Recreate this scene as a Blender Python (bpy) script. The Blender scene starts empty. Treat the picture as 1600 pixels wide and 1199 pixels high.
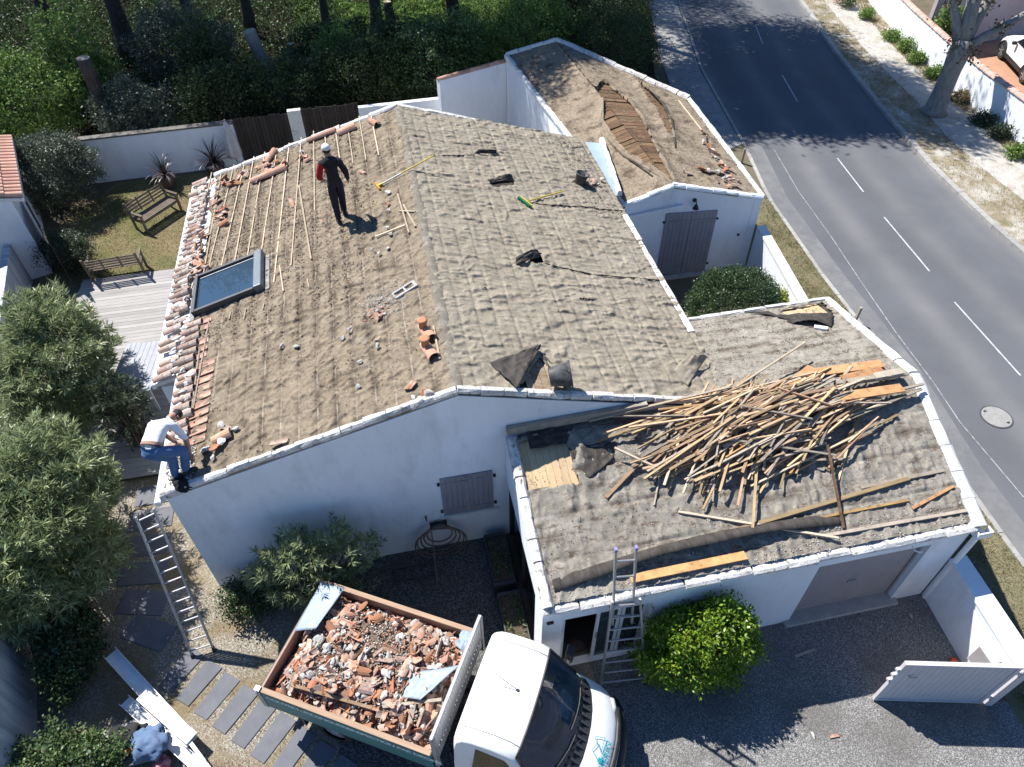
import bpy, bmesh, math, random
import numpy as np
from mathutils import Vector, Matrix, Quaternion

RNG = np.random.default_rng(7)
random.seed(7)
SC = bpy.context.scene
COL = SC.collection

# ------------------------------------------------------------------ camera, sky, sun, exposure
CAM_H = 13.0
F_PX, YAW, PITCH, ROLL = 1115.0, math.radians(11.08), math.radians(45.746), math.radians(-0.698)
_fw = np.array([math.sin(YAW)*math.cos(PITCH), math.cos(YAW)*math.cos(PITCH), -math.sin(PITCH)])
_r0 = np.array([math.cos(YAW), -math.sin(YAW), 0.0])
_u0 = np.cross(_r0, _fw)
_rt = _r0*math.cos(ROLL) + _u0*math.sin(ROLL)
_up = -_r0*math.sin(ROLL) + _u0*math.cos(ROLL)
cam_data = bpy.data.cameras.new('camera')
cam = bpy.data.objects.new('camera', cam_data)
COL.objects.link(cam)
cam_data.sensor_fit = 'HORIZONTAL'
cam_data.sensor_width = 36.0
cam_data.lens = F_PX/1600.0*36.0
cam_data.clip_start = 0.1
cam_data.clip_end = 1000.0
cam.matrix_world = Matrix(((_rt[0], _up[0], -_fw[0], 0), (_rt[1], _up[1], -_fw[1], 0),
                           (_rt[2], _up[2], -_fw[2], CAM_H), (0, 0, 0, 1)))
SC.camera = cam

SUN_TO = Vector((-0.47, 0.585, 1.0)).normalized()
SUN_EL = math.asin(SUN_TO.z)
world = bpy.data.worlds.new('World')
SC.world = world
world.use_nodes = True
wn = world.node_tree
sky = wn.nodes.new('ShaderNodeTexSky')
sky.sky_type = 'NISHITA'
sky.sun_disc = False
sky.sun_elevation = SUN_EL
sky.sun_rotation = math.atan2(SUN_TO.x, SUN_TO.y) % (2*math.pi)
sky.air_density = 1.0
sky.dust_density = 0.0
sky.ozone_density = 10.0
wn.links.new(sky.outputs[0], wn.nodes['Background'].inputs[0])
wn.nodes['Background'].inputs[1].default_value = 0.085
sun_data = bpy.data.lights.new('sun', 'SUN')
sun_data.energy = 5.0
sun_data.angle = math.radians(0.5)
sun_data.color = (1.0, 0.97, 0.925)
sun = bpy.data.objects.new('sun', sun_data)
COL.objects.link(sun)
sun.rotation_euler = SUN_TO.to_track_quat('Z', 'Y').to_euler()
sun.location = (0, 0, 40)
SC.view_settings.view_transform = 'Standard'
SC.view_settings.look = 'None'
SC.view_settings.gamma = 1.0
SC.view_settings.use_curve_mapping = False
SC.view_settings.exposure = 0.85

# ------------------------------------------------------------------ surveying helpers: a sight line met with a real surface
def ray(px, py):
    return _fw*F_PX + _rt*(px-800.0) - _up*(py-599.5)
def at(px, py, z=0.0):
    d = ray(px, py); t = (z-CAM_H)/d[2]
    return np.array([d[0]*t, d[1]*t, z])
def on_plane(px, py, pl, off=0.0):
    # pl = (a, b, c): z = a*x + b*y + c
    a, b, c = pl
    d = ray(px, py)
    t = (c+off-CAM_H)/(d[2]-a*d[0]-b*d[1])
    return np.array([d[0]*t, d[1]*t, CAM_H+d[2]*t])
def plane3(p, q, r):
    n = np.cross(np.subtract(q, p), np.subtract(r, p))
    return (-n[0]/n[2], -n[1]/n[2], (n @ np.array(p, float))/n[2])
def pz(pl, x, y): return pl[0]*x + pl[1]*y + pl[2]

# ------------------------------------------------------------------ noise
_perm = np.random.default_rng(3).permutation(512)
_perm = np.concatenate([_perm, _perm])
_gr = np.stack([np.cos(np.arange(32)*2*np.pi/32), np.sin(np.arange(32)*2*np.pi/32)], 1)
def perlin(x, y, s=0):
    x = np.asarray(x, float)+s*17.31; y = np.asarray(y, float)+s*9.77
    xi = np.floor(x).astype(int); yi = np.floor(y).astype(int)
    xf = x-xi; yf = y-yi
    u = xf*xf*xf*(xf*(xf*6-15)+10); v = yf*yf*yf*(yf*(yf*6-15)+10)
    def g(ix, iy, fx, fy):
        h = _perm[(_perm[ix & 511]+iy) & 511] & 31
        return _gr[h, 0]*fx+_gr[h, 1]*fy
    a = g(xi, yi, xf, yf); b = g(xi+1, yi, xf-1, yf)
    c = g(xi, yi+1, xf, yf-1); d = g(xi+1, yi+1, xf-1, yf-1)
    return (a+u*(b-a))*(1-v)+(c+u*(d-c))*v
def fbm(x, y, s=0, n=3):
    r = 0; a = 1.0
    for k in range(n):
        r = r+a*perlin(np.asarray(x)*2**k, np.asarray(y)*2**k, s+k*5); a *= .5
    return r
def in_poly(x, y, P):
    x = np.asarray(x); y = np.asarray(y); r = np.zeros(x.shape, bool); n = len(P)
    for i in range(n):
        x1, y1 = P[i][0], P[i][1]; x2, y2 = P[(i+1) % n][0], P[(i+1) % n][1]
        c = ((y1 > y) != (y2 > y))
        with np.errstate(divide='ignore', invalid='ignore'):
            r ^= c & (x < (x2-x1)*(y-y1)/(y2-y1+1e-12)+x1)
    return r
def poly_dist(x, y, P):
    d = np.full(np.shape(x), 1e9); n = len(P)
    for i in range(n):
        a = np.array(P[i][:2], float); b = np.array(P[(i+1) % n][:2], float); e = b-a
        t = np.clip(((x-a[0])*e[0]+(y-a[1])*e[1])/(e@e), 0, 1)
        d = np.minimum(d, np.hypot(x-a[0]-t*e[0], y-a[1]-t*e[1]))
    return d

# ------------------------------------------------------------------ materials
MATS = {}
def mat(name, c1, c2=None, scale=6.0, rough=0.85, bump=0.0, bscale=40.0, metal=0.0, rnd=0.0, isl=0.0,
        spots=None, spots2=None, stretch=(1, 1, 1), detail=6.0, spec=0.3, coat=0.0, transl=0.0, contrast=(0.35, 0.65)):
    """procedural surface: two tones by noise, optional speckles/stains, fine relief, per-object and per-piece variation"""
    if name in MATS: return MATS[name]
    m = bpy.data.materials.new(name); MATS[name] = m
    m.use_nodes = True
    t = m.node_tree; N = t.nodes; L = t.links
    b = N['Principled BSDF']
    tc = N.new('ShaderNodeTexCoord')
    mp = N.new('ShaderNodeMapping'); mp.inputs['Scale'].default_value = stretch
    L.new(tc.outputs['Object'], mp.inputs['Vector'])
    vec = mp.outputs['Vector']
    c2 = c2 or tuple(x*0.8 for x in c1)
    nz = N.new('ShaderNodeTexNoise'); nz.inputs['Scale'].default_value = scale; nz.inputs['Detail'].default_value = detail
    nz.inputs['Roughness'].default_value = 0.65
    L.new(vec, nz.inputs['Vector'])
    rp = N.new('ShaderNodeMapRange'); rp.inputs[1].default_value = contrast[0]; rp.inputs[2].default_value = contrast[1]
    L.new(nz.outputs['Fac'], rp.inputs[0])
    mx = N.new('ShaderNodeMix'); mx.data_type = 'RGBA'
    mx.inputs['A'].default_value = (*c1, 1); mx.inputs['B'].default_value = (*c2, 1)
    L.new(rp.outputs[0], mx.inputs['Factor'])
    col = mx.outputs['Result']
    k = 0
    for sp in (spots, spots2):
        if not sp: continue
        k += 1
        # (colour, scale, threshold low, threshold high, strength)
        sc, ss, lo, hi, st = sp
        n2 = N.new('ShaderNodeTexNoise'); n2.inputs['Scale'].default_value = ss; n2.inputs['Detail'].default_value = 5
        n2.inputs['Roughness'].default_value = 0.7
        off = N.new('ShaderNodeMapping'); off.inputs['Location'].default_value = (k*7.7, k*3.1, k*5.5)
        L.new(vec, off.inputs['Vector']); L.new(off.outputs[0], n2.inputs['Vector'])
        r2 = N.new('ShaderNodeMapRange'); r2.inputs[1].default_value = lo; r2.inputs[2].default_value = hi; r2.inputs[4].default_value = st
        L.new(n2.outputs['Fac'], r2.inputs[0])
        m2 = N.new('ShaderNodeMix'); m2.data_type = 'RGBA'; m2.inputs['B'].default_value = (*sc, 1)
        L.new(col, m2.inputs['A']); L.new(r2.outputs[0], m2.inputs['Factor'])
        col = m2.outputs['Result']
    for kind, amt in (('obj', rnd), ('isl', isl)):
        if amt <= 0: continue
        if kind == 'obj':
            src = N.new('ShaderNodeObjectInfo').outputs['Random']
        else:
            src = N.new('ShaderNodeNewGeometry').outputs['Random Per Island']
        hv = N.new('ShaderNodeHueSaturation')
        rr = N.new('ShaderNodeMapRange'); rr.inputs[3].default_value = 1-amt; rr.inputs[4].default_value = 1+amt
        L.new(src, rr.inputs[0]); L.new(rr.outputs[0], hv.inputs['Value'])
        rs = N.new('ShaderNodeMath'); rs.operation = 'MULTIPLY_ADD'; rs.inputs[1].default_value = -amt*0.08; rs.inputs[2].default_value = 0.5+amt*0.04
        mm = N.new('ShaderNodeMath'); mm.operation = 'FRACT'
        m7 = N.new('ShaderNodeMath'); m7.operation = 'MULTIPLY'; m7.inputs[1].default_value = 7.13
        L.new(src, m7.inputs[0]); L.new(m7.outputs[0], mm.inputs[0]); L.new(mm.outputs[0], rs.inputs[0])
        L.new(rs.outputs[0], hv.inputs['Hue'])
        L.new(col, hv.inputs['Color']); col = hv.outputs['Color']
    L.new(col, b.inputs['Base Color'])
    b.inputs['Roughness'].default_value = rough
    b.inputs['Metallic'].default_value = metal
    b.inputs['Specular IOR Level'].default_value = spec
    b.inputs['Coat Weight'].default_value = coat
    if bump > 0:
        n3 = N.new('ShaderNodeTexNoise'); n3.inputs['Scale'].default_value = bscale; n3.inputs['Detail'].default_value = 6
        L.new(vec, n3.inputs['Vector'])
        bp = N.new('ShaderNodeBump'); bp.inputs['Strength'].default_value = 1.0; bp.inputs['Distance'].default_value = bump
        L.new(n3.outputs['Fac'], bp.inputs['Height']); L.new(bp.outputs[0], b.inputs['Normal'])
    if transl > 0:
        tr = N.new('ShaderNodeBsdfTranslucent'); L.new(col, tr.inputs['Color'])
        ms = N.new('ShaderNodeMixShader'); ms.inputs[0].default_value = transl
        L.new(b.outputs[0], ms.inputs[1]); L.new(tr.outputs[0], ms.inputs[2])
        L.new(ms.outputs[0], N['Material Output'].inputs['Surface'])
    return m
def gravel_mat(name, cols, scale, rough=0.9, bump=0.01, big=None):
    """exposed aggregate: each voronoi cell is one stone with its own tone"""
    m = bpy.data.materials.new(name); MATS[name] = m
    m.use_nodes = True
    t = m.node_tree; N = t.nodes; L = t.links; b = N['Principled BSDF']
    tc = N.new('ShaderNodeTexCoord')
    vo = N.new('ShaderNodeTexVoronoi'); vo.inputs['Scale'].default_value = scale
    L.new(tc.outputs['Object'], vo.inputs['Vector'])
    sp = N.new('ShaderNodeSeparateColor'); L.new(vo.outputs['Color'], sp.inputs[0])
    cr = N.new('ShaderNodeValToRGB')
    e = cr.color_ramp.elements
    e[0].position = 0; e[0].color = (*cols[0], 1); e[1].position = 1; e[1].color = (*cols[-1], 1)
    for i, c in enumerate(cols[1:-1]):
        q = e.new((i+1)/(len(cols)-1)); q.color = (*c, 1)
    L.new(sp.outputs[0], cr.inputs[0])
    col = cr.outputs[0]
    if big:
        nz = N.new('ShaderNodeTexNoise'); nz.inputs['Scale'].default_value = big[1]; nz.inputs['Detail'].default_value = 6
        L.new(tc.outputs['Object'], nz.inputs['Vector'])
        r = N.new('ShaderNodeMapRange'); r.inputs[1].default_value = .42; r.inputs[2].default_value = .62; r.inputs[4].default_value = big[2]
        L.new(nz.outputs['Fac'], r.inputs[0])
        mx = N.new('ShaderNodeMix'); mx.data_type = 'RGBA'; mx.inputs['B'].default_value = (*big[0], 1)
        L.new(col, mx.inputs['A']); L.new(r.outputs[0], mx.inputs['Factor']); col = mx.outputs['Result']
    L.new(col, b.inputs['Base Color'])
    b.inputs['Roughness'].default_value = rough; b.inputs['Specular IOR Level'].default_value = 0.25
    bp = N.new('ShaderNodeBump'); bp.inputs['Distance'].default_value = bump; bp.inputs['Strength'].default_value = 1
    inv = N.new('ShaderNodeMath'); inv.operation = 'SUBTRACT'; inv.inputs[0].default_value = 1
    L.new(vo.outputs['Distance'], inv.inputs[1]); L.new(inv.outputs[0], bp.inputs['Height']); L.new(bp.outputs[0], b.inputs['Normal'])
    return m
def glass_mat(name, tint=(0.02, 0.03, 0.035), clear=0.5, rough=0.03):
    m = bpy.data.materials.new(name); MATS[name] = m
    m.use_nodes = True
    t = m.node_tree; N = t.nodes; L = t.links; b = N['Principled BSDF']
    b.inputs['Base Color'].default_value = (*tint, 1); b.inputs['Roughness'].default_value = rough
    b.inputs['Specular IOR Level'].default_value = 0.8
    nz = N.new('ShaderNodeTexNoise'); nz.inputs['Scale'].default_value = 1.5
    bp = N.new('ShaderNodeBump'); bp.inputs['Distance'].default_value = 0.01; bp.inputs['Strength'].default_value = .3
    L.new(nz.outputs['Fac'], bp.inputs['Height']); L.new(bp.outputs[0], b.inputs['Normal'])
    tr = N.new('ShaderNodeBsdfTransparent'); ms = N.new('ShaderNodeMixShader'); ms.inputs[0].default_value = clear
    L.new(b.outputs[0], ms.inputs[1]); L.new(tr.outputs[0], ms.inputs[2])
    L.new(ms.outputs[0], N['Material Output'].inputs['Surface'])
    return m

M_white = mat('white_render', (0.77, 0.80, 0.84), (0.69, 0.715, 0.745), 1.0, 0.9, 0.004, 90, spots=((0.46, 0.465, 0.46), 1.5, .54, .80, .6), spots2=((0.56, 0.565, 0.56), 7, .57, .74, .45), stretch=(1, 1, .35), spec=.15)  # cool cast: the blue of open shade is put into the white
M_cope = mat('dirty_white_coping', (0.66, 0.66, 0.645), (0.50, 0.495, 0.475), 3, 0.9, 0.006, 60, spots=((0.22, 0.21, 0.19), 6, .57, .70, .6), spec=.15)
M_whiteold = mat('weathered_white_render', (0.72, 0.71, 0.68), (0.60, 0.59, 0.56), 2.0, 0.92, 0.006, 60, spots=((0.22, 0.21, 0.19), 5.0, .56, .70, .55), spec=.15)
M_streak = mat('streaked_render', (0.55, 0.57, 0.60), (0.30, 0.32, 0.36), 2.2, 0.9, 0.004, 60, stretch=(1, 3.0, .25), spec=.15)
M_mortar = mat('lime_mortar', (0.68, 0.665, 0.635), (0.48, 0.46, 0.43), 7, 0.95, 0.014, 40, spots=((0.15, 0.135, 0.115), 9, .545, .66, .85), spec=.1)
M_lump = mat('mortar_lump', (0.62, 0.60, 0.56), (0.40, 0.38, 0.35), 12, 0.95, 0.01, 60, rnd=.25, spec=.1)
M_tile = mat('terracotta', (0.47, 0.225, 0.14), (0.43, 0.275, 0.20), 7, 0.9, 0.003, 80, rnd=.25, spots=((0.52, 0.44, 0.385), 5, .50, .68, .75), spots2=((0.10, 0.085, 0.075), 14, .58, .72, .6), spec=.15)
M_oldtile = mat('lichened_terracotta', (0.40, 0.26, 0.20), (0.44, 0.36, 0.30), 5, 0.93, 0.004, 60, rnd=.25, spots=((0.12, 0.105, 0.095), 7, .50, .66, .85), spots2=((0.60, 0.56, 0.51), 6, .55, .68, .75), spec=.12)
M_pan = mat('pink_pan_tile', (0.46, 0.285, 0.21), (0.42, 0.235, 0.165), 6, 0.9, 0.003, 60, rnd=.16, spots=((0.50, 0.42, 0.36), 5, .54, .70, .6), spots2=((0.15, 0.12, 0.1), 9, .60, .72, .5), spec=.12)
M_brighttile = mat('new_terracotta', (0.4, 0.176, 0.096), (0.336, 0.16, 0.096), 9, 0.85, 0.002, 80, rnd=.2, spec=.2)
M_felt = mat('roofing_felt_brown', (0.248, 0.202, 0.145), (0.172, 0.139, 0.099), 1.6, 0.95, 0.006, 55, spots=((0.095, 0.075, 0.056), 5.0, .55, .68, .75), spots2=((0.34, 0.30, 0.24), 3.2, .54, .74, .55), spec=.1, contrast=(.3, .7))
M_feltg = mat('roofing_felt_grey', (0.300, 0.263, 0.204), (0.225, 0.195, 0.150), 1.6, 0.95, 0.005, 55, spots=((0.15, 0.125, 0.095), 3.0, .54, .74, .6), spots2=((0.36, 0.33, 0.275), 3.2, .56, .74, .5), spec=.1, contrast=(.3, .7))
M_feltgar = mat('roofing_felt_ash', (0.275, 0.25, 0.21), (0.205, 0.185, 0.15), 2.4, 0.9, 0.006, 50, spots=((0.09, 0.062, 0.045), 6.0, .56, .64, .75), spots2=((0.38, 0.36, 0.32), 5, .58, .74, .45), stretch=(.6, 1.4, 1), spec=.15)
M_feltann = mat('roofing_felt_muddy', (0.265, 0.215, 0.155), (0.205, 0.165, 0.12), 1.6, 0.95, 0.008, 50, spots=((0.085, 0.062, 0.045), 2.6, .50, .64, .85), spots2=((0.33, 0.30, 0.25), 6, .58, .74, .55), spec=.1)
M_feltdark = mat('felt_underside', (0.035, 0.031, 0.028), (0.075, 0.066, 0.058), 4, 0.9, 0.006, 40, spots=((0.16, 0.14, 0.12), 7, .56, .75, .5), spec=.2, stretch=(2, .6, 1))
M_lath = mat('old_lath', (0.47, 0.325, 0.19), (0.33, 0.215, 0.125), 3, 0.85, 0.002, 60, rnd=.42, stretch=(.6, 5, 5), spots=((0.13, 0.09, 0.06), 7, .56, .70, .7), spots2=((0.52, 0.44, 0.35), 4, .55, .7, .6), spec=.2)
M_lathgrey = mat('weathered_lath', (0.36, 0.31, 0.25), (0.25, 0.21, 0.17), 5, 0.9, 0.002, 60, rnd=.25, spots=((0.10, 0.08, 0.06), 12, .58, .7, .6), spec=.15)
M_lathpale = mat('pale_lath', (0.52, 0.43, 0.32), (0.42, 0.335, 0.24), 5, 0.88, 0.002, 60, rnd=.25, spots=((0.2, 0.16, 0.12), 8, .58, .7, .6), spec=.15)
M_pine = mat('new_pine_board', (0.54, 0.40, 0.24), (0.47, 0.34, 0.20), 3, 0.75, 0.001, 60, rnd=.10, stretch=(5, .8, 1), spots=((0.28, 0.16, 0.08), 5, .68, .74, .8), spec=.2)
M_oldboard = mat('old_roof_board', (0.215, 0.135, 0.075), (0.10, 0.062, 0.037), 3, 0.85, 0.004, 40, rnd=.3, stretch=(1, 5, 1), spots=((0.05, 0.035, 0.025), 6, .54, .68, .8), spec=.2)
M_bareboard = mat('weathered_roof_board', (0.38, 0.31, 0.235), (0.24, 0.15, 0.08), 4, 0.88, 0.003, 40, rnd=.2, stretch=(1, 4, 1), spec=.2)
M_orangeboard = mat('orange_board', (0.47, 0.275, 0.125), (0.34, 0.185, 0.08), 3, 0.75, 0.002, 50, rnd=.25, stretch=(1.5, 1.5, 5), spots=((0.14, 0.085, 0.045), 6, .54, .68, .75), spec=.25)
M_zinc = mat('zinc_sheet', (0.27, 0.33, 0.40), (0.22, 0.275, 0.34), 3, 0.6, 0.004, 6, metal=.15, spec=.4, spots=((0.36, 0.36, 0.35), 4, .56, .7, .6))  # blue of the reflected sky is put into the base colour
M_alu = mat('aluminium', (0.42, 0.42, 0.43), (0.33, 0.33, 0.34), 8, 0.5, 0, 1, metal=.6, spec=.5)
M_whitemetal = mat('white_painted_metal', (0.80, 0.80, 0.79), (0.74, 0.74, 0.73), 3, 0.35, 0, 1, spec=.45, coat=.15)
M_pvc = mat('white_plastic', (0.80, 0.80, 0.80), (0.70, 0.70, 0.69), 4, 0.5, 0, 1, spots=((0.45, 0.44, 0.42), 6, .6, .75, .5))
M_shutter = mat('grey_mauve_paint', (0.27, 0.265, 0.29), (0.225, 0.22, 0.245), 3, 0.65, 0.001, 60, spec=.25)
M_garagedoor = mat('taupe_paint', (0.33, 0.30, 0.30), (0.29, 0.265, 0.265), 2, 0.6, 0, 1, spec=.3)
M_gate = mat('lilac_grey_paint', (0.55, 0.53, 0.545), (0.50, 0.485, 0.50), 3, 0.55, 0, 1, spec=.3)
M_black = mat('black_plastic', (0.018, 0.018, 0.019), (0.03, 0.03, 0.03), 8, 0.5, 0, 1, spec=.4)
M_rubber = mat('tyre_rubber', (0.02, 0.02, 0.02), (0.03, 0.029, 0.028), 9, 0.85, 0.002, 60)
M_darkmetal = mat('dark_grey_metal', (0.035, 0.037, 0.04), (0.05, 0.052, 0.056), 5, 0.55, 0, 1, spec=.5)
M_cover = mat('blue_grey_metal', (0.13, 0.155, 0.17), (0.11, 0.13, 0.145), 4, 0.4, 0, 1, metal=.3, spec=.5)
M_iron = mat('black_iron', (0.015, 0.015, 0.016), (0.03, 0.028, 0.027), 9, 0.6, 0, 1)
M_teal = mat('teal_paint', (0.02, 0.17, 0.175), (0.018, 0.15, 0.155), 4, 0.45, 0, 1, spec=.4)
M_letter = mat('pale_lettering', (0.62, 0.78, 0.78), (0.56, 0.72, 0.72), 4, 0.5)
M_tealmark = mat('teal_lettering', (0.03, 0.40, 0.42), (0.03, 0.36, 0.38), 4, 0.4)
M_deck = mat('silver_deck_board', (0.36, 0.345, 0.325), (0.29, 0.275, 0.26), 4, 0.85, 0.002, 60, rnd=.14, stretch=(.5, 6, 1), spec=.12)
M_teak = mat('weathered_teak', (0.19, 0.155, 0.12), (0.13, 0.105, 0.08), 5, 0.85, 0.002, 60, rnd=.12, spec=.15)
M_table = mat('grey_table_slat', (0.36, 0.37, 0.40), (0.31, 0.32, 0.35), 4, 0.7, 0, 1, spec=.2)
M_fence = mat('dark_brown_fence', (0.062, 0.05, 0.042), (0.042, 0.034, 0.03), 5, 0.9, 0.003, 40, rnd=.2, stretch=(3, 3, .5), spec=.15)
M_slab = mat('slate_paver', (0.15, 0.154, 0.169), (0.124, 0.128, 0.143), 4, 0.85, 0.002, 80, rnd=.08, spots=((0.21, 0.206, 0.203), 20, .6, .72, .5), spec=.2)
M_soil = mat('dark_soil', (0.07, 0.055, 0.04), (0.11, 0.09, 0.07), 8, 0.97, 0.02, 40, spots=((0.25, 0.22, 0.19), 40, .62, .7, .7), spec=.05)
M_rubsoil = mat('rubble_soil', (0.17, 0.135, 0.105), (0.11, 0.085, 0.065), 10, 0.97, 0.02, 50, spots=((0.35, 0.31, 0.27), 40, .60, .68, .8), spec=.05)
M_concrete = mat('concrete', (0.40, 0.39, 0.37), (0.32, 0.31, 0.29), 6, 0.9, 0.004, 60, spots=((0.22, 0.21, 0.2), 9, .58, .72, .5), spec=.15)
M_kerb = mat('kerb_concrete', (0.36, 0.35, 0.33), (0.28, 0.27, 0.25), 5, 0.9, 0.004, 60, rnd=.12, spots=((0.14, 0.13, 0.11), 9, .56, .7, .6), spec=.15)
M_bark = mat('grey_bark', (0.30, 0.285, 0.26), (0.20, 0.185, 0.165), 5, 0.95, 0.02, 14, stretch=(2.5, 2.5, .6), spots=((0.12, 0.105, 0.09), 8, .54, .68, .7), spec=.1)
M_pinebark = mat('pine_bark', (0.10, 0.082, 0.068), (0.05, 0.04, 0.034), 5, 0.95, 0.03, 10, stretch=(2.5, 2.5, .6), spec=.1)
M_cutwood = mat('cut_wood', (0.46, 0.40, 0.30), (0.36, 0.30, 0.22), 9, 0.9, 0.002, 40, spec=.1)
M_stem = mat('shrub_stem', (0.13, 0.10, 0.075), (0.09, 0.07, 0.055), 9, 0.9, 0.003, 40, spec=.1)
M_floorter = mat('terracotta_paving', (0.43, 0.235, 0.15), (0.36, 0.20, 0.13), 3, 0.85, 0.002, 40, spec=.2)
M_mauve = mat('mauve_render', (0.42, 0.38, 0.39), (0.38, 0.34, 0.35), 2, 0.9, 0.003, 60, spec=.15)
def leafmat(n, a, b, rough=.45, isl=.45, tr=.22, spec=.45): return mat(n, a, b, 3, rough, 0, 1, isl=isl, transl=tr, spec=spec, contrast=(.4, .6))
L_ole = leafmat('oleander_leaf', (0.31, 0.36, 0.18), (0.19, 0.24, 0.11), .40, tr=.32)
L_oled = leafmat('shaded_oleander_leaf', (0.06, 0.09, 0.045), (0.05, 0.07, 0.04), .45)  # darker copy of the oleander leaf, shade put into the colour
L_box = leafmat('clipped_leaf', (0.035, 0.07, 0.022), (0.05, 0.085, 0.03), .4)
L_pit = leafmat('grey_green_leaf', (0.10, 0.125, 0.085), (0.075, 0.095, 0.06), .5)
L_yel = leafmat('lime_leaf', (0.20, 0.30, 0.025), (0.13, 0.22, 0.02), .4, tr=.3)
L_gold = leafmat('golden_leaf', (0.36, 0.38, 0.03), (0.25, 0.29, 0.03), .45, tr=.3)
L_wood = leafmat('shaded_woodland_leaf', (0.065, 0.10, 0.033), (0.045, 0.07, 0.025), .55, spec=.25, isl=.55)  # darker woodland green, the shade under the trees put into the colour
L_bright = leafmat('sunny_leaf', (0.19, 0.28, 0.065), (0.12, 0.20, 0.05), .55, tr=.3, spec=.25)  # lighter green with sunlight put in for sunlit woodland; wall-foot plants share it
L_fresh = leafmat('fresh_leaf', (0.10, 0.16, 0.05), (0.08, 0.13, 0.05), .5, tr=.3)
L_pine = leafmat('pine_needle', (0.04, 0.065, 0.025), (0.03, 0.05, 0.02), .6, tr=.1)
L_dry = leafmat('dry_grass_blade', (0.36, 0.29, 0.16), (0.25, 0.21, 0.11), .8, tr=.2, spec=.1)
L_grass = leafmat('grass_blade', (0.15, 0.175, 0.065), (0.22, 0.20, 0.10), .8, tr=.2, spec=.1)
L_red = leafmat('reddish_leaf', (0.22, 0.10, 0.075), (0.16, 0.10, 0.06), .6)
L_flower = leafmat('orange_flower', (0.5, 0.11, 0.04), (0.4, 0.12, 0.06), .6)
L_cord = leafmat('bronze_strap_leaf', (0.035, 0.02, 0.022), (0.05, 0.03, 0.03), .4)

def lath_dirt(m, pitch, x0, axis, dirt, pale, lo, hi, pos=None):
    """grit gathered along the old lath lines and the pale line each lath left"""
    t = m.node_tree; N = t.nodes; L = t.links; b = N['Principled BSDF']
    src = b.inputs['Base Color'].links[0].from_socket
    tc = N.new('ShaderNodeTexCoord'); sx = N.new('ShaderNodeSeparateXYZ'); L.new(tc.outputs['Object'], sx.inputs[0])
    wob = N.new('ShaderNodeTexNoise'); wob.inputs['Scale'].default_value = 1.1; L.new(tc.outputs['Object'], wob.inputs['Vector'])
    def mth(op, a, b_=None, c=None):
        n = N.new('ShaderNodeMath'); n.operation = op
        for k, v in enumerate((a, b_, c)):
            if v is None: continue
            if isinstance(v, (int, float)): n.inputs[k].default_value = v
            else: L.new(v, n.inputs[k])
        return n.outputs[0]
    x = mth('MULTIPLY_ADD', wob.outputs['Fac'], .05, sx.outputs[axis])
    f = mth('FRACT', mth('MULTIPLY_ADD', x, 1/pitch, x0/pitch+.5+100-.025/pitch))
    d = mth('MULTIPLY', mth('ABSOLUTE', mth('SUBTRACT', f, .5)), pitch)
    def band(r0, r1, col, scale, lo_, hi_, st, src):
        n = N.new('ShaderNodeTexNoise'); n.inputs['Scale'].default_value = scale; n.inputs['Detail'].default_value = 7; n.inputs['Roughness'].default_value = .75
        mp = N.new('ShaderNodeMapping'); mp.inputs['Location'].default_value = (scale, 2.2, 0); L.new(tc.outputs['Object'], mp.inputs['Vector']); L.new(mp.outputs[0], n.inputs['Vector'])
        a = N.new('ShaderNodeMapRange'); a.inputs[1].default_value = r1; a.inputs[2].default_value = r0; L.new(d, a.inputs[0])
        c = N.new('ShaderNodeMapRange'); c.inputs[1].default_value = lo_; c.inputs[2].default_value = hi_; L.new(n.outputs['Fac'], c.inputs[0])
        mk = mth('MULTIPLY', mth('MULTIPLY', a.outputs[0], c.outputs[0]), st)
        mx = N.new('ShaderNodeMix'); mx.data_type = 'RGBA'; mx.inputs['B'].default_value = (*col, 1); L.new(src, mx.inputs['A']); L.new(mk, mx.inputs['Factor']); return mx.outputs['Result']
    src = band(.02, .115, dirt, 1.7, lo, hi, .85, src)
    src = band(.008, .016, pale, 1.3, .44, .62, .42, src)
    L.new(src, b.inputs['Base Color'])
def crease_bump(m, scale, dist, stretch, rot):
    t = m.node_tree; N = t.nodes; L = t.links; b = N['Principled BSDF']
    tc = N.new('ShaderNodeTexCoord'); prev = b.inputs['Normal'].links[0].from_socket
    for k, (sc_, rt_, d_) in enumerate(((scale, rot, dist), (scale*1.35, -rot*1.3, dist*.8))):
        mp = N.new('ShaderNodeMapping'); mp.inputs['Scale'].default_value = stretch; mp.inputs['Rotation'].default_value = (0, 0, rt_); mp.inputs['Location'].default_value = (k*5.3, k*2.1, 0)
        L.new(tc.outputs['Object'], mp.inputs['Vector'])
        n = N.new('ShaderNodeTexNoise'); n.noise_type = 'RIDGED_MULTIFRACTAL'; n.inputs['Scale'].default_value = sc_; n.inputs['Detail'].default_value = 2.5; n.inputs['Roughness'].default_value = .45; n.inputs['Distortion'].default_value = .6
        L.new(mp.outputs[0], n.inputs['Vector'])
        bp = N.new('ShaderNodeBump'); bp.inputs['Strength'].default_value = .9; bp.inputs['Distance'].default_value = d_
        L.new(n.outputs['Fac'], bp.inputs['Height']); L.new(prev, bp.inputs['Normal']); prev = bp.outputs[0]
    L.new(prev, b.inputs['Normal'])
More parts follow.
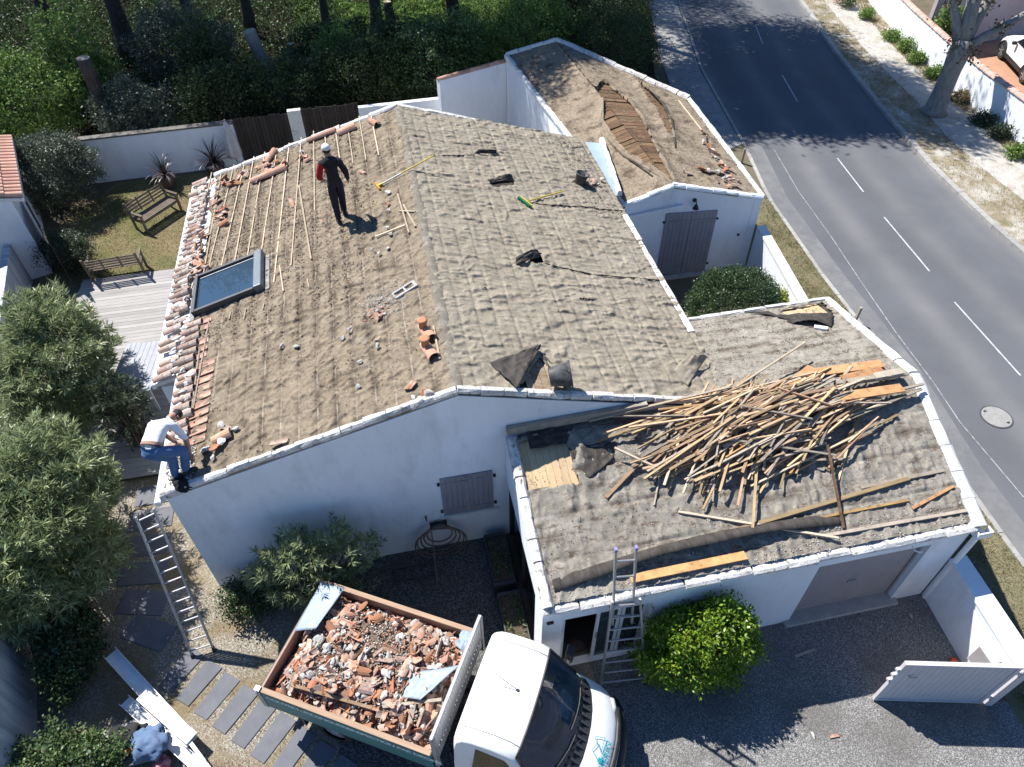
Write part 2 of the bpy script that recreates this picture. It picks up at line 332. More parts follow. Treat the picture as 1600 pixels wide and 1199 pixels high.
def grit(m, scale, amt):
    t = m.node_tree; N = t.nodes; L = t.links; b = N['Principled BSDF']; src = b.inputs['Base Color'].links[0].from_socket
    tc = N.new('ShaderNodeTexCoord'); n = N.new('ShaderNodeTexNoise'); n.inputs['Scale'].default_value = scale; n.inputs['Detail'].default_value = 4; n.inputs['Roughness'].default_value = .8
    L.new(tc.outputs['Object'], n.inputs['Vector'])
    r = N.new('ShaderNodeMapRange'); r.inputs[1].default_value = .32; r.inputs[2].default_value = .68; r.inputs[3].default_value = 1-amt; r.inputs[4].default_value = 1+amt; L.new(n.outputs['Fac'], r.inputs[0])
    h = N.new('ShaderNodeHueSaturation'); L.new(src, h.inputs['Color']); L.new(r.outputs[0], h.inputs['Value']); L.new(h.outputs[0], b.inputs['Base Color'])
for m_, s_, a_ in ((M_felt, 17, .28), (M_feltg, 17, .24), (M_feltgar, 15, .26), (M_feltann, 15, .30)): grit(m_, s_, a_)
crease_bump(M_felt, 1.7, .075, (.8, 1.7, 1), .45)
crease_bump(M_feltg, 1.8, .085, (.8, 1.7, 1), -.3)
crease_bump(M_feltgar, 1.8, .075, (1.5, .8, 1), .4)
crease_bump(M_feltann, 1.5, .03, (1, 1.2, 1), .4)
lath_dirt(M_felt, .34, .7, 0, (0.085, 0.066, 0.05), (0.46, 0.42, 0.35), .46, .56)
lath_dirt(M_feltg, .34, .7, 0, (0.145, 0.125, 0.095), (0.29, 0.27, 0.23), .52, .66)
lath_dirt(M_feltgar, .36, 8.0, 1, (0.10, 0.075, 0.055), (0.33, 0.32, 0.29), .48, .58)
# ------------------------------------------------------------------ objects
def wmat(o):
    m = o.matrix_basis.copy()
    while o.parent:
        o = o.parent; m = o.matrix_basis @ m
    return m
def tag(o, label=None, cat=None, group=None, kind=None):
    if label: o['label'] = label
    if cat: o['category'] = cat
    if group: o['group'] = group
    if kind: o['kind'] = kind
    return o
def thing(name, label, cat, loc=(0, 0, 0), rz=0.0, group=None):
    o = bpy.data.objects.new(name, None); COL.objects.link(o)
    o.empty_display_size = .2
    o.location = [float(c) for c in loc]; o.rotation_euler = (0, 0, rz)
    return tag(o, label, cat, group)
def inst(name, mesh, mtx, parent=None):
    o = bpy.data.objects.new(name, mesh); COL.objects.link(o)
    if parent:
        o.parent = parent; o.matrix_basis = wmat(parent).inverted() @ mtx
    else:
        o.matrix_basis = mtx
    return o
def mesh_np(name, V, F, mats, smooth=False, mi=None):
    """V (n,3), F (m,k) all faces with k corners"""
    me = bpy.data.meshes.new(name)
    V = np.asarray(V, np.float32); F = np.asarray(F, np.int32)
    me.vertices.add(len(V)); me.vertices.foreach_set('co', V.ravel())
    k = F.shape[1]
    me.loops.add(F.size); me.loops.foreach_set('vertex_index', F.ravel())
    me.polygons.add(len(F)); me.polygons.foreach_set('loop_start', np.arange(0, F.size, k, dtype=np.int32))
    if mi is not None: me.polygons.foreach_set('material_index', np.asarray(mi, np.int32))
    me.update(calc_edges=True)
    for m in (mats if isinstance(mats, (list, tuple)) else [mats]): me.materials.append(m)
    if smooth: me.polygons.foreach_set('use_smooth', np.ones(len(F), bool))
    return me
def add_np(name, V, F, mats, parent=None, smooth=False, mi=None, origin=None):
    V = np.asarray(V, float)
    if parent is not None:
        mw = np.array(wmat(parent).inverted()); V = V@mw[:3, :3].T+mw[:3, 3]
    o = bpy.data.objects.new(name, None)
    if origin is not None: V = V-np.array(origin)
    me = mesh_np(name, V, F, mats, smooth, mi)
    bpy.data.objects.remove(o)
    o = bpy.data.objects.new(name, me); COL.objects.link(o)
    if parent is not None: o.parent = parent
    if origin is not None: o.location = [float(c) for c in origin]
    return o
class MB:
    def __init__(self): self.v = []; self.f = []; self.mi = []; self.cur = 0
    def add(self, V, F):
        n = len(self.v); self.v += [tuple(float(c) for c in p) for p in V]
        for q in F: self.f.append(tuple(i+n for i in q)); self.mi.append(self.cur)
        return self
    def box(self, c, s, R=None):
        c = Vector(c); h = [x/2 for x in s]
        P = [Vector((x*h[0], y*h[1], z*h[2])) for x in (-1, 1) for y in (-1, 1) for z in (-1, 1)]
        if R is not None: P = [R @ p for p in P]
        return self.add([p+c for p in P], [(0, 1, 3, 2), (4, 6, 7, 5), (0, 4, 5, 1), (2, 3, 7, 6), (0, 2, 6, 4), (1, 5, 7, 3)])
    def span(self, lo, hi): return self.box([(a+b)/2 for a, b in zip(lo, hi)], [b-a for a, b in zip(lo, hi)])
    def beam(self, a, b, w, h, up=(0, 0, 1)):
        a = Vector(a); b = Vector(b); d = (b-a); L = d.length; d.normalize(); up = Vector(up)
        s = d.cross(up)
        if s.length < 1e-4: s = d.cross(Vector((1, 0, 0)))
        s.normalize(); u = s.cross(d)
        R = Matrix((s, d, u)).transposed()
        return self.box((a+b)/2, (w, L, h), R)
    def prism(self, P, z0, z1):
        """vertical prism over polygon P; z0/z1 numbers or functions of (x, y)"""
        f0 = z0 if callable(z0) else (lambda x, y: z0); f1 = z1 if callable(z1) else (lambda x, y: z1)
        n = len(P)
        ar = sum(P[i][0]*P[(i+1) % n][1]-P[(i+1) % n][0]*P[i][1] for i in range(n))
        if ar < 0: P = P[::-1]
        V = [(p[0], p[1], f0(p[0], p[1])) for p in P]+[(p[0], p[1], f1(p[0], p[1])) for p in P]
        F = [tuple(range(n-1, -1, -1)), tuple(range(n, 2*n))]+[(i, (i+1) % n, n+(i+1) % n, n+i) for i in range(n)]
        return self.add(V, F)
    def ring(self, a, b, r0, r1, n=10, cap=True):
        a = Vector(a); b = Vector(b); d = (b-a).normalized()
        s = d.cross(Vector((0, 0, 1)))
        if s.length < 1e-3: s = Vector((1, 0, 0))
        s.normalize(); u = d.cross(s)
        V = []
        for c, r in ((a, r0), (b, r1)):
            for i in range(n):
                t = 2*math.pi*i/n; V.append(c+s*math.cos(t)*r+u*math.sin(t)*r)
        F = [(i, (i+1) % n, n+(i+1) % n, n+i) for i in range(n)]
        if cap: F += [tuple(range(n-1, -1, -1)), tuple(range(n, 2*n))]
        return self.add(V, F)
    def tube(self, pts, r, n=8, cap=True):
        P = [Vector(p) for p in pts]; m = len(P)
        rr = r if isinstance(r, (list, tuple, np.ndarray)) else [r]*m
        V = []; prev = None
        for i, p in enumerate(P):
            d = (P[min(i+1, m-1)]-P[max(i-1, 0)]).normalized()
            if prev is None:
                s = d.cross(Vector((0, 0, 1)))
                if s.length < 1e-3: s = Vector((1, 0, 0))
            else: s = prev-d*prev.dot(d)
            s.normalize(); prev = s; u = d.cross(s)
            for k in range(n):
                t = 2*math.pi*k/n; V.append(p+(s*math.cos(t)+u*math.sin(t))*rr[i])
        F = [(i*n+k, i*n+(k+1) % n, (i+1)*n+(k+1) % n, (i+1)*n+k) for i in range(m-1) for k in range(n)]
        if cap: F += [tuple(range(n-1, -1, -1)), tuple(range((m-1)*n, m*n))]
        return self.add(V, F)
    def mesh(self, name, mats, smooth=False):
        me = bpy.data.meshes.new(name); me.from_pydata(self.v, [], self.f)
        for m in (mats if isinstance(mats, (list, tuple)) else [mats]): me.materials.append(m)
        me.polygons.foreach_set('material_index', self.mi)
        if smooth: me.polygons.foreach_set('use_smooth', [True]*len(self.f))
        bm = bmesh.new(); bm.from_mesh(me); bmesh.ops.recalc_face_normals(bm, faces=bm.faces); bm.to_mesh(me); bm.free()
        me.update(); return me
    def build(self, name, mats, parent=None, smooth=False, origin=None, local=False):
        """vertices are in world space unless local"""
        if parent is not None and not local:
            mw = wmat(parent).inverted(); self.v = [tuple(mw @ Vector(p)) for p in self.v]
        if parent is None and origin is None and not local:
            A = np.array(self.v); origin = (*((A[:, :2].min(0)+A[:, :2].max(0))/2), A[:, 2].min())
        if origin is not None: self.v = [tuple(a-b for a, b in zip(p, origin)) for p in self.v]
        o = bpy.data.objects.new(name, self.mesh(name, mats, smooth)); COL.objects.link(o)
        if parent is not None: o.parent = parent
        if origin is not None: o.location = [float(c) for c in origin]
        return o
def bevel(o, w, seg=2):
    m = o.modifiers.new('bevel', 'BEVEL'); m.width = w; m.segments = seg; m.limit_method = 'ANGLE'; m.angle_limit = math.radians(40)
    return o
def sheet(name, P, z, m, kind='structure', parent=None):
    mb = MB(); mb.add([(p[0], p[1], z) for p in P], [tuple(range(len(P)))])
    o = mb.build(name, m, parent, origin=(0, 0, 0) if parent is None else None)
    bm = bmesh.new(); bm.from_mesh(o.data)
    for f in bm.faces:
        if f.normal.z < 0: f.normal_flip()
    bmesh.ops.triangulate(bm, faces=bm.faces); bm.to_mesh(o.data); bm.free()
    if kind and parent is None: o['kind'] = kind
    return o
def rand_dirs(n, rng):
    v = rng.normal(size=(n, 3)); return v/np.linalg.norm(v, axis=1)[:, None]
def leaf_mesh(P, D, L, W, rng, droop=0.0):
    n = len(P); L = np.broadcast_to(L, (n,))[:, None]; W = np.broadcast_to(W, (n,))[:, None]
    D = D/np.maximum(np.linalg.norm(D, axis=1)[:, None], 1e-6)
    s = np.cross(D, rand_dirs(n, rng)*.6+np.array([0, 0, 1.0])*.6); s /= np.maximum(np.linalg.norm(s, axis=1)[:, None], 1e-6)
    up = np.cross(s, D)
    mid = P+D*L*.45+up*L*.06
    tip = P+D*L-np.array([0, 0, 1.0])*L*droop
    V = np.stack([P, mid+s*W*.5, tip, mid-s*W*.5], 1).reshape(-1, 3)
    F = np.arange(4*n).reshape(n, 4)
    return V, F
def rotz(a): return Matrix.Rotation(a, 4, 'Z')
# ================================================================== THE SETTING
G_base = mat('dry_earth', (0.168, 0.14, 0.101), (0.119, 0.101, 0.07), .5, 0.97, 0.02, 30, spots=((0.084, 0.0945, 0.042), 1.3, .5, .66, .8), spec=.05)
sheet('ground', [(-260, -200), (260, -200), (260, 320), (-260, 320)], 0.0, G_base)
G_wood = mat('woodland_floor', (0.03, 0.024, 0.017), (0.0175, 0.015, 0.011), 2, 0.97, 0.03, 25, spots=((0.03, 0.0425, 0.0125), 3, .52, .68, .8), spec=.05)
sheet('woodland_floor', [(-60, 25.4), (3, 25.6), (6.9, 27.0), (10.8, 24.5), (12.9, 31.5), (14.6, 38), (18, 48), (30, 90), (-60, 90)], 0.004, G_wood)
# road
ROAD_L = [(11.4, -14), (11.5, 0), (11.62, 5.4), (11.75, 7.6), (12.28, 11), (12.42, 14.9), (12.77, 19.2), (13.55, 22.9), (14.61, 29.6), (16.6, 37.5), (19.6, 47), (27, 70)]
ROAD_R = [(18.9, -14), (18.8, 0), (18.72, 8), (18.72, 14.5), (18.79, 16.3), (19.13, 19.9), (19.86, 23.95), (21.17, 30.3), (22.85, 37.0), (25.3, 46), (33, 70)]
G_asph = mat('asphalt', (0.120, 0.124, 0.134), (0.098, 0.101, 0.110), .35, 0.9, 0.003, 160, spots=((0.124, 0.124, 0.13), 90, .50, .62, .55), spots2=((0.0465, 0.0465, 0.0508), 120, .58, .66, .6), spec=.2)
def offset_line(P, d):
    out = []
    for i, p in enumerate(P):
        a = np.array(P[max(i-1, 0)]); b = np.array(P[min(i+1, len(P)-1)]); t = (b-a)/np.linalg.norm(b-a)
        out.append((p[0]+t[1]*d, p[1]-t[0]*d))
    return out
def strip_between(name, A, B, z, m):
    mb = MB(); n = len(A)
    mb.add([(p[0], p[1], z) for p in A]+[(p[0], p[1], z) for p in B], [(i, n+i, n+i+1, i+1) for i in range(n-1)])
    o = mb.build(name, m, origin=(0, 0, 0)); o['kind'] = 'structure'; return o
def lerp_line(P, s):
    """points at arclengths s along polyline P"""
    P = np.array(P, float); seg = np.linalg.norm(np.diff(P, axis=0), axis=1); c = np.concatenate([[0], np.cumsum(seg)])
    return np.stack([np.interp(s, c, P[:, k]) for k in range(P.shape[1])], 1), c[-1]
nq = 48
LL, _ = lerp_line(ROAD_L, np.linspace(0, lerp_line(ROAD_L, [0])[1], 120)); RR, _ = lerp_line(ROAD_R, np.linspace(0, lerp_line(ROAD_R, [0])[1], 120))
q_ = np.linspace(0, 1, nq); RV = LL[:, None, :]*(1-q_)[None, :, None]+RR[:, None, :]*q_[None, :, None]
RV = np.concatenate([RV, np.full((120, nq, 1), .008)], 2).reshape(-1, 3); idx = np.arange(120*nq).reshape(120, nq)
road = add_np('road', RV, np.stack([idx[:-1, :-1], idx[:-1, 1:], idx[1:, 1:], idx[1:, :-1]], -1).reshape(-1, 4), G_asph); road['kind'] = 'structure'
wq = np.tile(q_*6.5, 120); wear = .8*np.exp(-((wq-2.05)/.42)**2)+.6*np.exp(-((wq-4.2)/.40)**2)+.35*np.exp(-((wq-5.9)/.3)**2)+1.1*np.exp(-(wq/.35)**2)+1.0*np.exp(-((6.5-wq)/.30)**2)
at_ = road.data.attributes.new('wear', 'FLOAT', 'POINT'); at_.data.foreach_set('value', wear.astype(np.float32))
N_ = G_asph.node_tree.nodes; L_k = G_asph.node_tree.links; b_ = N_['Principled BSDF']; an = N_.new('ShaderNodeAttribute'); an.attribute_name = 'wear'
nzz = N_.new('ShaderNodeTexNoise'); nzz.inputs['Scale'].default_value = .8; nzz.inputs['Detail'].default_value = 7; tcc = N_.new('ShaderNodeTexCoord'); L_k.new(tcc.outputs['Object'], nzz.inputs['Vector'])
ml = N_.new('ShaderNodeMath'); ml.operation = 'MULTIPLY'; L_k.new(an.outputs['Fac'], ml.inputs[0]); L_k.new(nzz.outputs['Fac'], ml.inputs[1])
mx_ = N_.new('ShaderNodeMix'); mx_.data_type = 'RGBA'; mx_.inputs['B'].default_value = (0.205, 0.198, 0.192, 1); L_k.new(b_.inputs['Base Color'].links[0].from_socket, mx_.inputs['A']); L_k.new(ml.outputs[0], mx_.inputs['Factor']); L_k.new(mx_.outputs['Result'], b_.inputs['Base Color'])
G_gut = mat('pale_gutter_concrete', (0.19, 0.187, 0.182), (0.145, 0.145, 0.148), 1.2, 0.92, 0.004, 80, spots=((0.125, 0.128, 0.135), 1.0, .46, .62, .8), spec=.15)
gl = [p for p in ROAD_L if p[1] < 24]
strip_between('road_gutter', gl, offset_line(ROAD_L, .55)[:len(gl)], 0.016, G_gut)
seam = [at(*p)[:2] for p in ((1210, 235), (1248, 300), (1300, 372), (1345, 440), (1400, 520), (1460, 600), (1500, 660), (1600, 778))]
M_paint = mat('road_paint', (0.52, 0.52, 0.52), (0.34, 0.34, 0.35), 6, 0.8, 0.002, 90, spots=((0.19, 0.19, 0.2), 22, .54, .64, .85), spec=.2)
M_seam = mat('pale_tar_seam', (0.38, 0.37, 0.36), (0.25, 0.25, 0.25), 6, 0.9, 0, 1, spots=((0.16, 0.16, 0.17), 9, .48, .58, .9))
strip_between('road_seam', [tuple(p) for p in seam], offset_line([tuple(p) for p in seam], .03), 0.020, M_seam)
c_line = [at(*p)[:2] for p in ((1408, 30), (1495, 474), (1594, 588))]
for a, b in (((1308, 248), (1349, 301)), ((1381, 340), (1452, 425)), ((1491, 473), (1594, 588)), ((1222, 118), (1246, 160)), ((1180, 40), (1192, 70))):
    A = at(*a)[:2]; B = at(*b)[:2]; d = (B-A)/np.linalg.norm(B-A); n = np.array([d[1], -d[0]])*.026
    o = sheet('road_dash', [A-n, A+n, B+n, B-n], 0.020, M_paint, None)
    tag(o, kind='structure')
# kerbs: separate stones
kerbL = bpy.data.objects.new('kerb', None); COL.objects.link(kerbL); kerbL['kind'] = 'structure'
kerbR = bpy.data.objects.new('kerb', None); COL.objects.link(kerbR); kerbR['kind'] = 'structure'
def kerb_run(root, line, s0, s1, w, h, L=1.0, m=M_kerb):
    s = s0
    while s < s1:
        (P, tot) = lerp_line(line, [s, s+L-.012])
        if s+L > tot: break
        mb = MB(); mb.beam((*P[0], h/2-.05+random.uniform(-.006, .006)), (*P[1], h/2-.05+random.uniform(-.006, .006)), w, h+.1)
        mb.build('kerb_stone', m, root); s += L
kl = offset_line(ROAD_L, -.08); kr = offset_line(ROAD_R, .10)
kerb_run(kerbL, kl, 12, 64, .12, .03)
kerb_run(kerbR, kr, 20, 64, .20, .13)
# footway beyond, driveway, gravel court, verges, path
G_foot = mat('footway_concrete', (0.30, 0.295, 0.285), (0.235, 0.232, 0.225), 1.2, 0.92, 0.004, 90, spots=((0.105, 0.105, 0.105), 3, .54, .7, .6), spec=.15)
fl = [p for p in kl if p[1] > 21.5]
foot = [(10.95, 21.6), (12.1, 26.0), (13.2, 31.3), (15.0, 37.9), (17.7, 46.5), (25, 70)]
sheet('footway', foot+[(p[0]-.1, p[1]) for p in fl[::-1]], 0.02, G_foot)
G_drive = gravel_mat('driveway_aggregate', [(0.065, 0.063, 0.061), (0.11, 0.107, 0.103), (0.155, 0.15, 0.145), (0.21, 0.205, 0.195), (0.42, 0.41, 0.39)], 85, .92, .0015, big=((0.10, 0.093, 0.085), .8, .6))
sheet('driveway', [(1.0, 5.3), (9.2, 5.3), (9.05, 3.0), (11.45, 2.6), (11.4, -6), (-1.5, -6), (-1.0, 1.2), (1.0, 3.0)], 0.012, G_drive)
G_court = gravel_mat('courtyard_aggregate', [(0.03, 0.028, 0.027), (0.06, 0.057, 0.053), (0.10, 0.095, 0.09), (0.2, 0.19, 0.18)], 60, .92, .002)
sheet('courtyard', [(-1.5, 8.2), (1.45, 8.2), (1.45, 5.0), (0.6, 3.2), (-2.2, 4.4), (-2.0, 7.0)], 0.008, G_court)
G_gardgrav = gravel_mat('garden_gravel', [(0.13, 0.105, 0.075), (0.19, 0.165, 0.125), (0.27, 0.25, 0.21), (0.42, 0.39, 0.34)], 60, .95, .003, big=((0.17, 0.125, 0.06), 1.1, .75))
sheet('garden_gravel', [(-7.2, 11.4), (-4.4, 11.4), (-4.4, 8.1), (-2.4, 8.1), (-1.9, 6.6), (-2.0, 3.0), (-3.0, -3.0), (-8.0, -3.0), (-7.6, 7.0)], 0.004, G_gardgrav)
G_verge = mat('verge_earth', (0.203, 0.169, 0.109), (0.15, 0.139, 0.0825), 1.5, 0.97, 0.02, 30, spots=((0.0825, 0.09, 0.0375), 3, .48, .66, .7), spec=.05)
vl = [(p[0]-.07, p[1]) for p in kl if -1 < p[1] < 22]
sheet('verge', [(9.2, -.9), (9.4, 3.2), (9.5, 5.0), (9.75, 11.2), (10.3, 12.5), (10.5, 17.0), (10.4, 21.6), (10.95, 21.6)]+vl[::-1], 0.016, G_verge)
G_chalk = mat('chalk_path', (0.46, 0.435, 0.39), (0.36, 0.335, 0.295), 2.5, 0.97, 0.01, 50, spots=((0.25, 0.215, 0.155), 1.4, .50, .70, .8), spots2=((0.58, 0.56, 0.52), 12, .52, .66, .7), spec=.05)
G_strip = mat('dry_verge', (0.30, 0.255, 0.18), (0.235, 0.195, 0.13), 1.6, 0.97, 0.02, 40, spots=((0.12, 0.125, 0.05), 1.6, .52, .68, .75), spots2=((0.46, 0.43, 0.38), 1.1, .47, .62, .85), spec=.05)
WALLR = [(23.2, 12.0), (23.1, 17.5), (23.25, 20.9), (23.55, 23.8), (24.1, 27.0), (24.85, 30.6), (25.8, 34.5), (27.4, 40), (30, 48)]
rr_ = [(p[0]+.1, p[1]) for p in kr if p[1] > -1]
sheet('far_verge', rr_+[(33.5, 64), (31, 48.5)]+WALLR[::-1]+[(23.3, 0)], 0.10, G_strip)
pathL = [(20.9, 8), (20.7, 13), (20.75, 16.5), (20.8, 19.6), (21.05, 21.8), (21.7, 24.6), (22.1, 27.5), (22.8, 31.2), (23.8, 35.6), (25.8, 42)]
pathR = [(22.55, 8), (22.4, 13), (22.35, 16.5), (22.4, 19.4), (22.75, 22.0), (23.1, 24.6), (23.55, 27.5), (24.2, 31.0), (25.2, 35.2), (27.3, 42)]
sheet('chalk_path', pathL+pathR[::-1], 0.108, G_chalk)
# manhole
mh = (at(1532, 650)+at(1581, 655))/2
man = thing('manhole_cover', 'round grey cast manhole cover set in the asphalt road', 'manhole cover', (mh[0], mh[1], 0))
mb = MB(); mb.ring((*mh[:2], .0), (*mh[:2], .020), .37, .37, 28); mb.build('rim', mat('manhole_iron', (0.05, 0.05, 0.052), (0.08, 0.078, 0.075), 6, .7, 0, 1), man)
mb = MB(); mb.ring((*mh[:2], .0), (*mh[:2], .026), .335, .335, 28); mb.build('lid', mat('manhole_fill', (0.30, 0.29, 0.275), (0.24, 0.235, 0.22), 12, .9, .004, 80), man)
mb = MB()
for a in (2.2, 5.3): mb.box((mh[0]+.27*math.cos(a), mh[1]+.27*math.sin(a), .027), (.07, .05, .006))
mb.build('keyhole', M_iron, man)

# ---- back garden lawn, deck, pavers
G_lawn = mat('dry_lawn', (0.231, 0.185, 0.105), (0.182, 0.147, 0.0805), 2.2, 0.97, 0.02, 50, spots=((0.10, 0.12, 0.04), .7, .44, .60, .8), spec=.05)
sheet('lawn', [(-10.4, 19.05), (-5.0, 19.25), (-2.5, 19.3), (-2.5, 25.2), (-9.2, 25.0), (-11.0, 22.2)], 0.008, G_lawn)
deck = bpy.data.objects.new('deck', None); COL.objects.link(deck); deck['kind'] = 'structure'
mb = MB(); mb.span((-9.1, 11.25, .0), (-4.5, 19.1, .085)); mb.build('deck_bearer', M_fence, deck)
y = 11.22
while y < 19.05:
    w = .142
    mb = MB(); mb.span((-9.15+random.uniform(-.01, .01), y, .09), (-4.42, y+w-.008, .115+random.uniform(-.002, .002))); mb.build('plank', M_deck, deck); y += w
# stepping slabs
steps = bpy.data.objects.new('paver_path', None); COL.objects.link(steps); steps['kind'] = 'structure'
s1 = [at(*p)[:2] for p in ((325, 1031), (347, 1045), (295, 1104), (276, 1092))]
s2 = [at(*p)[:2] for p in ((350, 1049), (374, 1064), (325, 1126), (301, 1112))]
stp = (np.mean(s2, 0)-np.mean(s1, 0))
q = [np.array(p)-np.mean(s1, 0) for p in s1]
for k in range(-1, 11):
    c = np.mean(s1, 0)+stp*k*1.04
    if c[0] > -.4: break
    mb = MB(); mb.prism([tuple(c+p*1.02) for p in q], -.03, .022+random.uniform(-.004, .004)); bevel(mb.build('slab', M_slab, steps), .006, 1)
c0 = np.mean(s1, 0)
for x, y, a in ((-5.66, 7.38, -.52), (-5.86, 8.05, -.26), (-5.95, 8.72, -.12), (-6.0, 9.39, -.05), (-6.0, 10.05, 0), (-5.95, 10.71, .02)):
    R = Matrix.Rotation(a, 2)
    P = [tuple(np.array(R @ Vector(p))+np.array((x, y))) for p in ((-.46, -.26), (.46, -.26), (.46, .26), (-.46, .26))]
    mb = MB(); mb.prism(P, -.03, .022+random.uniform(-.004, .004)); bevel(mb.build('slab', M_slab, steps), .006, 1)

# ---- grass (uncountable)
def grass(name, poly, n, L, m, seed, zb=.01, mask=None, W=.012):
    rng = np.random.default_rng(seed)
    P = np.array(poly); lo = P.min(0); hi = P.max(0)
    pts = rng.uniform(lo, hi, (n*3, 2)); k = in_poly(pts[:, 0], pts[:, 1], poly); pts = pts[k][:n]
    if mask is not None: pts = pts[mask(pts[:, 0], pts[:, 1], rng)]
    B = np.column_stack([pts, np.full(len(pts), zb)])
    D = rand_dirs(len(B), rng)*.8+np.array([0, 0, .8]); D[:, 2] = np.abs(D[:, 2])+.15
    V, F = leaf_mesh(B, D, rng.uniform(.5, 1.2, len(B))*L, W, rng)
    return tag(add_np(name, V, F, m), kind='stuff')
vp = [(9.3, -.9), (9.6, 3.4), (9.75, 5.0), (9.9, 11.2), (10.45, 12.5), (10.65, 17.0), (10.6, 21.4), (11.1, 21.4)]+vl[::-1]
pn = lambda f, t, s: (lambda x, y, r: perlin(x*f, y*f, s)+r.normal(size=len(x))*.12 > t)
grass('grass', vp, 26000, .07, L_grass, 1, .018, pn(.9, -.15, 3))
grass('dry_grass', vp, 26000, .06, L_dry, 2, .018, pn(.9, -.2, 8))
fv = rr_[:9]+[(25.5, 46)]+pathL[::-1]
grass('dry_grass', fv, 30000, .08, L_dry, 3, .10, pn(.8, -.05, 4))
grass('grass', fv, 14000, .08, L_grass, 4, .10, pn(.8, .1, 5))
grass('dry_grass', [(p[0]-.35, p[1]) for p in pathL]+[(p[0]+.35, p[1]) for p in pathR[::-1]], 16000, .06, L_dry, 15, .112, lambda x, y, r: (perlin(x*1.3, y*1.3, 14)+.9*np.abs(x-np.interp(y, [p[1] for p in pathL], [(a[0]+b[0])/2 for a, b in zip(pathL, pathR)]))-.55+r.normal(size=len(x))*.12) > 0)
fw = pathR+[(27.4, 40)]+WALLR[-3:0:-1]+[(23.2, 12)]
grass('dry_grass', fw, 22000, .12, L_dry, 5, .10, pn(1.0, -.1, 6), .016)
grass('grass', fw, 12000, .13, L_grass, 6, .10, pn(1.0, .05, 9), .016)
lawnp = [(-10.2, 19.1), (-5.0, 19.3), (-2.5, 19.3), (-2.5, 25.0), (-9.2, 24.8), (-10.8, 22.2)]
grass('dry_grass', lawnp, 26000, .045, L_dry, 7, .01)
grass('grass', lawnp, 22000, .05, L_grass, 8, .01, lambda x, y, r: (-x-6.9)*.35+perlin(x*.6, y*.6, 2)*1.2+r.normal(size=len(x))*.25 > .25)
gg = [(-7.0, 10), (-4.5, 8.1), (-2.6, 8.0), (-2.1, 6.5), (-2.2, 3.0), (-3.2, -2.0), (-7.6, -2.0), (-7.4, 7.0)]
def notslab(x, y, r):
    d = np.abs((x-c0[0])*stp[1]-(y-c0[1])*stp[0])/np.hypot(*stp)
    ph = ((x-c0[0])*stp[0]+(y-c0[1])*stp[1])/(stp@stp)
    onrow = (d < .47) & (ph > -1.5)
    gap = np.abs((ph/1.04) % 1-.5) < .10
    return np.where(onrow, gap, perlin(x*.9, y*.9, 12)+r.normal(size=len(x))*.12 > .12)
grass('grass', gg, 42000, .04, L_grass, 9, .008, notslab, .010)
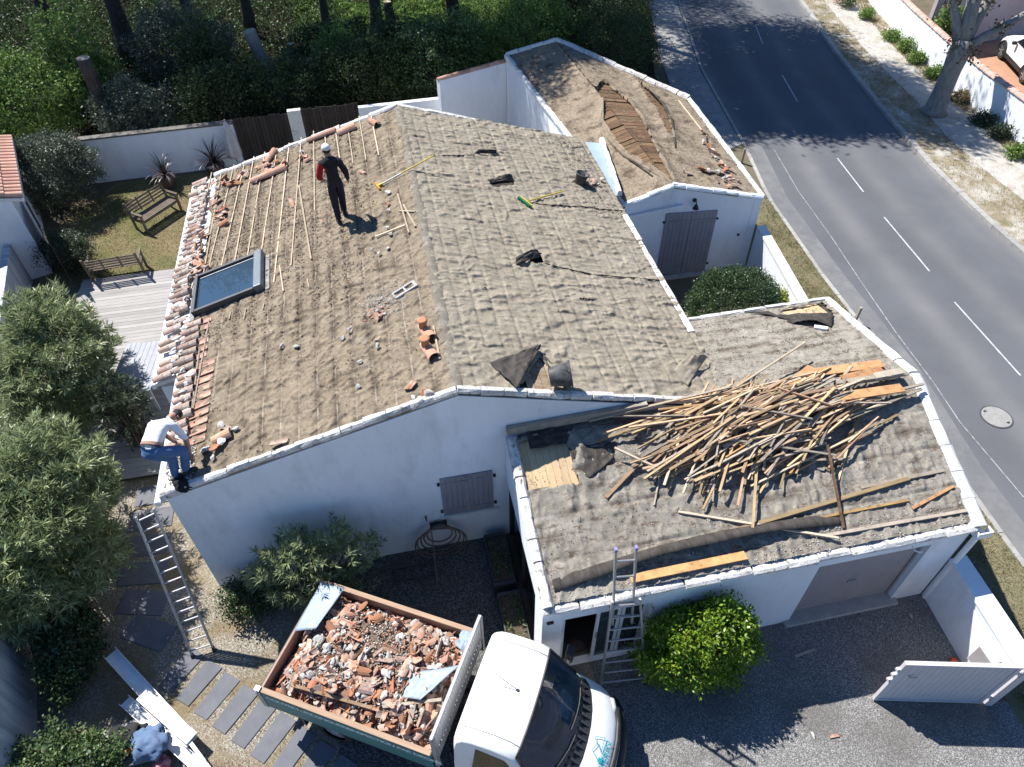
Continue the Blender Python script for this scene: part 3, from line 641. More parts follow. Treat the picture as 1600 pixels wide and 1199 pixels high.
# ================================================================== BUILDINGS
FELTS = []
def felt_h(pl, x, y):
    for p, xr, yr, H in FELTS:
        if p is pl:
            i = np.clip(((x-xr[0])/(xr[1]-xr[0])*(H.shape[0]-1)).round().astype(int), 0, H.shape[0]-1); j = np.clip(((y-yr[0])/(yr[1]-yr[0])*(H.shape[1]-1)).round().astype(int), 0, H.shape[1]-1)
            return H[i, j]
    return 0*x
def felt(name, xr, yr, pl, res, m, parent, outline=None, holes=(), axis='y', pitch=.34, amp=1.0, seed=0, sag=.012, lift=.05, shear=.0, fold=.055):
    """underlay sheet: a fine wrinkled mesh lying on roof plane pl; holes are torn open with lifted edges"""
    nx = int((xr[1]-xr[0])/res)+1; ny = int((yr[1]-yr[0])/res)+1
    X, Y = np.meshgrid(np.linspace(*xr, nx), np.linspace(*yr, ny), indexing='ij')
    # u runs across the laths (down the slope), v along them
    U, V = (X, Y) if axis == 'y' else (Y, X)
    wu = U+.10*perlin(U*2.3, V*2.3, seed+1)+.05*perlin(U*6, V*6, seed+2)
    wv = V+.10*perlin(U*2.3, V*2.3, seed+3)+.05*perlin(U*6, V*6, seed+4)
    H = np.zeros_like(X)
    for k, (fu, fv, ang, a, th) in enumerate(((1.5, 3.6, .30, .040, .50), (1.5, 3.9, -.42, .040, .52), (2.6, 4.6, .05, .024, .55), (3.4, 3.0, .95, .020, .60), (4.5, 7.5, -.2, .012, .55))):
        c, s = math.cos(ang), math.sin(ang)
        a1 = (wu*c+wv*s)*fu; b1 = (-wu*s+wv*c)*fv
        r = 1-np.abs(perlin(a1, b1, seed+10+k))*2.0
        msk = np.clip(perlin(U*1.3, V*1.3, seed+20+k)*2.6+.35, 0, 1)
        H += a*np.clip((r-th)/(1-th), 0, 1)**1.6*msk
    hsh = lambda a, b, k: np.mod(np.sin(a*127.1+b*311.7+k*74.7)*43758.5453, 1.0)
    H = H*.30
    for kk, (pt, lam, A_, sg) in enumerate(((pitch, .24, .85, 1), (pitch*1.9, .34, 1.0, -1), (pitch*1.27, .47, 1.0, .3))):
        cell = np.floor(U/pt+.5+kk*.31); uc = U/pt+.5+kk*.31-cell
        ph = V/lam+1.2*perlin(V*1.1, cell*5.77, seed+62+kk)+hsh(cell, 3.0, seed+kk)*9+.9*perlin(V*2.1, cell*3.3, seed+80+kk)+(2.0*perlin(V*.5, cell*7.31, seed+66+kk)+shear*sg)*uc+.30*perlin(U*5, V*3, seed+70+kk)
        idn = np.floor(ph); f = ph-idn
        am = hsh(idn, cell, seed+kk)**1.3; u0 = .2+.6*hsh(idn, cell, seed+kk+11); wd = .5+.6*hsh(idn, cell, seed+kk+23)
        win = np.clip(1.25*(1-((uc-u0)/wd)**2), 0, 1)*np.clip(uc/.06, 0, 1)*np.clip((1-uc)/.06, 0, 1)
        saw = np.where(f < .13, f/.13, np.exp(-(f-.13)/.20)*(1-f)/.87)
        H += fold*A_*am*win*saw
    H += .010*fbm(U*2.5, V*2.5, seed+31, 3)
    dl = np.abs((U/pitch+.5) % 1-.5)*pitch          # distance to the nearest lath line
    H *= np.clip(dl/.05, .35, 1)
    H = H*amp - sag*np.exp(-(dl/.03)**2)*np.clip(perlin(V*.7, np.round(U/pitch)*3.3, seed+40)*3+.45, 0, 1)
    H = np.where(H > .035, .035+.35*(H-.035), H)
    keep = np.ones(X.shape, bool)
    if outline is not None: keep &= in_poly(X, Y, outline)
    for hp in holes:
        ins = in_poly(X, Y, hp); d = poly_dist(X, Y, hp)
        jag = .05*perlin(X*5, Y*5, seed+50)
        H += np.where(~ins, lift*np.clip(1-d/.28, 0, 1)**1.5*(.55+1.1*np.clip(perlin(X*1.7, Y*1.7, seed+51)+.3, 0, 1)), 0)
        keep &= ~(ins & (d > .03+jag))
    FELTS.append((pl, xr, yr, H))
    Z = pl[0]*X+pl[1]*Y+pl[2]+H+.012
    Vv = np.stack([X, Y, Z], -1).reshape(-1, 3)
    idx = np.arange(nx*ny).reshape(nx, ny)
    F = np.stack([idx[:-1, :-1], idx[1:, :-1], idx[1:, 1:], idx[:-1, 1:]], -1).reshape(-1, 4)
    kf = (keep[:-1, :-1] & keep[1:, :-1] & keep[1:, 1:] & keep[:-1, 1:]).reshape(-1)
    F = F[kf]
    used = np.unique(F); rm = np.full(nx*ny, -1); rm[used] = np.arange(len(used))
    return add_np(name, Vv[used], rm[F], m, parent, smooth=False)

def wall_slab(root, P, z0, z1, m=M_white, name='wall'):
    mb = MB(); mb.prism(P, z0, z1); return mb.build(name, m, root)
def line_pieces(root, name, a, b, L, w, h, m, jit=.012, off=(0, 0, 0), half=False):
    """mortared verge pieces laid end to end from a to b"""
    a = Vector(a)+Vector(off); b = Vector(b)+Vector(off); D = b-a; n = max(1, round(D.length/L))
    for i in range(n):
        p = a+D*(i/n); q = a+D*((i+1)/n-.012/ D.length)
        j = Vector([random.uniform(-jit, jit) for _ in range(3)])
        mb = MB()
        d = (q-p).normalized(); s = d.cross(Vector((0, 0, 1))).normalized(); u = s.cross(d)
        ww = w*random.uniform(.86, 1.14); hh = h*random.uniform(.85, 1.15)
        V = []
        for c, e in ((p, 1.0), (p+(q-p)*.5, random.uniform(.9, 1.08)), (q, random.uniform(.88, 1.0))):
            for x, z in ((-.5, -.5), (.5, -.5), (.5, .1), (.30, .5), (-.30, .5), (-.5, .1)):
                V.append(c+s*x*ww*e+u*z*hh*(e if z > 0 else 1)+j+s*random.uniform(-.008, .008)+u*random.uniform(-.006, .006))
        F = [(0+r*6+k, r*6+(k+1) % 6, (r+1)*6+(k+1) % 6, (r+1)*6+k) for r in range(2) for k in range(6)]+[(5, 4, 3, 2, 1, 0), (12, 13, 14, 15, 16, 17)]
        mb.add(V, F); mb.build(name, m, root)
# half-round tile, length along local -x (down the slope), arch up; tapered and with thickness
def tile_mesh(name, L=.46, r0=.085, r1=.105, a0=0.0, a1=math.pi, m=M_tile, n=7, t=.013, jag=0.0, rng=None, flip=False):
    V = []; rng = rng or np.random.default_rng(0)
    rows = 3 if jag else 2
    for k in range(rows):
        f = k/(rows-1)
        for i in range(n+1):
            a = a0+(a1-a0)*i/n
            x = -L/2+L*f
            if jag: x += rng.normal()*jag*(1 if k != 1 else .15)
            r = r0+(r1-r0)*f
            for rr in (r, r-t):
                V.append((x, rr*math.cos(a), rr*math.sin(a)*(-1 if flip else 1)))
    V = np.array(V); V[:, 2] -= V[:, 2].mean() if jag else 0; V[:, 1] -= V[:, 1].mean() if jag else 0
    mb = MB(); w = 2*(n+1); F = []
    for k in range(rows-1):
        for i in range(n):
            a = k*w+2*i; b = a+w
            F += [(a, a+2, b+2, b), (a+1, b+1, b+3, a+3)]
        F += [(k*w, (k+1)*w, (k+1)*w+1, k*w+1), (k*w+2*n, k*w+2*n+1, (k+1)*w+2*n+1, (k+1)*w+2*n)]
    for k in (0, rows-1):
        for i in range(n):
            a = k*w+2*i; F.append((a, a+1, a+3, a+2))
    mb.add(V, F); return mb.mesh(name, m)
TILE_OLD = [tile_mesh('roof_tile', .46, .085, .10, m=M_oldtile), tile_mesh('roof_tile', .44, .08, .095, m=M_oldtile)]
TILE = tile_mesh('roof_tile', .46, .085, .105, m=M_tile)
TILE_UP = tile_mesh('roof_tile', .42, .150, .138, .95, math.pi-.95, m=M_pan, flip=True)
rngf = np.random.default_rng(21)
FRAG = []; FRAGO = []; LUMP = []
for k in range(12):
    a0 = rngf.uniform(0, 1.2); a1 = rngf.uniform(1.9, 3.1)
    FRAG.append(tile_mesh('tile_fragment', rngf.uniform(.14, .34), .085, .10, a0, a1, (M_tile, M_pan, M_brighttile, M_oldtile)[k % 4], 4, .014, .035, rngf, k % 3 == 0))
def rock_mesh(name, m, rng, r=.09):
    bm = bmesh.new(); bmesh.ops.create_icosphere(bm, subdivisions=2, radius=r)
    s = rng.uniform(.6, 1.5, 3); o = rng.uniform(0, 50)
    for v in bm.verts:
        c = v.co.copy(); n = float(perlin(c.x*14+o, c.y*14+c.z*9))+.5*float(perlin(c.x*30+o, c.z*30+c.y*14))
        v.co = Vector((c.x*s[0], c.y*s[1], c.z*s[2]*.8))*(1+.75*n)
    me = bpy.data.meshes.new(name); bm.to_mesh(me); bm.free(); me.materials.append(m); return me
for k in range(8): LUMP.append(rock_mesh('mortar_lump', M_lump, rngf))
def slope_rot(pl):
    n = Vector((-pl[0], -pl[1], 1)).normalized()
    return Vector((0, 0, 1)).rotation_difference(n).to_matrix().to_4x4()

# ---------------------------------------------------------------- main house
ML = (0.28, 0.0, 4.51-.28*.68); MR = (-0.29, 0.0, 4.51+.29*.68)
YF, YB, XL, XR, XRG = 8.12, 19.0, -4.42, 5.78, .68
house = thing('main_house', 'low white rendered house with its gable roof stripped to brown felt', 'house', (0.7, 13.5, 0))
def gable_wall(y0, y1, name='wall'):
    mb = MB(); P = [(XL, 0), (XR, 0), (XR, pz(MR, XR, 0)-.10), (XRG, 4.51-.10), (XL, pz(ML, XL, 0)-.10)]
    n = len(P)
    mb.add([(p[0], y0, p[1]) for p in P]+[(p[0], y1, p[1]) for p in P], [tuple(range(n)), tuple(range(2*n-1, n-1, -1))]+[(i, n+i, n+(i+1) % n, (i+1) % n) for i in range(n)])
    return mb.build(name, M_white, house)
gable_wall(YF, YF+.25); gable_wall(YB-.25, YB)
wall_slab(house, [(XL, YF+.25), (XL+.25, YF+.25), (XL+.25, YB-.25), (XL, YB-.25)], 0, pz(ML, XL, 0)-.10)
wall_slab(house, [(XR-.25, YF+.25), (XR, YF+.25), (XR, YB-.25), (XR-.25, YB-.25)], 0, pz(MR, XR, 0)-.12)
# roof carcass: boards under the felt
flap_px = [(765, 566), (846, 539), (888, 596), (866, 614), (808, 612)]
hole_main = [on_plane(*p, MR)[:2] for p in ((843, 556), (885, 604), (868, 616), (806, 612))]
hole_small = [[on_plane(*p, MR)[:2] for p in q] for q in (((762, 284), (800, 279), (804, 291), (770, 296)), ((752, 449), (762, 446), (764, 455), (755, 457)), ((822, 408), (848, 402), (850, 412), (838, 418)))]
mb = MB(); mb.prism([(XL+.02, YF+.02), (XRG-.003, YF+.02), (XRG-.003, YB-.02), (XL+.02, YB-.02)], lambda x, y: pz(ML, x, y)-.097, lambda x, y: pz(ML, x, y)-.03); mb.build('roof_deck', M_bareboard, house)
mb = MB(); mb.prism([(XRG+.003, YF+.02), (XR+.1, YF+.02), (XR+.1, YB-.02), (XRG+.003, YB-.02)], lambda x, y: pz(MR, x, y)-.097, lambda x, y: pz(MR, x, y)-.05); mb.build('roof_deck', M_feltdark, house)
for k in range(9):
    x = 1.9+k*.145
    mb = MB(); mb.prism([(x, YF+.10), (x+.138, YF+.10), (x+.138, YF+1.5), (x, YF+1.5)], lambda x, y: pz(MR, x, y)-.047, lambda x, y: pz(MR, x, y)-.018); mb.build('plank', M_bareboard, house)
felt('roofing_felt', (XL+.02, XRG), (YF+.06, YB-.06), ML, .023, M_felt, house, seed=1, amp=1.0, shear=-.7, fold=.072)
felt('roofing_felt', (XRG, XR+.12), (YF+.06, YB-.06), MR, .023, M_feltg, house, seed=5, amp=1.2, sag=.008, holes=[hole_main]+hole_small, lift=.03)
# ridge strip of felt
nR = 420; yy = np.linspace(YF+.06, YB-.06, nR); xx = np.linspace(-.11, .11, 7)
Xg, Yg = np.meshgrid(xx, yy, indexing='ij')
Zg = 4.51-np.abs(Xg)*.285+.040+.012*fbm(Xg*5, Yg*4, 60, 2)-.02*(np.abs(Xg) > .1)
idx = np.arange(7*nR).reshape(7, nR)
add_np('ridge_strip', np.stack([Xg+XRG+.012*perlin(Yg*1.5, Yg*0, 5), Yg, Zg], -1).reshape(-1, 3), np.stack([idx[:-1, :-1], idx[1:, :-1], idx[1:, 1:], idx[:-1, 1:]], -1).reshape(-1, 4), mat('ridge_felt', (0.215, 0.19, 0.15), (0.14, 0.123, 0.098), 5, .95, .01, 60, spots=((0.33, 0.295, 0.24), 5, .50, .66, .8)), house, smooth=True)
# verges (mortar bedded tiles along both gables)
for y, m in ((YF+.05, M_mortar), (YB-.08, M_mortar)):
    line_pieces(house, 'verge_tile', (XL-.06, y, pz(ML, XL-.06, 0)+.02), (XRG, y, 4.53), .40, .14 if y < 10 else .20, .10, m)
    line_pieces(house, 'verge_tile', (XRG, y, 4.53), (XR+(.0 if y < 10 else -.35), y, pz(MR, XR, 0)+.02), .40, .14 if y < 10 else .20, .10, m)
# right eave: white mortared band and gutter-like plank
line_pieces(house, 'eave_mortar', (XR+.06, 10.2, pz(MR, XR+.06, 0)+.0), (XR+.06, 14.75, pz(MR, XR+.06, 0)+.0), .55, .17, .10, M_whiteold)
# left eave: the strip of tiles still in place, two courses, channels between
def eave_tiles(y0, y1, x0, x1, courses, step=.222, jitter=1.0):
    R = slope_rot(ML)
    y = y0
    while y < y1:
        for c in range(courses):
            x = x0+(x1-x0)*(c+.5)/courses
            if random.random() < .04: continue
            z = pz(ML, x, y)+.045+.03*c
            M = Matrix.Translation((x+random.uniform(-.03, .03)*jitter, y+random.uniform(-.015, .015)*jitter, z)) @ R @ rotz(random.uniform(-.06, .06)*jitter)
            inst('roof_tile', random.choice(TILE_OLD), M @ Matrix.Diagonal((random.uniform(.75, 1.05), random.uniform(.8, 1), random.uniform(.7, 1), 1)), house)
        y += step*random.uniform(.95, 1.05)
eave_tiles(11.2, 18.9, -5.02, -4.60, 1, .20, 2.2)
eave_tiles(11.2, 12.7, -4.62, -4.18, 1)
eave_tiles(8.95, 11.1, -4.52, -4.10, 1)
# channel tiles (pan up) paler, between
R_ = slope_rot(ML)
for k in range(10):
    y = 9.0+k*.222
    o = inst('roof_tile', TILE_UP, Matrix.Translation((-4.02, y+.11, pz(ML, -4.02, y)+.165)) @ R_ @ rotz(random.uniform(-.04, .04)), house)
for k in range(6):
    y = 11.3+k*.222
    if k in (3,): continue
    o = inst('roof_tile', TILE_UP, Matrix.Translation((-4.22, y+.11, pz(ML, -4.22, y)+.165)) @ R_ @ rotz(random.uniform(-.05, .05)), house)
for k in range(95):
    y = 9.0+(18.8-9.0)*k/95+random.uniform(-.05, .05)
    x = (-4.62 if y > 11.2 else -4.30)+random.uniform(-.20, .10)
    if y > 12.8: x = random.choice((-4.95, -4.8, -4.66))+random.uniform(-.06, .06)
    s_ = random.uniform(.5, .95)
    inst('mortar_bed', LUMP[k % 8], Matrix.Translation((x, y, pz(ML, x, y)+.10)) @ R_ @ rotz(random.uniform(-.4, .4)) @ Matrix.Diagonal((s_*1.25, s_*.7, s_*.6, 1)), house)
mb = MB(); mb.prism([(-5.05, 11.15), (XL+.05, 11.15), (XL+.05, 18.95), (-5.05, 18.95)], lambda x, y: pz(ML, x, y)-.12, lambda x, y: pz(ML, x, y)-.035); mb.build('eave_overhang', M_whiteold, house)
mb = MB(); mb.span((-5.13, 11.12, pz(ML, -5.06, 0)-.14), (-5.055, 19.0, pz(ML, -5.06, 0)-.02)); mb.build('eave_fascia', M_white, house)
mb = MB(); mb.tube([(-4.56, 8.05, 2.96), (-4.56, 11.05, 2.98)], .065, 10); mb.build('gutter', M_pvc, house)
mb = MB(); mb.tube([(-4.50, 11.02, 2.9), (-4.62, 11.0, 2.5), (-4.60, 10.95, 0.0)], .05, 8); mb.build('downpipe', M_pvc, house)
mb = MB()
for a in range(7):
    t0 = a/6*math.pi; pass
mb.prism([(-5.0, 11.2), (-4.45, 11.2), (-4.45, 11.4), (-5.0, 11.4)], 0, 2.72); mb.build('porch_pillar', M_white, house)
mb = MB(); mb.prism([(XL-.09, YF-.02), (XL+.42, YF-.02), (XL+.42, YF+.55), (XL-.09, YF+.55)], lambda x, y: pz(ML, x, y)-.1, lambda x, y: pz(ML, x, y)+.035); mb.build('eave_corner', M_mortar, house)
# laths still nailed on the left slope, running along the house
def lath(root, pl, a_px, b_px, w=.026, h=.024, m=M_lathpale, off=.045, name='batten'):
    A = on_plane(*a_px, pl, off); B = on_plane(*b_px, pl, off)
    mb = MB(); mb.beam(A, B, w, h, (-pl[0], -pl[1], 1)); return mb.build(name, m, root)
for a, b in (((331, 270), (314, 345)), ((347, 265), (318, 430)), ((366, 258), (326, 420)), ((383, 252), (344, 426)), ((397, 245), (367, 408)), ((414, 238), (387, 400)), ((433, 232), (408, 398)), ((452, 224), (428, 442)),
             ((471, 215), (455, 415)), ((490, 205), (492, 330)), ((525, 208), (533, 262)), ((543, 195), (552, 256)), ((561, 182), (572, 250)), ((579, 176), (592, 243)), ((508, 214), (516, 290)), ((437, 415), (443, 455)), ((480, 436), (483, 449)), ((302, 442), (299, 452))):
    lath(house, ML, a, b)
for a, b in (((312, 545), (300, 640)), ((303, 560), (287, 720)), ((327, 500), (300, 650)), ((412, 475), (411, 483)), ((384, 483), (381, 500)), ((361, 488), (358, 499))):
    lath(house, ML, a, b, m=M_lathgrey)
# skylight
sk = [on_plane(*p, ML, .0) for p in ((303, 497), (313, 440), (411, 399), (417, 455))]
A_, B_, C_, D_ = [Vector(p) for p in sk]
skc = (A_+B_+C_+D_)/4; ex = ((D_-A_)+(C_-B_)).normalized(); ez = Vector((-ML[0], 0, 1)).normalized(); ey = ez.cross(ex).normalized(); ex = ey.cross(ez)
lx = ((D_-A_).length+(C_-B_).length)/2; ly = ((B_-A_).length+(C_-D_).length)/2
RS = Matrix((ex, ey, ez)).transposed()
roofwin = bpy.data.objects.new('skylight', None); COL.objects.link(roofwin); roofwin.parent = house
roofwin.matrix_basis = wmat(house).inverted() @ (Matrix.Translation(skc) @ RS.to_4x4())
def loc_build(mb, name, m, parent):
    o = mb.build(name, m, None, local=True); o.parent = parent; return o
mb = MB()
fw = .075; hh = .17
mb.span((-lx/2, -ly/2, 0), (-lx/2+fw, ly/2, hh)); mb.span((-lx/2+fw+.002, -ly/2, 0), (lx/2-.18, -ly/2+fw, hh)); mb.span((-lx/2+fw+.002, ly/2-fw, 0), (lx/2-.18, ly/2, hh))
bevel(loc_build(mb, 'frame', M_darkmetal, roofwin), .012)
mb = MB(); mb.span((lx/2-.178, -ly/2-.01, 0), (lx/2+.02, ly/2+.01, hh+.035)); bevel(loc_build(mb, 'top_cover', M_cover, roofwin), .03, 3)
mb = MB(); mb.span((-lx/2+fw+.002, -ly/2+fw+.002, .09), (lx/2-.182, ly/2-fw-.002, .10)); loc_build(mb, 'pane', glass_mat('skylight_glass', (0.03, 0.055, 0.085), .0, .02), roofwin)
mb = MB()
for s in (-1, 1): mb.span((-lx/2+fw+.03, s*(ly/2-fw-.03)-.012, .104), (lx/2-.22, s*(ly/2-fw-.03)+.012, .112))
loc_build(mb, 'glazing_bead', M_alu, roofwin)
mb = MB(); mb.span((-lx/2-.12, -ly/2-.1, .02), (-lx/2-.004, ly/2+.06, .035)); mb.span((lx/2+.025, -ly/2-.02, .03), (lx/2+.13, ly/2-.1, .045)); loc_build(mb, 'flashing', mat('lead_flashing', (0.22, 0.22, 0.22), (0.15, 0.15, 0.15), 7, .6, .004, 30, spots=((0.4, 0.38, 0.35), 9, .5, .7, .6)), roofwin)
# shutters on the gable wall
def shutter_pair(root, x0, x1, z0, z1, y, face=-1, m=M_shutter, n=5, straps=True, depth=.035, skew=None):
    mid = (x0+x1)/2
    Yf = (lambda x: y) if skew is None else skew
    for (a, b) in ((x0, mid-.006), (mid+.006, x1)):
        sh = bpy.data.objects.new('shutter', None); COL.objects.link(sh); sh.parent = root
        w = (b-a)/n
        for i in range(n):
            p0, p1 = a+i*w+.003, a+(i+1)*w-.003
            mb = MB(); mb.prism([(p0, Yf(p0)-depth), (p1, Yf(p1)-depth), (p1, Yf(p1)-.004), (p0, Yf(p0)-.004)], z0, z1-random.uniform(0, .002)); mb.build('board', m, sh)
        if straps:
            for zz in (z0+(z1-z0)*.13, z0+(z1-z0)*.87):
                mb = MB(); mb.prism([(a+.02, Yf(a)-depth-.012), (b-.05, Yf(b)-depth-.012), (b-.05, Yf(b)-depth-.001), (a+.02, Yf(a)-depth-.001)], zz-.022, zz+.022); mb.build('strap_hinge', m, sh)
        xh = a if a == x0 else b
        for zz in (z0+(z1-z0)*.13, z0+(z1-z0)*.87):
            mb = MB(); mb.box((xh+(-.035 if a == x0 else .035), Yf(xh)-.03, zz), (.05, .05, .045)); mb.build('pintle', M_iron, sh)
shutter_pair(house, .19, 1.19, 1.10, 2.28, YF)
mb = MB(); mb.span((.12, YF-.07, 1.045), (1.30, YF+.01, 1.085)); mb.build('window_sill', M_whiteold, house)
mb = MB(); mb.ring((.68, YF-.055, 2.24), (.68, YF-.075, 2.24), .03, .03, 8); mb.box((.68, YF-.055, 2.12), (.03, .03, .12)); mb.build('shutter_latch', M_shutter, house)
mb = MB(); mb.box((-.17, YF-.02, 1.10), (.02, .03, .16)); mb.box((-.17, YF-.05, 1.16), (.03, .05, .04)); mb.build('shutter_stay', M_iron, house)
# peeled flap of felt by the front verge
def cloth_patch(name, P, n, m, parent=None, fold=.03, seed=0, thick=.008, smooth=True, curl=None):
    """a sheet spanned by four corners P, rippled, with thickness"""
    P = [np.array(p, float) for p in P]; u = np.linspace(0, 1, n); U, V = np.meshgrid(u, u, indexing='ij')
    S = ((1-U)*(1-V))[..., None]*P[0]+(U*(1-V))[..., None]*P[1]+(U*V)[..., None]*P[2]+((1-U)*V)[..., None]*P[3]
    nrm = np.cross(P[1]-P[0], P[3]-P[0]); nrm = nrm/np.linalg.norm(nrm)*(1 if nrm[2] > 0 else -1)
    S = S+nrm*(fold*(fbm(U*4, V*4, seed, 3)))[..., None]
    if curl is not None: S = S+nrm*curl(U, V)[..., None]
    jx = .10*perlin(U*6+seed, V*0+seed, 3)
    top = S.reshape(-1, 3); bot = top-nrm*thick
    idx = np.arange(n*n).reshape(n, n)
    F = np.stack([idx[:-1, :-1], idx[1:, :-1], idx[1:, 1:], idx[:-1, 1:]], -1).reshape(-1, 4)
    Fb = F[:, ::-1]+n*n
    ring = np.concatenate([idx[:, 0], idx[-1, 1:], idx[-2::-1, -1], idx[0, -2:0:-1]]); rn = np.roll(ring, -1)
    Fs = np.stack([ring, rn, rn+n*n, ring+n*n], 1)[:, ::-1]
    return add_np(name, np.concatenate([top, bot]), np.concatenate([F, Fb, Fs]), m, parent, smooth)
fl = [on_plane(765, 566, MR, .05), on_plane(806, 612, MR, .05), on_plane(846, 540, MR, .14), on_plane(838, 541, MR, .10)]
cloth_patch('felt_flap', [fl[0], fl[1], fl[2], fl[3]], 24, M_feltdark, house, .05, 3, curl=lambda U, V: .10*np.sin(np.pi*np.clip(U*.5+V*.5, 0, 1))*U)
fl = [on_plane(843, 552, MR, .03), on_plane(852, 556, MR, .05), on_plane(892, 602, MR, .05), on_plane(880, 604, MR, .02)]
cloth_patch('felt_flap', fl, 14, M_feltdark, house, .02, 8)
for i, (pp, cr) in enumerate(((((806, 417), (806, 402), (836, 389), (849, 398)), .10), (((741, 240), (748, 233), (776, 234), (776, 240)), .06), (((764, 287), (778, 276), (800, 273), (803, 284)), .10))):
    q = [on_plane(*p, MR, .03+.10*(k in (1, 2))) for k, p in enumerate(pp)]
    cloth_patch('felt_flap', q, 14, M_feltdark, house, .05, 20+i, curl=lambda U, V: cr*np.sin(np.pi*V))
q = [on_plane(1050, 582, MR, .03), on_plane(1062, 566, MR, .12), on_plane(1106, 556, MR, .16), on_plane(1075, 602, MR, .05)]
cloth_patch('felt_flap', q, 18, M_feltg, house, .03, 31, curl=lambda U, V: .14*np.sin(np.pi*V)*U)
for pts in (((848, 411), (880, 419), (920, 428), (965, 433), (1000, 435), (1030, 438)), ((690, 243), (720, 243), (742, 242)), ((905, 322), (940, 327), (978, 330)), ((822, 316), (850, 320), (905, 323)), ((905, 466), (925, 468), (935, 467))):
    P = np.array([on_plane(*p, MR, .045) for p in pts]); P2, L_ = lerp_line(P, np.linspace(0, lerp_line(P, [0])[1], 26)); P2[:, 1] += .03*perlin(np.arange(26)*.4, np.zeros(26), 4)
    mb = MB(); mb.tube(P2, [.006+.012*abs(math.sin(k*.9)) for k in range(26)], 5); mb.build('torn_seam', M_feltdark, house)
# chimney stub flush with the roof: hollow concrete block
def rbox(mb, pl, px, off, size, rot):
    c = on_plane(*px, pl, off); R = (slope_rot(pl) @ rotz(rot)).to_3x3(); mb.box(c, size, R); return c, R
mb = MB(); c = Vector(on_plane(634, 456, ML, -.005)); R = (slope_rot(ML) @ rotz(.35)).to_3x3()
for off, s in (((0, -.085, 0), (.50, .04, .14)), ((0, .085, 0), (.50, .04, .14)), ((-.235, 0, 0), (.03, .13, .14)), ((0, 0, 0), (.035, .13, .14)), ((.22, 0, 0), (.06, .13, .14))): mb.box(c+R @ Vector(off), s, R)
mb.build('chimney_block', M_concrete, house)
mb = MB(); mb.box(c+R @ Vector((0, 0, -.045)), (.44, .128, .01), R); mb.build('flue_dark_plate', M_iron, house)  # black plate put in for the shade inside the block's hollows

# ---------------------------------------------------------------- garage
GF = (0.0, 0.27, 3.27-.27*7.95); GB = (0.0, -0.24, 3.27+.24*7.95)
gar = thing('garage', 'white flat-fronted garage building with a low felt roof and taupe door', 'garage', (5.3, 8.0, 0))
g_fl = (1.45, 5.10); g_fr = (9.12, 5.10); g_rr = (9.42, 7.95); g_br = (9.62, 11.14); g_bl = (5.6, 11.14); g_rl = (1.47, 7.95)
zf = pz(GF, 0, 5.1)
# front wall built round its openings (sliding door 1.74-3.3, garage door 6.3-8.5)
def front(x0, x1, z0, z1, d=.22, m=M_white, name='wall'):
    mb = MB(); mb.span((x0, 5.10, z0), (x1, 5.10+d, z1)); return mb.build(name, m, gar)
front(1.45, 1.80, 0, zf-.09); front(3.36, 6.32, 0, 2.03); front(8.45, 9.12, 0, 2.03); front(1.802, 9.12, 2.032, zf-.09); front(1.802, 3.358, 1.96, 2.03)
mb = MB(); mb.prism([g_fr, (9.42, 7.95), (9.62, 11.14), (9.40, 11.14), (9.2, 7.95), (8.90, 5.325)], 0, lambda x, y: min(pz(GF, x, y), pz(GB, x, y))-.09); mb.build('wall', M_white, gar)
mb = MB(); mb.prism([(6.0, 10.92), (9.40, 10.92), (9.40, 11.14), (6.0, 11.14)], 0, pz(GB, 0, 11.14)-.09); mb.build('wall', M_white, gar)
# left wall: rendered head above dark glazing
mb = MB(); mb.prism([(1.45, 5.325), (1.67, 5.325), (1.67, 8.11), (1.45, 8.11)], 2.0, lambda x, y: pz(GF, x, min(y, 7.95))-.09); mb.build('wall', M_white, gar)
mb = MB(); mb.prism([(1.45, 5.325), (1.67, 5.325), (1.67, 5.6), (1.45, 5.6)], 0, 1.995); mb.build('wall', M_white, gar)
mb = MB(); mb.span((1.55, 5.602, .05), (1.575, 8.11, 1.995)); mb.build('side_glazing', glass_mat('dark_glazing', (0.02, 0.025, 0.03), .15), gar)
for y in (5.63, 6.85, 8.08):
    mb = MB(); mb.span((1.50, y-.03, 0.0), (1.62, y+.03, 1.993)); mb.build('glazing_mullion', M_darkmetal, gar)
# garage door, reveal, threshold
gd = bpy.data.objects.new('garage_door', None); COL.objects.link(gd); gd.parent = gar
n = 26
for i in range(n):
    x0 = 6.364+i*(2.042/n); mb = MB(); mb.span((x0+.003, 5.236, .10), (x0+2.042/n-.003, 5.268, 2.025)); mb.build('panel_board', M_garagedoor, gd)
mb = MB(); mb.span((6.2, 4.98, 0.0), (8.55, 5.32, .09)); bevel(mb.build('threshold', M_concrete, gar), .01, 1)
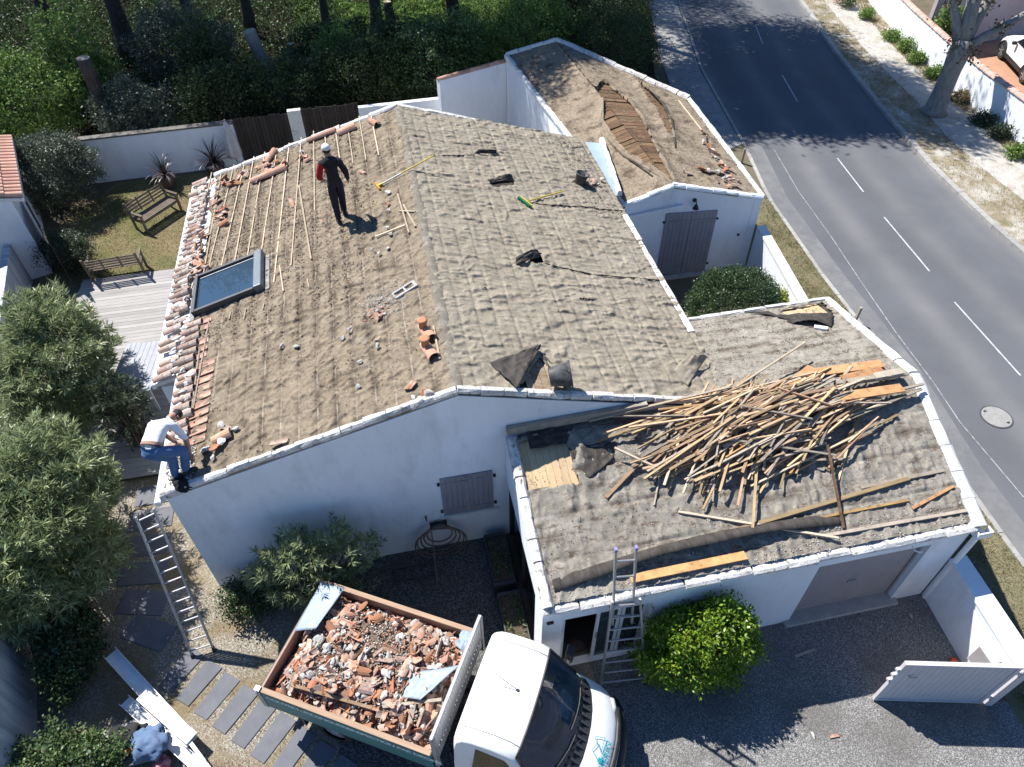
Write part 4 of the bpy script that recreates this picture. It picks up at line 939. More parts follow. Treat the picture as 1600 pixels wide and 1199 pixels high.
# sliding glazed door
sd = bpy.data.objects.new('sliding_door', None); COL.objects.link(sd); sd.parent = gar
Mb = MB(); Mb.span((1.802, 5.16, 1.88), (3.358, 5.24, 1.958)); Mb.span((1.802, 5.16, 0.03), (1.86, 5.24, 1.878)); Mb.span((3.30, 5.16, .03), (3.358, 5.24, 1.878)); Mb.span((1.802, 5.12, 0.0), (3.358, 5.26, .028)); Mb.build('frame', M_pvc, sd)
for x0, x1 in ((2.42, 2.84), (2.86, 3.29)):
    Mb = MB(); Mb.span((x0, 5.175, .032), (x0+.055, 5.215, 1.876)); Mb.span((x1-.055, 5.175, .032), (x1, 5.215, 1.876)); Mb.span((x0+.056, 5.175, .032), (x1-.056, 5.215, .09)); Mb.span((x0+.056, 5.175, 1.81), (x1-.056, 5.215, 1.876)); Mb.build('sash', M_pvc, sd)
    Mb = MB(); Mb.span((x0+.057, 5.19, .092), (x1-.057, 5.20, 1.808)); Mb.build('pane', glass_mat('door_glass', (0.05, 0.07, 0.075), .25) if 'door_glass' not in MATS else MATS['door_glass'], sd)
Mb = MB(); Mb.box((2.45, 5.16, 1.0), (.02, .025, .2)); Mb.build('handle', M_alu, sd)
mb = MB(); mb.span((1.70, 5.35, .01), (6.2, 7.8, .03)); mb.build('room_floor', mat('dark_floor', (0.05, 0.045, 0.04), (0.07, 0.06, 0.05), 3, .6), gar)
mb = MB(); mb.span((1.70, 7.82, .01), (6.2, 7.9, 2.0)); mb.build('room_partition', mat('dim_partition', (0.25, 0.23, 0.21)), gar)
for x, z in ((1.58, 1.98),): 
    mb = MB(); mb.box((x, 5.085, z), (.11, .03, .06)); mb.build('wall_lamp', M_iron, gar)
mb = MB(); mb.box((2.62, 5.085, 2.12), (.10, .03, .03)); mb.build('vent', M_iron, gar)
# roof: deck boards, felt
bare = [on_plane(*p, GF)[:2] for p in ((800, 676), (880, 668), (905, 758), (818, 769))]
bare[0] = (1.62, 7.86)
bareR = [on_plane(*p, GB)[:2] for p in ((1212, 488), (1285, 474), (1302, 490), (1240, 497))]
out_f = [(1.5, 5.12), (9.05, 5.12), (9.36, 7.96), (1.5, 7.96)]
out_b = [(1.9, 7.94), (9.36, 7.94), (9.5, 11.1), (5.75, 11.1), (5.3, 10.2), (4.9, 8.9), (3.8, 8.3), (1.9, 8.2)]
mb = MB(); mb.prism([(1.46, 5.11), (9.11, 5.11), (9.40, 7.947), (1.48, 7.947)], lambda x, y: pz(GF, x, y)-.087, lambda x, y: pz(GF, x, y)-.045); mb.build('roof_deck', M_feltdark, gar)
mb = MB(); mb.prism([(4.4, 8.38), (9.41, 7.953), (9.61, 11.13), (5.82, 11.13)], lambda x, y: pz(GB, x, y)-.087, lambda x, y: pz(GB, x, y)-.045); mb.build('roof_deck', M_feltdark, gar)
for k in range(8):
    x = 1.63+k*.128
    mb = MB(); mb.prism([(x, 6.35), (x+.124, 6.35), (x+.124, 7.93), (x, 7.93)], lambda x, y: pz(GF, x, y)-.042, lambda x, y: pz(GF, x, y)-.016+random.uniform(0, .002)); mb.build('plank', M_pine, gar)
for k in range(10):
    x = 7.9+k*.14
    mb = MB(); mb.prism([(x, 10.0), (x+.134, 10.0), (x+.134, 11.1), (x, 11.1)], lambda x, y: pz(GB, x, y)-.042, lambda x, y: pz(GB, x, y)-.016); mb.build('plank', M_pine, gar)
felt('roofing_felt', (1.5, 9.4), (5.12, 7.96), GF, .026, M_feltgar, gar, outline=out_f, holes=[bare], axis='x', pitch=.72, amp=1.25, seed=70, lift=.05, fold=.06)
felt('roofing_felt', (1.9, 9.55), (7.94, 11.1), GB, .028, M_feltgar, gar, outline=out_b, holes=[bareR], axis='x', pitch=.36, amp=1.0, seed=90, lift=.04, fold=.035)
# verges / copings
line_pieces(gar, 'verge_tile', (1.53, 5.08, zf+.03), (1.53, 7.95, 3.30), .36, .17, .11, M_mortar)
line_pieces(gar, 'coping_block', (9.10, 5.02, zf+.02), (9.40, 7.95, 3.29), .48, .22, .075, M_cope, .008)
line_pieces(gar, 'coping_block', (9.40, 7.97, 3.29), (9.60, 11.2, 2.52), .48, .20, .075, M_cope, .008)
line_pieces(gar, 'verge_tile', (6.0, 11.14, 2.53), (9.6, 11.16, 2.53), .5, .12, .08, M_mortar)
line_pieces(gar, 'eave_mortar', (1.45, 5.10, zf-.03), (9.05, 5.10, zf-.03), .6, .22, .09, M_mortar, .016)
mb = MB(); mb.span((1.44, 5.04, zf-.17), (9.14, 5.098, zf-.06)); mb.build('eave_band', M_white, gar)
# step flashing board where the roof meets the house gable
A = on_plane(787, 672, (0, 0, 0)); 
mb = MB(); mb.beam((1.47, 8.06, 3.40), (4.05, 8.06, 3.47), .09, .16); mb.build('abutment_board', M_lathgrey, gar)
# corner rainwater head and pipe
mb = MB(); mb.tube([(9.20, 5.02, 2.36), (9.16, 5.0, 2.1), (9.16, 5.02, 0)], .05, 10); mb.build('downpipe', M_pvc, gar)
mb = MB(); mb.span((9.02, 4.90, 2.30), (9.30, 5.03, 2.325)); mb.span((9.02, 4.90, 2.326), (9.04, 5.03, 2.46)); mb.span((9.28, 4.90, 2.326), (9.30, 5.03, 2.46)); mb.span((9.042, 4.90, 2.326), (9.278, 4.92, 2.46)); mb.build('rainwater_head', M_pvc, gar)
mb = MB(); mb.tube([(7.9, 5.03, 2.30), (7.9, 4.94, 2.28), (7.98, 4.90, 2.26), (8.02, 4.90, 2.28)], .014, 6); mb.build('gutter_bracket', M_pvc, gar)
# lifted strip of felt along the front eave, with the board it bares
q = [on_plane(862, 938, GF, .03), on_plane(1120, 872, GF, .03), on_plane(1100, 862, GF, .12), on_plane(880, 915, GF, .10)]
nE = 60; u = np.linspace(0, 1, nE)
e0 = np.array([on_plane(868+u_*452, 932-.235*(u_*452)+18*math.sin(u_*3.1)*-.6, GF, .02) for u_ in u])
e1 = e0+np.stack([0*u, .26*np.ones(nE), .07+.10*np.sin(u*np.pi)+.02*perlin(u*6, u*0, 4)], 1)
e2 = e0+np.stack([0*u, .05+.03*perlin(u*5, u*0, 9), .02+.22*np.sin(u*np.pi)**.7], 1)
V = np.concatenate([e1, (e1+e2)/2+[0, 0, .03], e2, e2-[0, 0, .01]]); idx = np.arange(4*nE).reshape(4, nE)
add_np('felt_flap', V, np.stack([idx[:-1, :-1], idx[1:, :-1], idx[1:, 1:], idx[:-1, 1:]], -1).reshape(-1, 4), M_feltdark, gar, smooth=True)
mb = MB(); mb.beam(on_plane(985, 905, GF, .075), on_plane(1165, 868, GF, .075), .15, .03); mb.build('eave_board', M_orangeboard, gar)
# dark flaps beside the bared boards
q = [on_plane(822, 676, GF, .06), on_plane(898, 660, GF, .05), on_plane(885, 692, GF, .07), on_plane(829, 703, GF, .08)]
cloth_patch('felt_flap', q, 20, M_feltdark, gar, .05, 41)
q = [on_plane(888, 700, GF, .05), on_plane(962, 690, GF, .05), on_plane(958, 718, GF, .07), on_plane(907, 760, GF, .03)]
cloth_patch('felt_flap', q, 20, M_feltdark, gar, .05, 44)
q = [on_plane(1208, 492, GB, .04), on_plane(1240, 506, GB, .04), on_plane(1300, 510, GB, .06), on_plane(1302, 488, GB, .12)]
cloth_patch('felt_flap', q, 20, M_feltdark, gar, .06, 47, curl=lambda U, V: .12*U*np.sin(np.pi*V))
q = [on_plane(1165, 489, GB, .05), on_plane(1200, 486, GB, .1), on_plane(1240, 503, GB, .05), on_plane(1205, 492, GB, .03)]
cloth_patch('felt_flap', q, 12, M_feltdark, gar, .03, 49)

# ---------------------------------------------------------------- annex by the road
AfL = (6.20, 15.8, 2.62); AfR = (7.58, 15.95, 2.97); AfE = (10.2, 15.7, 2.42); AbE = (10.48, 22.0, 2.42)
AR = plane3(AfR, AfE, AbE)
br = np.array([6.82, 25.9]); AbR = (br[0], br[1], pz(AR, *br))
AL = plane3(AfL, AfR, AbR); AbL = (5.03, 26.05, pz(AL, 5.03, 26.05))
ann = thing('roadside_annex', 'white annex by the road with torn muddy felt over dark boards', 'annex', (7.9, 20, 0))
roofz = lambda x, y: min(pz(AL, x, y), pz(AR, x, y))
outline_a = [AfL[:2], AfR[:2], AfE[:2], AbE[:2], AbR[:2], AbL[:2]]
def ann_wall(p, q, t=.22, m=M_white):
    p = np.array(p[:2]); q = np.array(q[:2]); d = (q-p)/np.linalg.norm(q-p); n = np.array([-d[1], d[0]])*t
    steps_ = 6; mb = MB()
    P = [p+(q-p)*k/steps_ for k in range(steps_+1)]
    for k in range(steps_):
        mb.prism([tuple(P[k]), tuple(P[k+1]), tuple(P[k+1]+n), tuple(P[k]+n)], 0, lambda x, y: roofz(x, y)-.09)
    return mb.build('wall', m, ann)
ann_wall(AfL, AfR); ann_wall(AfR, AfE); ann_wall(AfE, AbE); ann_wall(AbE, AbR); ann_wall(AbR, AbL); ann_wall(AbL, AfL)
for pl, P in ((AL, [AfL, AfR, AbR, AbL]), (AR, [AfR, AfE, AbE, AbR])):
    mb = MB(); mb.prism([p[:2] for p in P], lambda x, y: pz(pl, x, y)-.087, lambda x, y: pz(pl, x, y)-.05); mb.build('roof_deck', M_oldboard, ann)
holeL = [on_plane(*p, AL)[:2] for p in ((943, 158), (943, 195), (955, 215), (985, 245), (1028, 272), (1050, 286), (1070, 284), (1025, 230), (990, 190), (960, 155))]
holeR = [on_plane(*p, AR)[:2] for p in ((943, 128), (958, 140), (985, 162), (1004, 188), (1020, 222), (1036, 255), (1053, 286), (1030, 284), (985, 230), (950, 190), (925, 150))]
holeR2 = [on_plane(*p, AR)[:2] for p in ((991, 123), (1012, 140), (1036, 165), (1046, 190), (1052, 218), (1044, 213), (1028, 178), (1008, 150))]
# old boards bared by the tear: each runs down its slope
dR = np.array([AbR[0]-AfR[0], AbR[1]-AfR[1]]); dR /= np.linalg.norm(dR)
nrmR = np.array([dR[1], -dR[0]])
for k in range(34):
    s = .25+k*.205
    for pl, sg, ln in ((AL, -1, 1.0), (AR, 1, 1.9)):
        c = np.array(AfR[:2])+dR*s
        a = c+nrmR*sg*.012; b = c+nrmR*sg*(ln+random.uniform(-.05, .05)); w = dR*(.192-random.uniform(0, .02))
        lift = random.choice((-.01, 0, .004, .012, .022)); til = random.uniform(-.014, .016)
        mb = MB(); mb.prism([tuple(a), tuple(b), tuple(b+w), tuple(a+w)], lambda x, y: pz(pl, x, y)-.048, lambda x, y: pz(pl, x, y)-.03+lift+til*(((x, y)-a) @ dR > .1)); mb.build('plank', M_oldboard, ann)
felt('roofing_felt', (4.95, 7.6), (15.75, 26.1), AL, .03, M_feltann, ann, outline=[AfL[:2], (AfR[0], AfR[1]), AbR[:2], AbL[:2]], holes=[holeL], pitch=.9, amp=.6, fold=.02, seed=110, lift=.14)
felt('roofing_felt', (6.8, 10.5), (15.68, 25.95), AR, .03, M_feltann, ann, outline=[AfR[:2], AfE[:2], AbE[:2], AbR[:2]], holes=[holeR, holeR2], pitch=.9, amp=.6, fold=.02, seed=130, lift=.11)
# rolled back edges of felt round the tears
for pl, pts, r, m in ((AL, ((943, 160), (938, 185), (950, 215), (975, 242), (1010, 262), (1045, 284)), .06, M_feltann), (AR, ((1012, 137), (1036, 162), (1050, 190), (1056, 230)), .045, M_feltdark), (AL, ((958, 222), (985, 250), (1020, 275)), .035, M_feltdark)):
    P = [on_plane(*p, pl, .06) for p in pts]; P, _ = lerp_line(P, np.linspace(0, lerp_line(P, [0])[1], 24))
    P += np.stack([.03*perlin(np.arange(24)*.35, 0*np.arange(24), 3), 0*np.arange(24), .02*perlin(np.arange(24)*.5, 0*np.arange(24), 6)], 1)
    mb = MB(); mb.tube(P, [r*(.3+.9*math.sin(math.pi*(k+.6)/24.5)) for k in range(24)], 7); mb.build('felt_roll', m, ann, smooth=True)
line_pieces(ann, 'verge_tile', (*AfL[:2], AfL[2]+.02), (*AfR[:2], AfR[2]+.02), .4, .16, .09, M_white)
line_pieces(ann, 'verge_tile', (*AfR[:2], AfR[2]+.02), (*AfE[:2], AfE[2]+.02), .4, .16, .09, M_white)
line_pieces(ann, 'coping_block', (*AfE[:2], AfE[2]+.02), (*AbE[:2], AbE[2]+.02), .5, .18, .07, M_cope, .008)
line_pieces(ann, 'verge_tile', (*AbE[:2], AbE[2]+.03), (*AbR[:2], AbR[2]+.03), .42, .26, .14, M_mortar)
line_pieces(ann, 'verge_tile', (*AbR[:2], AbR[2]+.03), (*AbL[:2], AbL[2]+.03), .42, .22, .12, M_whiteold)
line_pieces(ann, 'eave_mortar', (*AbL[:2], AbL[2]-.0), (*AfL[:2], AfL[2]-.0), .5, .16, .12, M_whiteold)
# batten along the right slope
mb = MB(); mb.beam(on_plane(1060, 157, AR, .04), on_plane(1098, 206, AR, .04), .035, .03); mb.build('batten', M_lathpale, ann)
# zinc valley between house and annex
zv = [on_plane(878, 200, MR, .02), on_plane(900, 198, MR, .06), on_plane(975, 308, MR, .05), on_plane(948, 302, MR, .02)]
zv = [(5.72, 18.7, 2.98), (6.0, 18.7, 3.02), (6.25, 15.9, 2.99), (5.9, 15.9, 2.95)]
mb = MB()
nz_ = 10
for k in range(nz_):
    f0, f1 = k/nz_, (k+1)/nz_
    L0 = 5.78+.35*f0; 
P = []
for k in range(nz_+1):
    f = k/nz_; y = 18.75-2.9*f; w = .55-.35*f
    P += [(5.80, y, 3.02), (5.80+w, y, 2.92), (5.80+w+.02, y, 3.06)]
F = [(3*k+j, 3*k+j+1, 3*k+j+4, 3*k+j+3) for k in range(nz_) for j in range(2)]
mb.add(P, F); mb.build('valley_gutter', mat('pale_zinc', (0.36, 0.45, 0.54), (0.31, 0.39, 0.47), 2, .5, .003, 8, metal=.1), ann)
line_pieces(ann, 'valley_kerb', (6.42, 18.75, 3.03), (6.05, 15.8, 3.03), .45, .13, .16, M_whiteold)
# front door pair with lamp, outlets
pw = lambda x: 15.95-(x-7.58)*(.25/2.62) if x > 7.58 else 15.8+(x-6.2)*(.15/1.38)
shutter_pair(ann, 7.52, 8.98, .05, 2.12, 0, n=6, skew=pw)
mb = MB(); mb.span((7.4, pw(8.2)-.25, 0), (9.1, pw(8.2)-.06, .045)); mb.build('doorstep', M_concrete, ann)
mb = MB(); mb.tube([(8.26, pw(8.26)-.02, 2.48), (8.26, pw(8.26)-.12, 2.50), (8.26, pw(8.26)-.16, 2.42)], .018, 6); mb.ring((8.26, pw(8.26)-.16, 2.43), (8.26, pw(8.26)-.16, 2.30), .03, .09, 10); mb.ring((8.26, pw(8.26)-.01, 2.48), (8.26, pw(8.26)-.03, 2.48), .06, .06, 10); mb.build('wall_lamp', M_iron, ann)
mb = MB(); mb.box((9.75, pw(9.75)-.02, 1.25), (.05, .05, .06)); mb.build('wall_hook', M_iron, ann)
mb = MB(); mb.beam((6.2, pw(6.2)-.05, 2.28), (7.95, pw(7.95)-.05, 2.36), .06, .05); mb.build('ledge', M_white, ann)
# tall back wall with tile coping, running left from the annex
bw = thing('back_wall', 'tall white wall with tile coping behind the main house', 'wall', (3.8, 25.4, 0))
p0, p1 = np.array((2.44, 24.95)), np.array((5.02, 26.0))
d = (p1-p0)/np.linalg.norm(p1-p0); n = np.array((-d[1], d[0]))*.22
mb = MB(); mb.prism([tuple(p0), tuple(p1), tuple(p1+n), tuple(p0+n)], 0, 2.55); mb.build('wall', M_white, bw)
L_ = np.linalg.norm(p1-p0); k = .2
while k < L_:
    c = p0+d*k+n*.5
    inst('coping_tile', TILE, Matrix.Translation((*c, 2.55)) @ rotz(math.atan2(d[1], d[0])), bw); k += .42
# ================================================================== WALLS, FENCES, NEIGHBOURS
gw = thing('garden_wall', 'long white rendered wall closing the back garden, dark mossy top', 'wall', (-7, 25, 0))
wy = lambda x: 25.22+(x+9)*.035
def seg_wall(root, x0, x1, h, m=M_white, name='wall', cap=True):
    mb = MB(); mb.prism([(x0, wy(x0)), (x1, wy(x1)), (x1, wy(x1)+.2), (x0, wy(x0)+.2)], 0, h); mb.build(name, m, root)
    if cap:
        mb = MB(); mb.prism([(x0-.02, wy(x0)-.03), (x1+.02, wy(x1)-.03), (x1+.02, wy(x1)+.23), (x0-.02, wy(x0)+.23)], h, h+.06); mb.build('coping', mat('mossy_coping', (0.10, 0.09, 0.08), (0.2, 0.19, 0.17), 5, .95, .01, 40), root)
seg_wall(gw, -12.6, -4.86, 1.56)
wp = thing('wall_pillar', 'flaking white wall pillar between the two dark board fences', 'pillar', (-2.73, 25.4, 0))
mb = MB(); mb.prism([(-2.96, wy(-3)), (-2.50, wy(-2.5)), (-2.50, wy(-2.5)+.2), (-2.96, wy(-3)+.2)], 0, 1.78); mb.build('pillar', M_whiteold, wp)
gw2 = thing('garden_wall', 'short white garden wall behind the main house ridge, right of the fence', 'wall', (1, 25.5, 0))
seg_wall(gw2, -.5, 2.6, 1.62, cap=False)
def board_fence(x0, x1, h, label):
    f = thing('board_fence', label, 'fence', ((x0+x1)/2, 25.35, 0), group='dark board fences along the back wall')
    x = x0
    while x < x1-.05:
        w = .125
        hh = h+random.uniform(-.03, .03)
        mb = MB(); mb.prism([(x, wy(x)+.02), (x+w-.012, wy(x)+.02), (x+w-.012, wy(x)+.045), (x, wy(x)+.045)], 0.02, hh); mb.build('board', M_fence, f); x += w
    for z in (.4, 1.4):
        mb = MB(); mb.prism([(x0, wy(x0)+.05), (x1, wy(x1)+.05), (x1, wy(x1)+.09), (x0, wy(x0)+.09)], z, z+.08); mb.build('rail', M_fence, f)
board_fence(-4.84, -2.98, 1.72, 'dark board fence between the white wall and the flaking pillar')
board_fence(-2.48, -.52, 1.80, 'dark board fence between flaking pillar and house roof edge')
# boundary wall on the left
bl = thing('boundary_wall', 'streaked white boundary wall behind the oleanders at the left', 'wall', (-9, 12, 0))
BL = [(-10.7, 19.6), (-9.7, 14.4), (-8.6, 9.25), (-7.6, 7.05), (-7.27, 5.8), (-6.7, 2.6)]
for a, b in zip(BL[:-1], BL[1:]):
    a = np.array(a); b = np.array(b); d = (b-a)/np.linalg.norm(b-a); n = np.array((-d[1], d[0]))*-.2 if False else np.array((d[1], -d[0]))*.2
    mb = MB(); mb.prism([tuple(a), tuple(b), tuple(b+n), tuple(a+n)], 0, 1.3); mb.build('wall', M_streak, bl)
# neighbour house, left
nh = thing('neighbour_house', 'white house corner with pink canal tile roof at the left edge', 'house', (-12, 22, 0))
e0, e1 = np.array((-9.95, 19.95)), np.array((-11.25, 23.85))
d = (e1-e0)/np.linalg.norm(e1-e0); n = np.array((-d[1], d[0]))
if n[0] > 0: n = -n
zr = lambda x, y: 2.55+.28*((np.array((x, y))-e0) @ n)
mb = MB(); P = [tuple(e0+n*.25), tuple(e1+n*.25), tuple(e1+n*4.5), tuple(e0+n*4.5)]; mb.prism(P, 0, lambda x, y: zr(x, y)-.16); mb.build('wall', M_white, nh)
mb = MB(); P = [tuple(e0), tuple(e1), tuple(e1+n*4.5), tuple(e0+n*4.5)]; mb.prism(P, lambda x, y: zr(x, y)-.158, lambda x, y: zr(x, y)-.06); mb.build('roof_deck', M_whiteold, nh)
ang = math.atan2(-n[1], -n[0]); sl = Matrix.Rotation(-math.atan(.28), 4, 'Y')
M_pinktile = mat('pink_canal_tile', (0.56, 0.33, 0.25), (0.48, 0.27, 0.19), 5, .9, .002, 60, rnd=.16, spots=((0.60, 0.50, 0.44), 6, .55, .7, .6))
PT = tile_mesh('roof_tile', .46, .105, .085, m=M_pinktile)
for i in range(19):
    for j in range(6):
        c = e0+d*(.1+i*.215)+n*(.16+j*.40)
        # tile length axis points up the slope
        inst('roof_tile', PT, Matrix.Translation((*c, zr(*c)-.005+.012*(j % 2))) @ rotz(ang+math.pi) @ Matrix.Rotation(-math.atan(.28), 4, 'Y') @ rotz(random.uniform(-.02, .02)), nh)
mb = MB(); mb.beam((*(e0-n*.03), 2.44), (*(e1-n*.03), 2.44), .05, .10); mb.build('fascia', M_pvc, nh)
sf = thing('slatted_screen', 'dark slatted screen fence beside the neighbouring white house', 'fence', (-10, 20.5, 0))
A = np.array((-10.55, 21.35)); B = np.array((-9.35, 18.9)); n_ = int(np.linalg.norm(B-A)/.16); dd = (B-A)/np.linalg.norm(B-A); nn = np.array((dd[1], -dd[0]))
for k in range(n_):
    c = A+dd*(k*.16+.08)
    mb = MB(); mb.beam((*(c-dd*.06), .95), (*(c+dd*.06), .95), .02, 1.7+random.uniform(-.02, .02)); mb.build('slat', M_fence, sf)
for z in (.3, 1.6):
    mb = MB(); mb.beam((*(A+nn*.03), z), (*(B+nn*.03), z), .03, .06); mb.build('rail', M_fence, sf)
# roadside low walls of the plot
rw = thing('roadside_wall', 'white rendered wall between annex and garage along the verge', 'wall', (10.2, 14, 0))
P = [(10.22, 15.62), (9.66, 11.2), (9.86, 11.2), (10.42, 15.62)]
mb = MB(); mb.prism(P, 0, 1.50); mb.build('wall', M_white, rw)
mb = MB(); mb.prism([(10.19, 15.6), (9.63, 11.22), (9.89, 11.22), (10.45, 15.6)], 1.50, 1.56); mb.build('coping', M_whiteold, rw)
dw = thing('driveway_wall', 'low white wall at the right of the driveway with a meter box', 'wall', (9.3, 4, 0))
P = [(9.15, 5.09), (9.0, 3.05), (9.30, 3.03), (9.42, 5.09)]
mb = MB(); mb.prism(P, 0, 1.28); mb.build('wall', M_white, dw)
mb = MB(); mb.prism([(9.12, 5.08), (8.97, 3.0), (9.34, 2.98), (9.45, 5.08)], 1.28, 1.36); mb.build('coping', M_white, dw)
mb = MB(); mb.span((8.82, 3.30, .55), (9.0, 3.62, 1.05)); mb.build('meter_box', M_white, dw)
mb = MB(); mb.span((8.815, 3.31, .57), (8.822, 3.61, 1.03)); mb.build('box_lid', M_garagedoor, dw)
# wall across the street with tile coping
st = thing('street_wall', 'long white street wall with terracotta coping tiles across the road', 'wall', (24, 25, 0))
M_cop = mat('pale_coping_tile', (0.58, 0.37, 0.30), (0.48, 0.30, 0.24), 5, .9, .002, 60, rnd=.15, spots=((0.60, 0.53, 0.48), 6, .52, .68, .7))
CT = tile_mesh('coping_tile', .42, .17, .15, m=M_cop)
WLN = WALLR
for a, b in zip(WLN[:-1], WLN[1:]):
    a = np.array(a); b = np.array(b); L = np.linalg.norm(b-a); d = (b-a)/L; n = np.array((d[1], -d[0]))
    mb = MB(); mb.prism([tuple(a), tuple(b), tuple(b+n*.22), tuple(a+n*.22)], 0, 1.45); mb.build('wall', M_white, st)
for s in np.arange(2, lerp_line(WLN, [0])[1]-3, .385):
    P, _ = lerp_line(WLN, [s, s+.1]); d = P[1]-P[0]; n = np.array((d[1], -d[0]))/np.linalg.norm(d)
    inst('coping_tile', CT, Matrix.Translation((*(P[0]+n*.11), 1.42)) @ rotz(math.atan2(d[1], d[0])+random.uniform(-.03, .03)) @ Matrix.Diagonal((1, 1, .55, 1)), st)
sheet('neighbour_court', [(23.6, 20), (24.6, 28.5), (42, 33), (42, 18)], 0.05, M_floorter)
cw = thing('court_wall', 'mauve rendered wall behind the white car across the street', 'wall', (28, 30, 0))
Q = [(25.0, 29.4), (28.6, 29.7), (40, 31.5)]
for a, b in zip(Q[:-1], Q[1:]):
    mb = MB(); mb.prism([a, b, (b[0], b[1]+.22), (a[0], a[1]+.22)], 0, 2.6); mb.build('wall', M_mauve, cw)
for s in np.arange(0, 14, .40):
    P, _ = lerp_line(Q, [s, s+.1]); d = P[1]-P[0]
    inst('coping_tile', CT, Matrix.Translation((P[0][0], P[0][1]+.11, 2.58)) @ rotz(math.atan2(d[1], d[0])) @ Matrix.Diagonal((1, 1, .6, 1)), cw)

# ================================================================== PLANTS
def clumpy(name, label, cat, base, r, n_clump, per, L, W, m, seed, group=None, spread=.16, up=.6, z0=.15, shell=.62, whorl=False, lobes=.22, stems=True, stem_m=None, droop=0.0, zmin=.05, part='foliage', shape=None):
    """shrub: leaves gathered on twig ends spread through an uneven crown"""
    rng = np.random.default_rng(seed)
    rx, ry, h = r
    t = thing(name, label, cat, (base[0], base[1], base[2] if len(base) > 2 else 0), group=group)
    zb = base[2] if len(base) > 2 else 0
    c = np.array((base[0], base[1], zb+h*z0+(h*(1-z0))/2)); R = np.array((rx, ry, h*(1-z0)/2))
    d = rand_dirs(n_clump*2, rng); d = d[rng.random(len(d)) < .45+.55*(d[:, 2]*.5+.5)][:n_clump]
    lo = 1+lobes*(perlin(d[:, 0]*1.9+seed, d[:, 1]*1.9+d[:, 2]*2.3)*2+perlin(d[:, 0]*4.3+seed, d[:, 1]*4.3-d[:, 2]*4))
    rad = (shell+(1-shell)*rng.random(len(d))**.6)*lo
    C = c+d*R*rad[:, None]
    n = len(C)*per
    ci = np.repeat(np.arange(len(C)), per)
    tw = d[ci]*.8+np.array((0, 0, up))+.35*rand_dirs(len(C), rng)[ci]
    tw /= np.linalg.norm(tw, axis=1)[:, None]
    if whorl:
        P = C[ci]+tw*rng.uniform(-.5, .5, (n, 1))*spread
        side = rand_dirs(n, rng); side -= tw*np.sum(side*tw, 1)[:, None]; side /= np.linalg.norm(side, axis=1)[:, None]+1e-6
        D = tw*rng.uniform(.35, .9, (n, 1))+side*rng.uniform(.5, 1, (n, 1))
    else:
        P = C[ci]+rng.normal(size=(n, 3))*spread*.6
        D = tw*.5+rand_dirs(n, rng)*.9
    k = P[:, 2] > zb+zmin; P, D = P[k], D[k]
    V, F = leaf_mesh(P, D, rng.uniform(.7, 1.25, len(P))*L, W*rng.uniform(.8, 1.2, len(P)), rng, droop)
    add_np(part, V, F, m, t)
    if stems:
        mb = MB(); ns = min(len(C), 46)
        for i in rng.choice(len(C), ns, replace=False):
            e = C[i]; b = np.array((base[0]+rng.normal()*rx*.13, base[1]+rng.normal()*ry*.13, zb-.02)); mid = (b*.45+e*.55)+np.array((0, 0, .12*h))*rng.uniform(-.3, .6)
            mb.tube([b, mid, e], [.02*h/2, .013*h/2, .005], 5, False)
        mb.build('stem', stem_m or M_stem, t)
    return t
OG = None
# oleanders at the left
clumpy('oleander', 'tall oleander screening the deck, upper of the left pair', 'shrub', (-8.0, 13.6), (1.05, 1.75, 3.0), 1500, 17, .20, .026, L_ole, 101, 'big oleanders along the left boundary', .15, .7, .12, .62, True, .22)
clumpy('oleander', 'largest oleander bush above the pavers at the left edge', 'shrub', (-7.3, 9.0), (1.35, 1.95, 3.2), 2400, 17, .21, .027, L_ole, 102, 'big oleanders along the left boundary', .16, .7, .10, .62, True, .22)
clumpy('oleander', 'dark spindly oleander in front of the slatted grey table', 'shrub', (-6.45, 12.2), (.55, .75, 2.2), 170, 13, .18, .028, L_oled, 103, None, .14, .6, .25, .3, True, .3)
clumpy('oleander', 'oleander growing against the shaded gable wall of the house', 'shrub', (-2.3, 7.35), (1.05, .6, 2.2), 520, 15, .14, .020, L_ole, 104, None, .16, .7, .10, .45, True, .32)
clumpy('shrub', 'low dark shrub at the foot of the gable wall corner', 'shrub', (-3.55, 7.5), (.7, .45, .75), 170, 26, .06, .03, L_box, 105, None, .1, .5, .05, .5)
clumpy('shrub', 'soft pale green shrub at the bottom left corner beside the jackets', 'shrub', (-6.55, 4.75), (1.05, .9, 1.0), 480, 34, .06, .04, L_fresh, 106, None, .11, .5, .05, .5)
clumpy('shrub', 'shaded green creeper shrub between boundary wall and white gutters', 'shrub', (-6.8, 7.0), (.45, .95, 1.1), 260, 28, .06, .042, L_box, 107, None, .12, .5, .05, .5)
clumpy('shrub', 'wispy reddish shrub beside the pavers near the truck bed', 'shrub', (-3.95, 4.15), (.5, .38, .75), 60, 9, .10, .012, L_red, 108, None, .16, 1.0, .05, .4)
clumpy('shrub', 'small dark shrub below the slatted screen by the lawn corner', 'shrub', (-9.55, 20.0), (.75, .7, 1.2), 260, 20, .08, .03, L_oled, 109, None, .12, .5, .05, .5)
clumpy('shrub', 'round grey-green shrub standing in the back garden corner', 'shrub', (-10.85, 23.9), (1.75, 1.35, 2.35), 1300, 30, .07, .034, L_pit, 110, None, .13, .5, .04, .66)
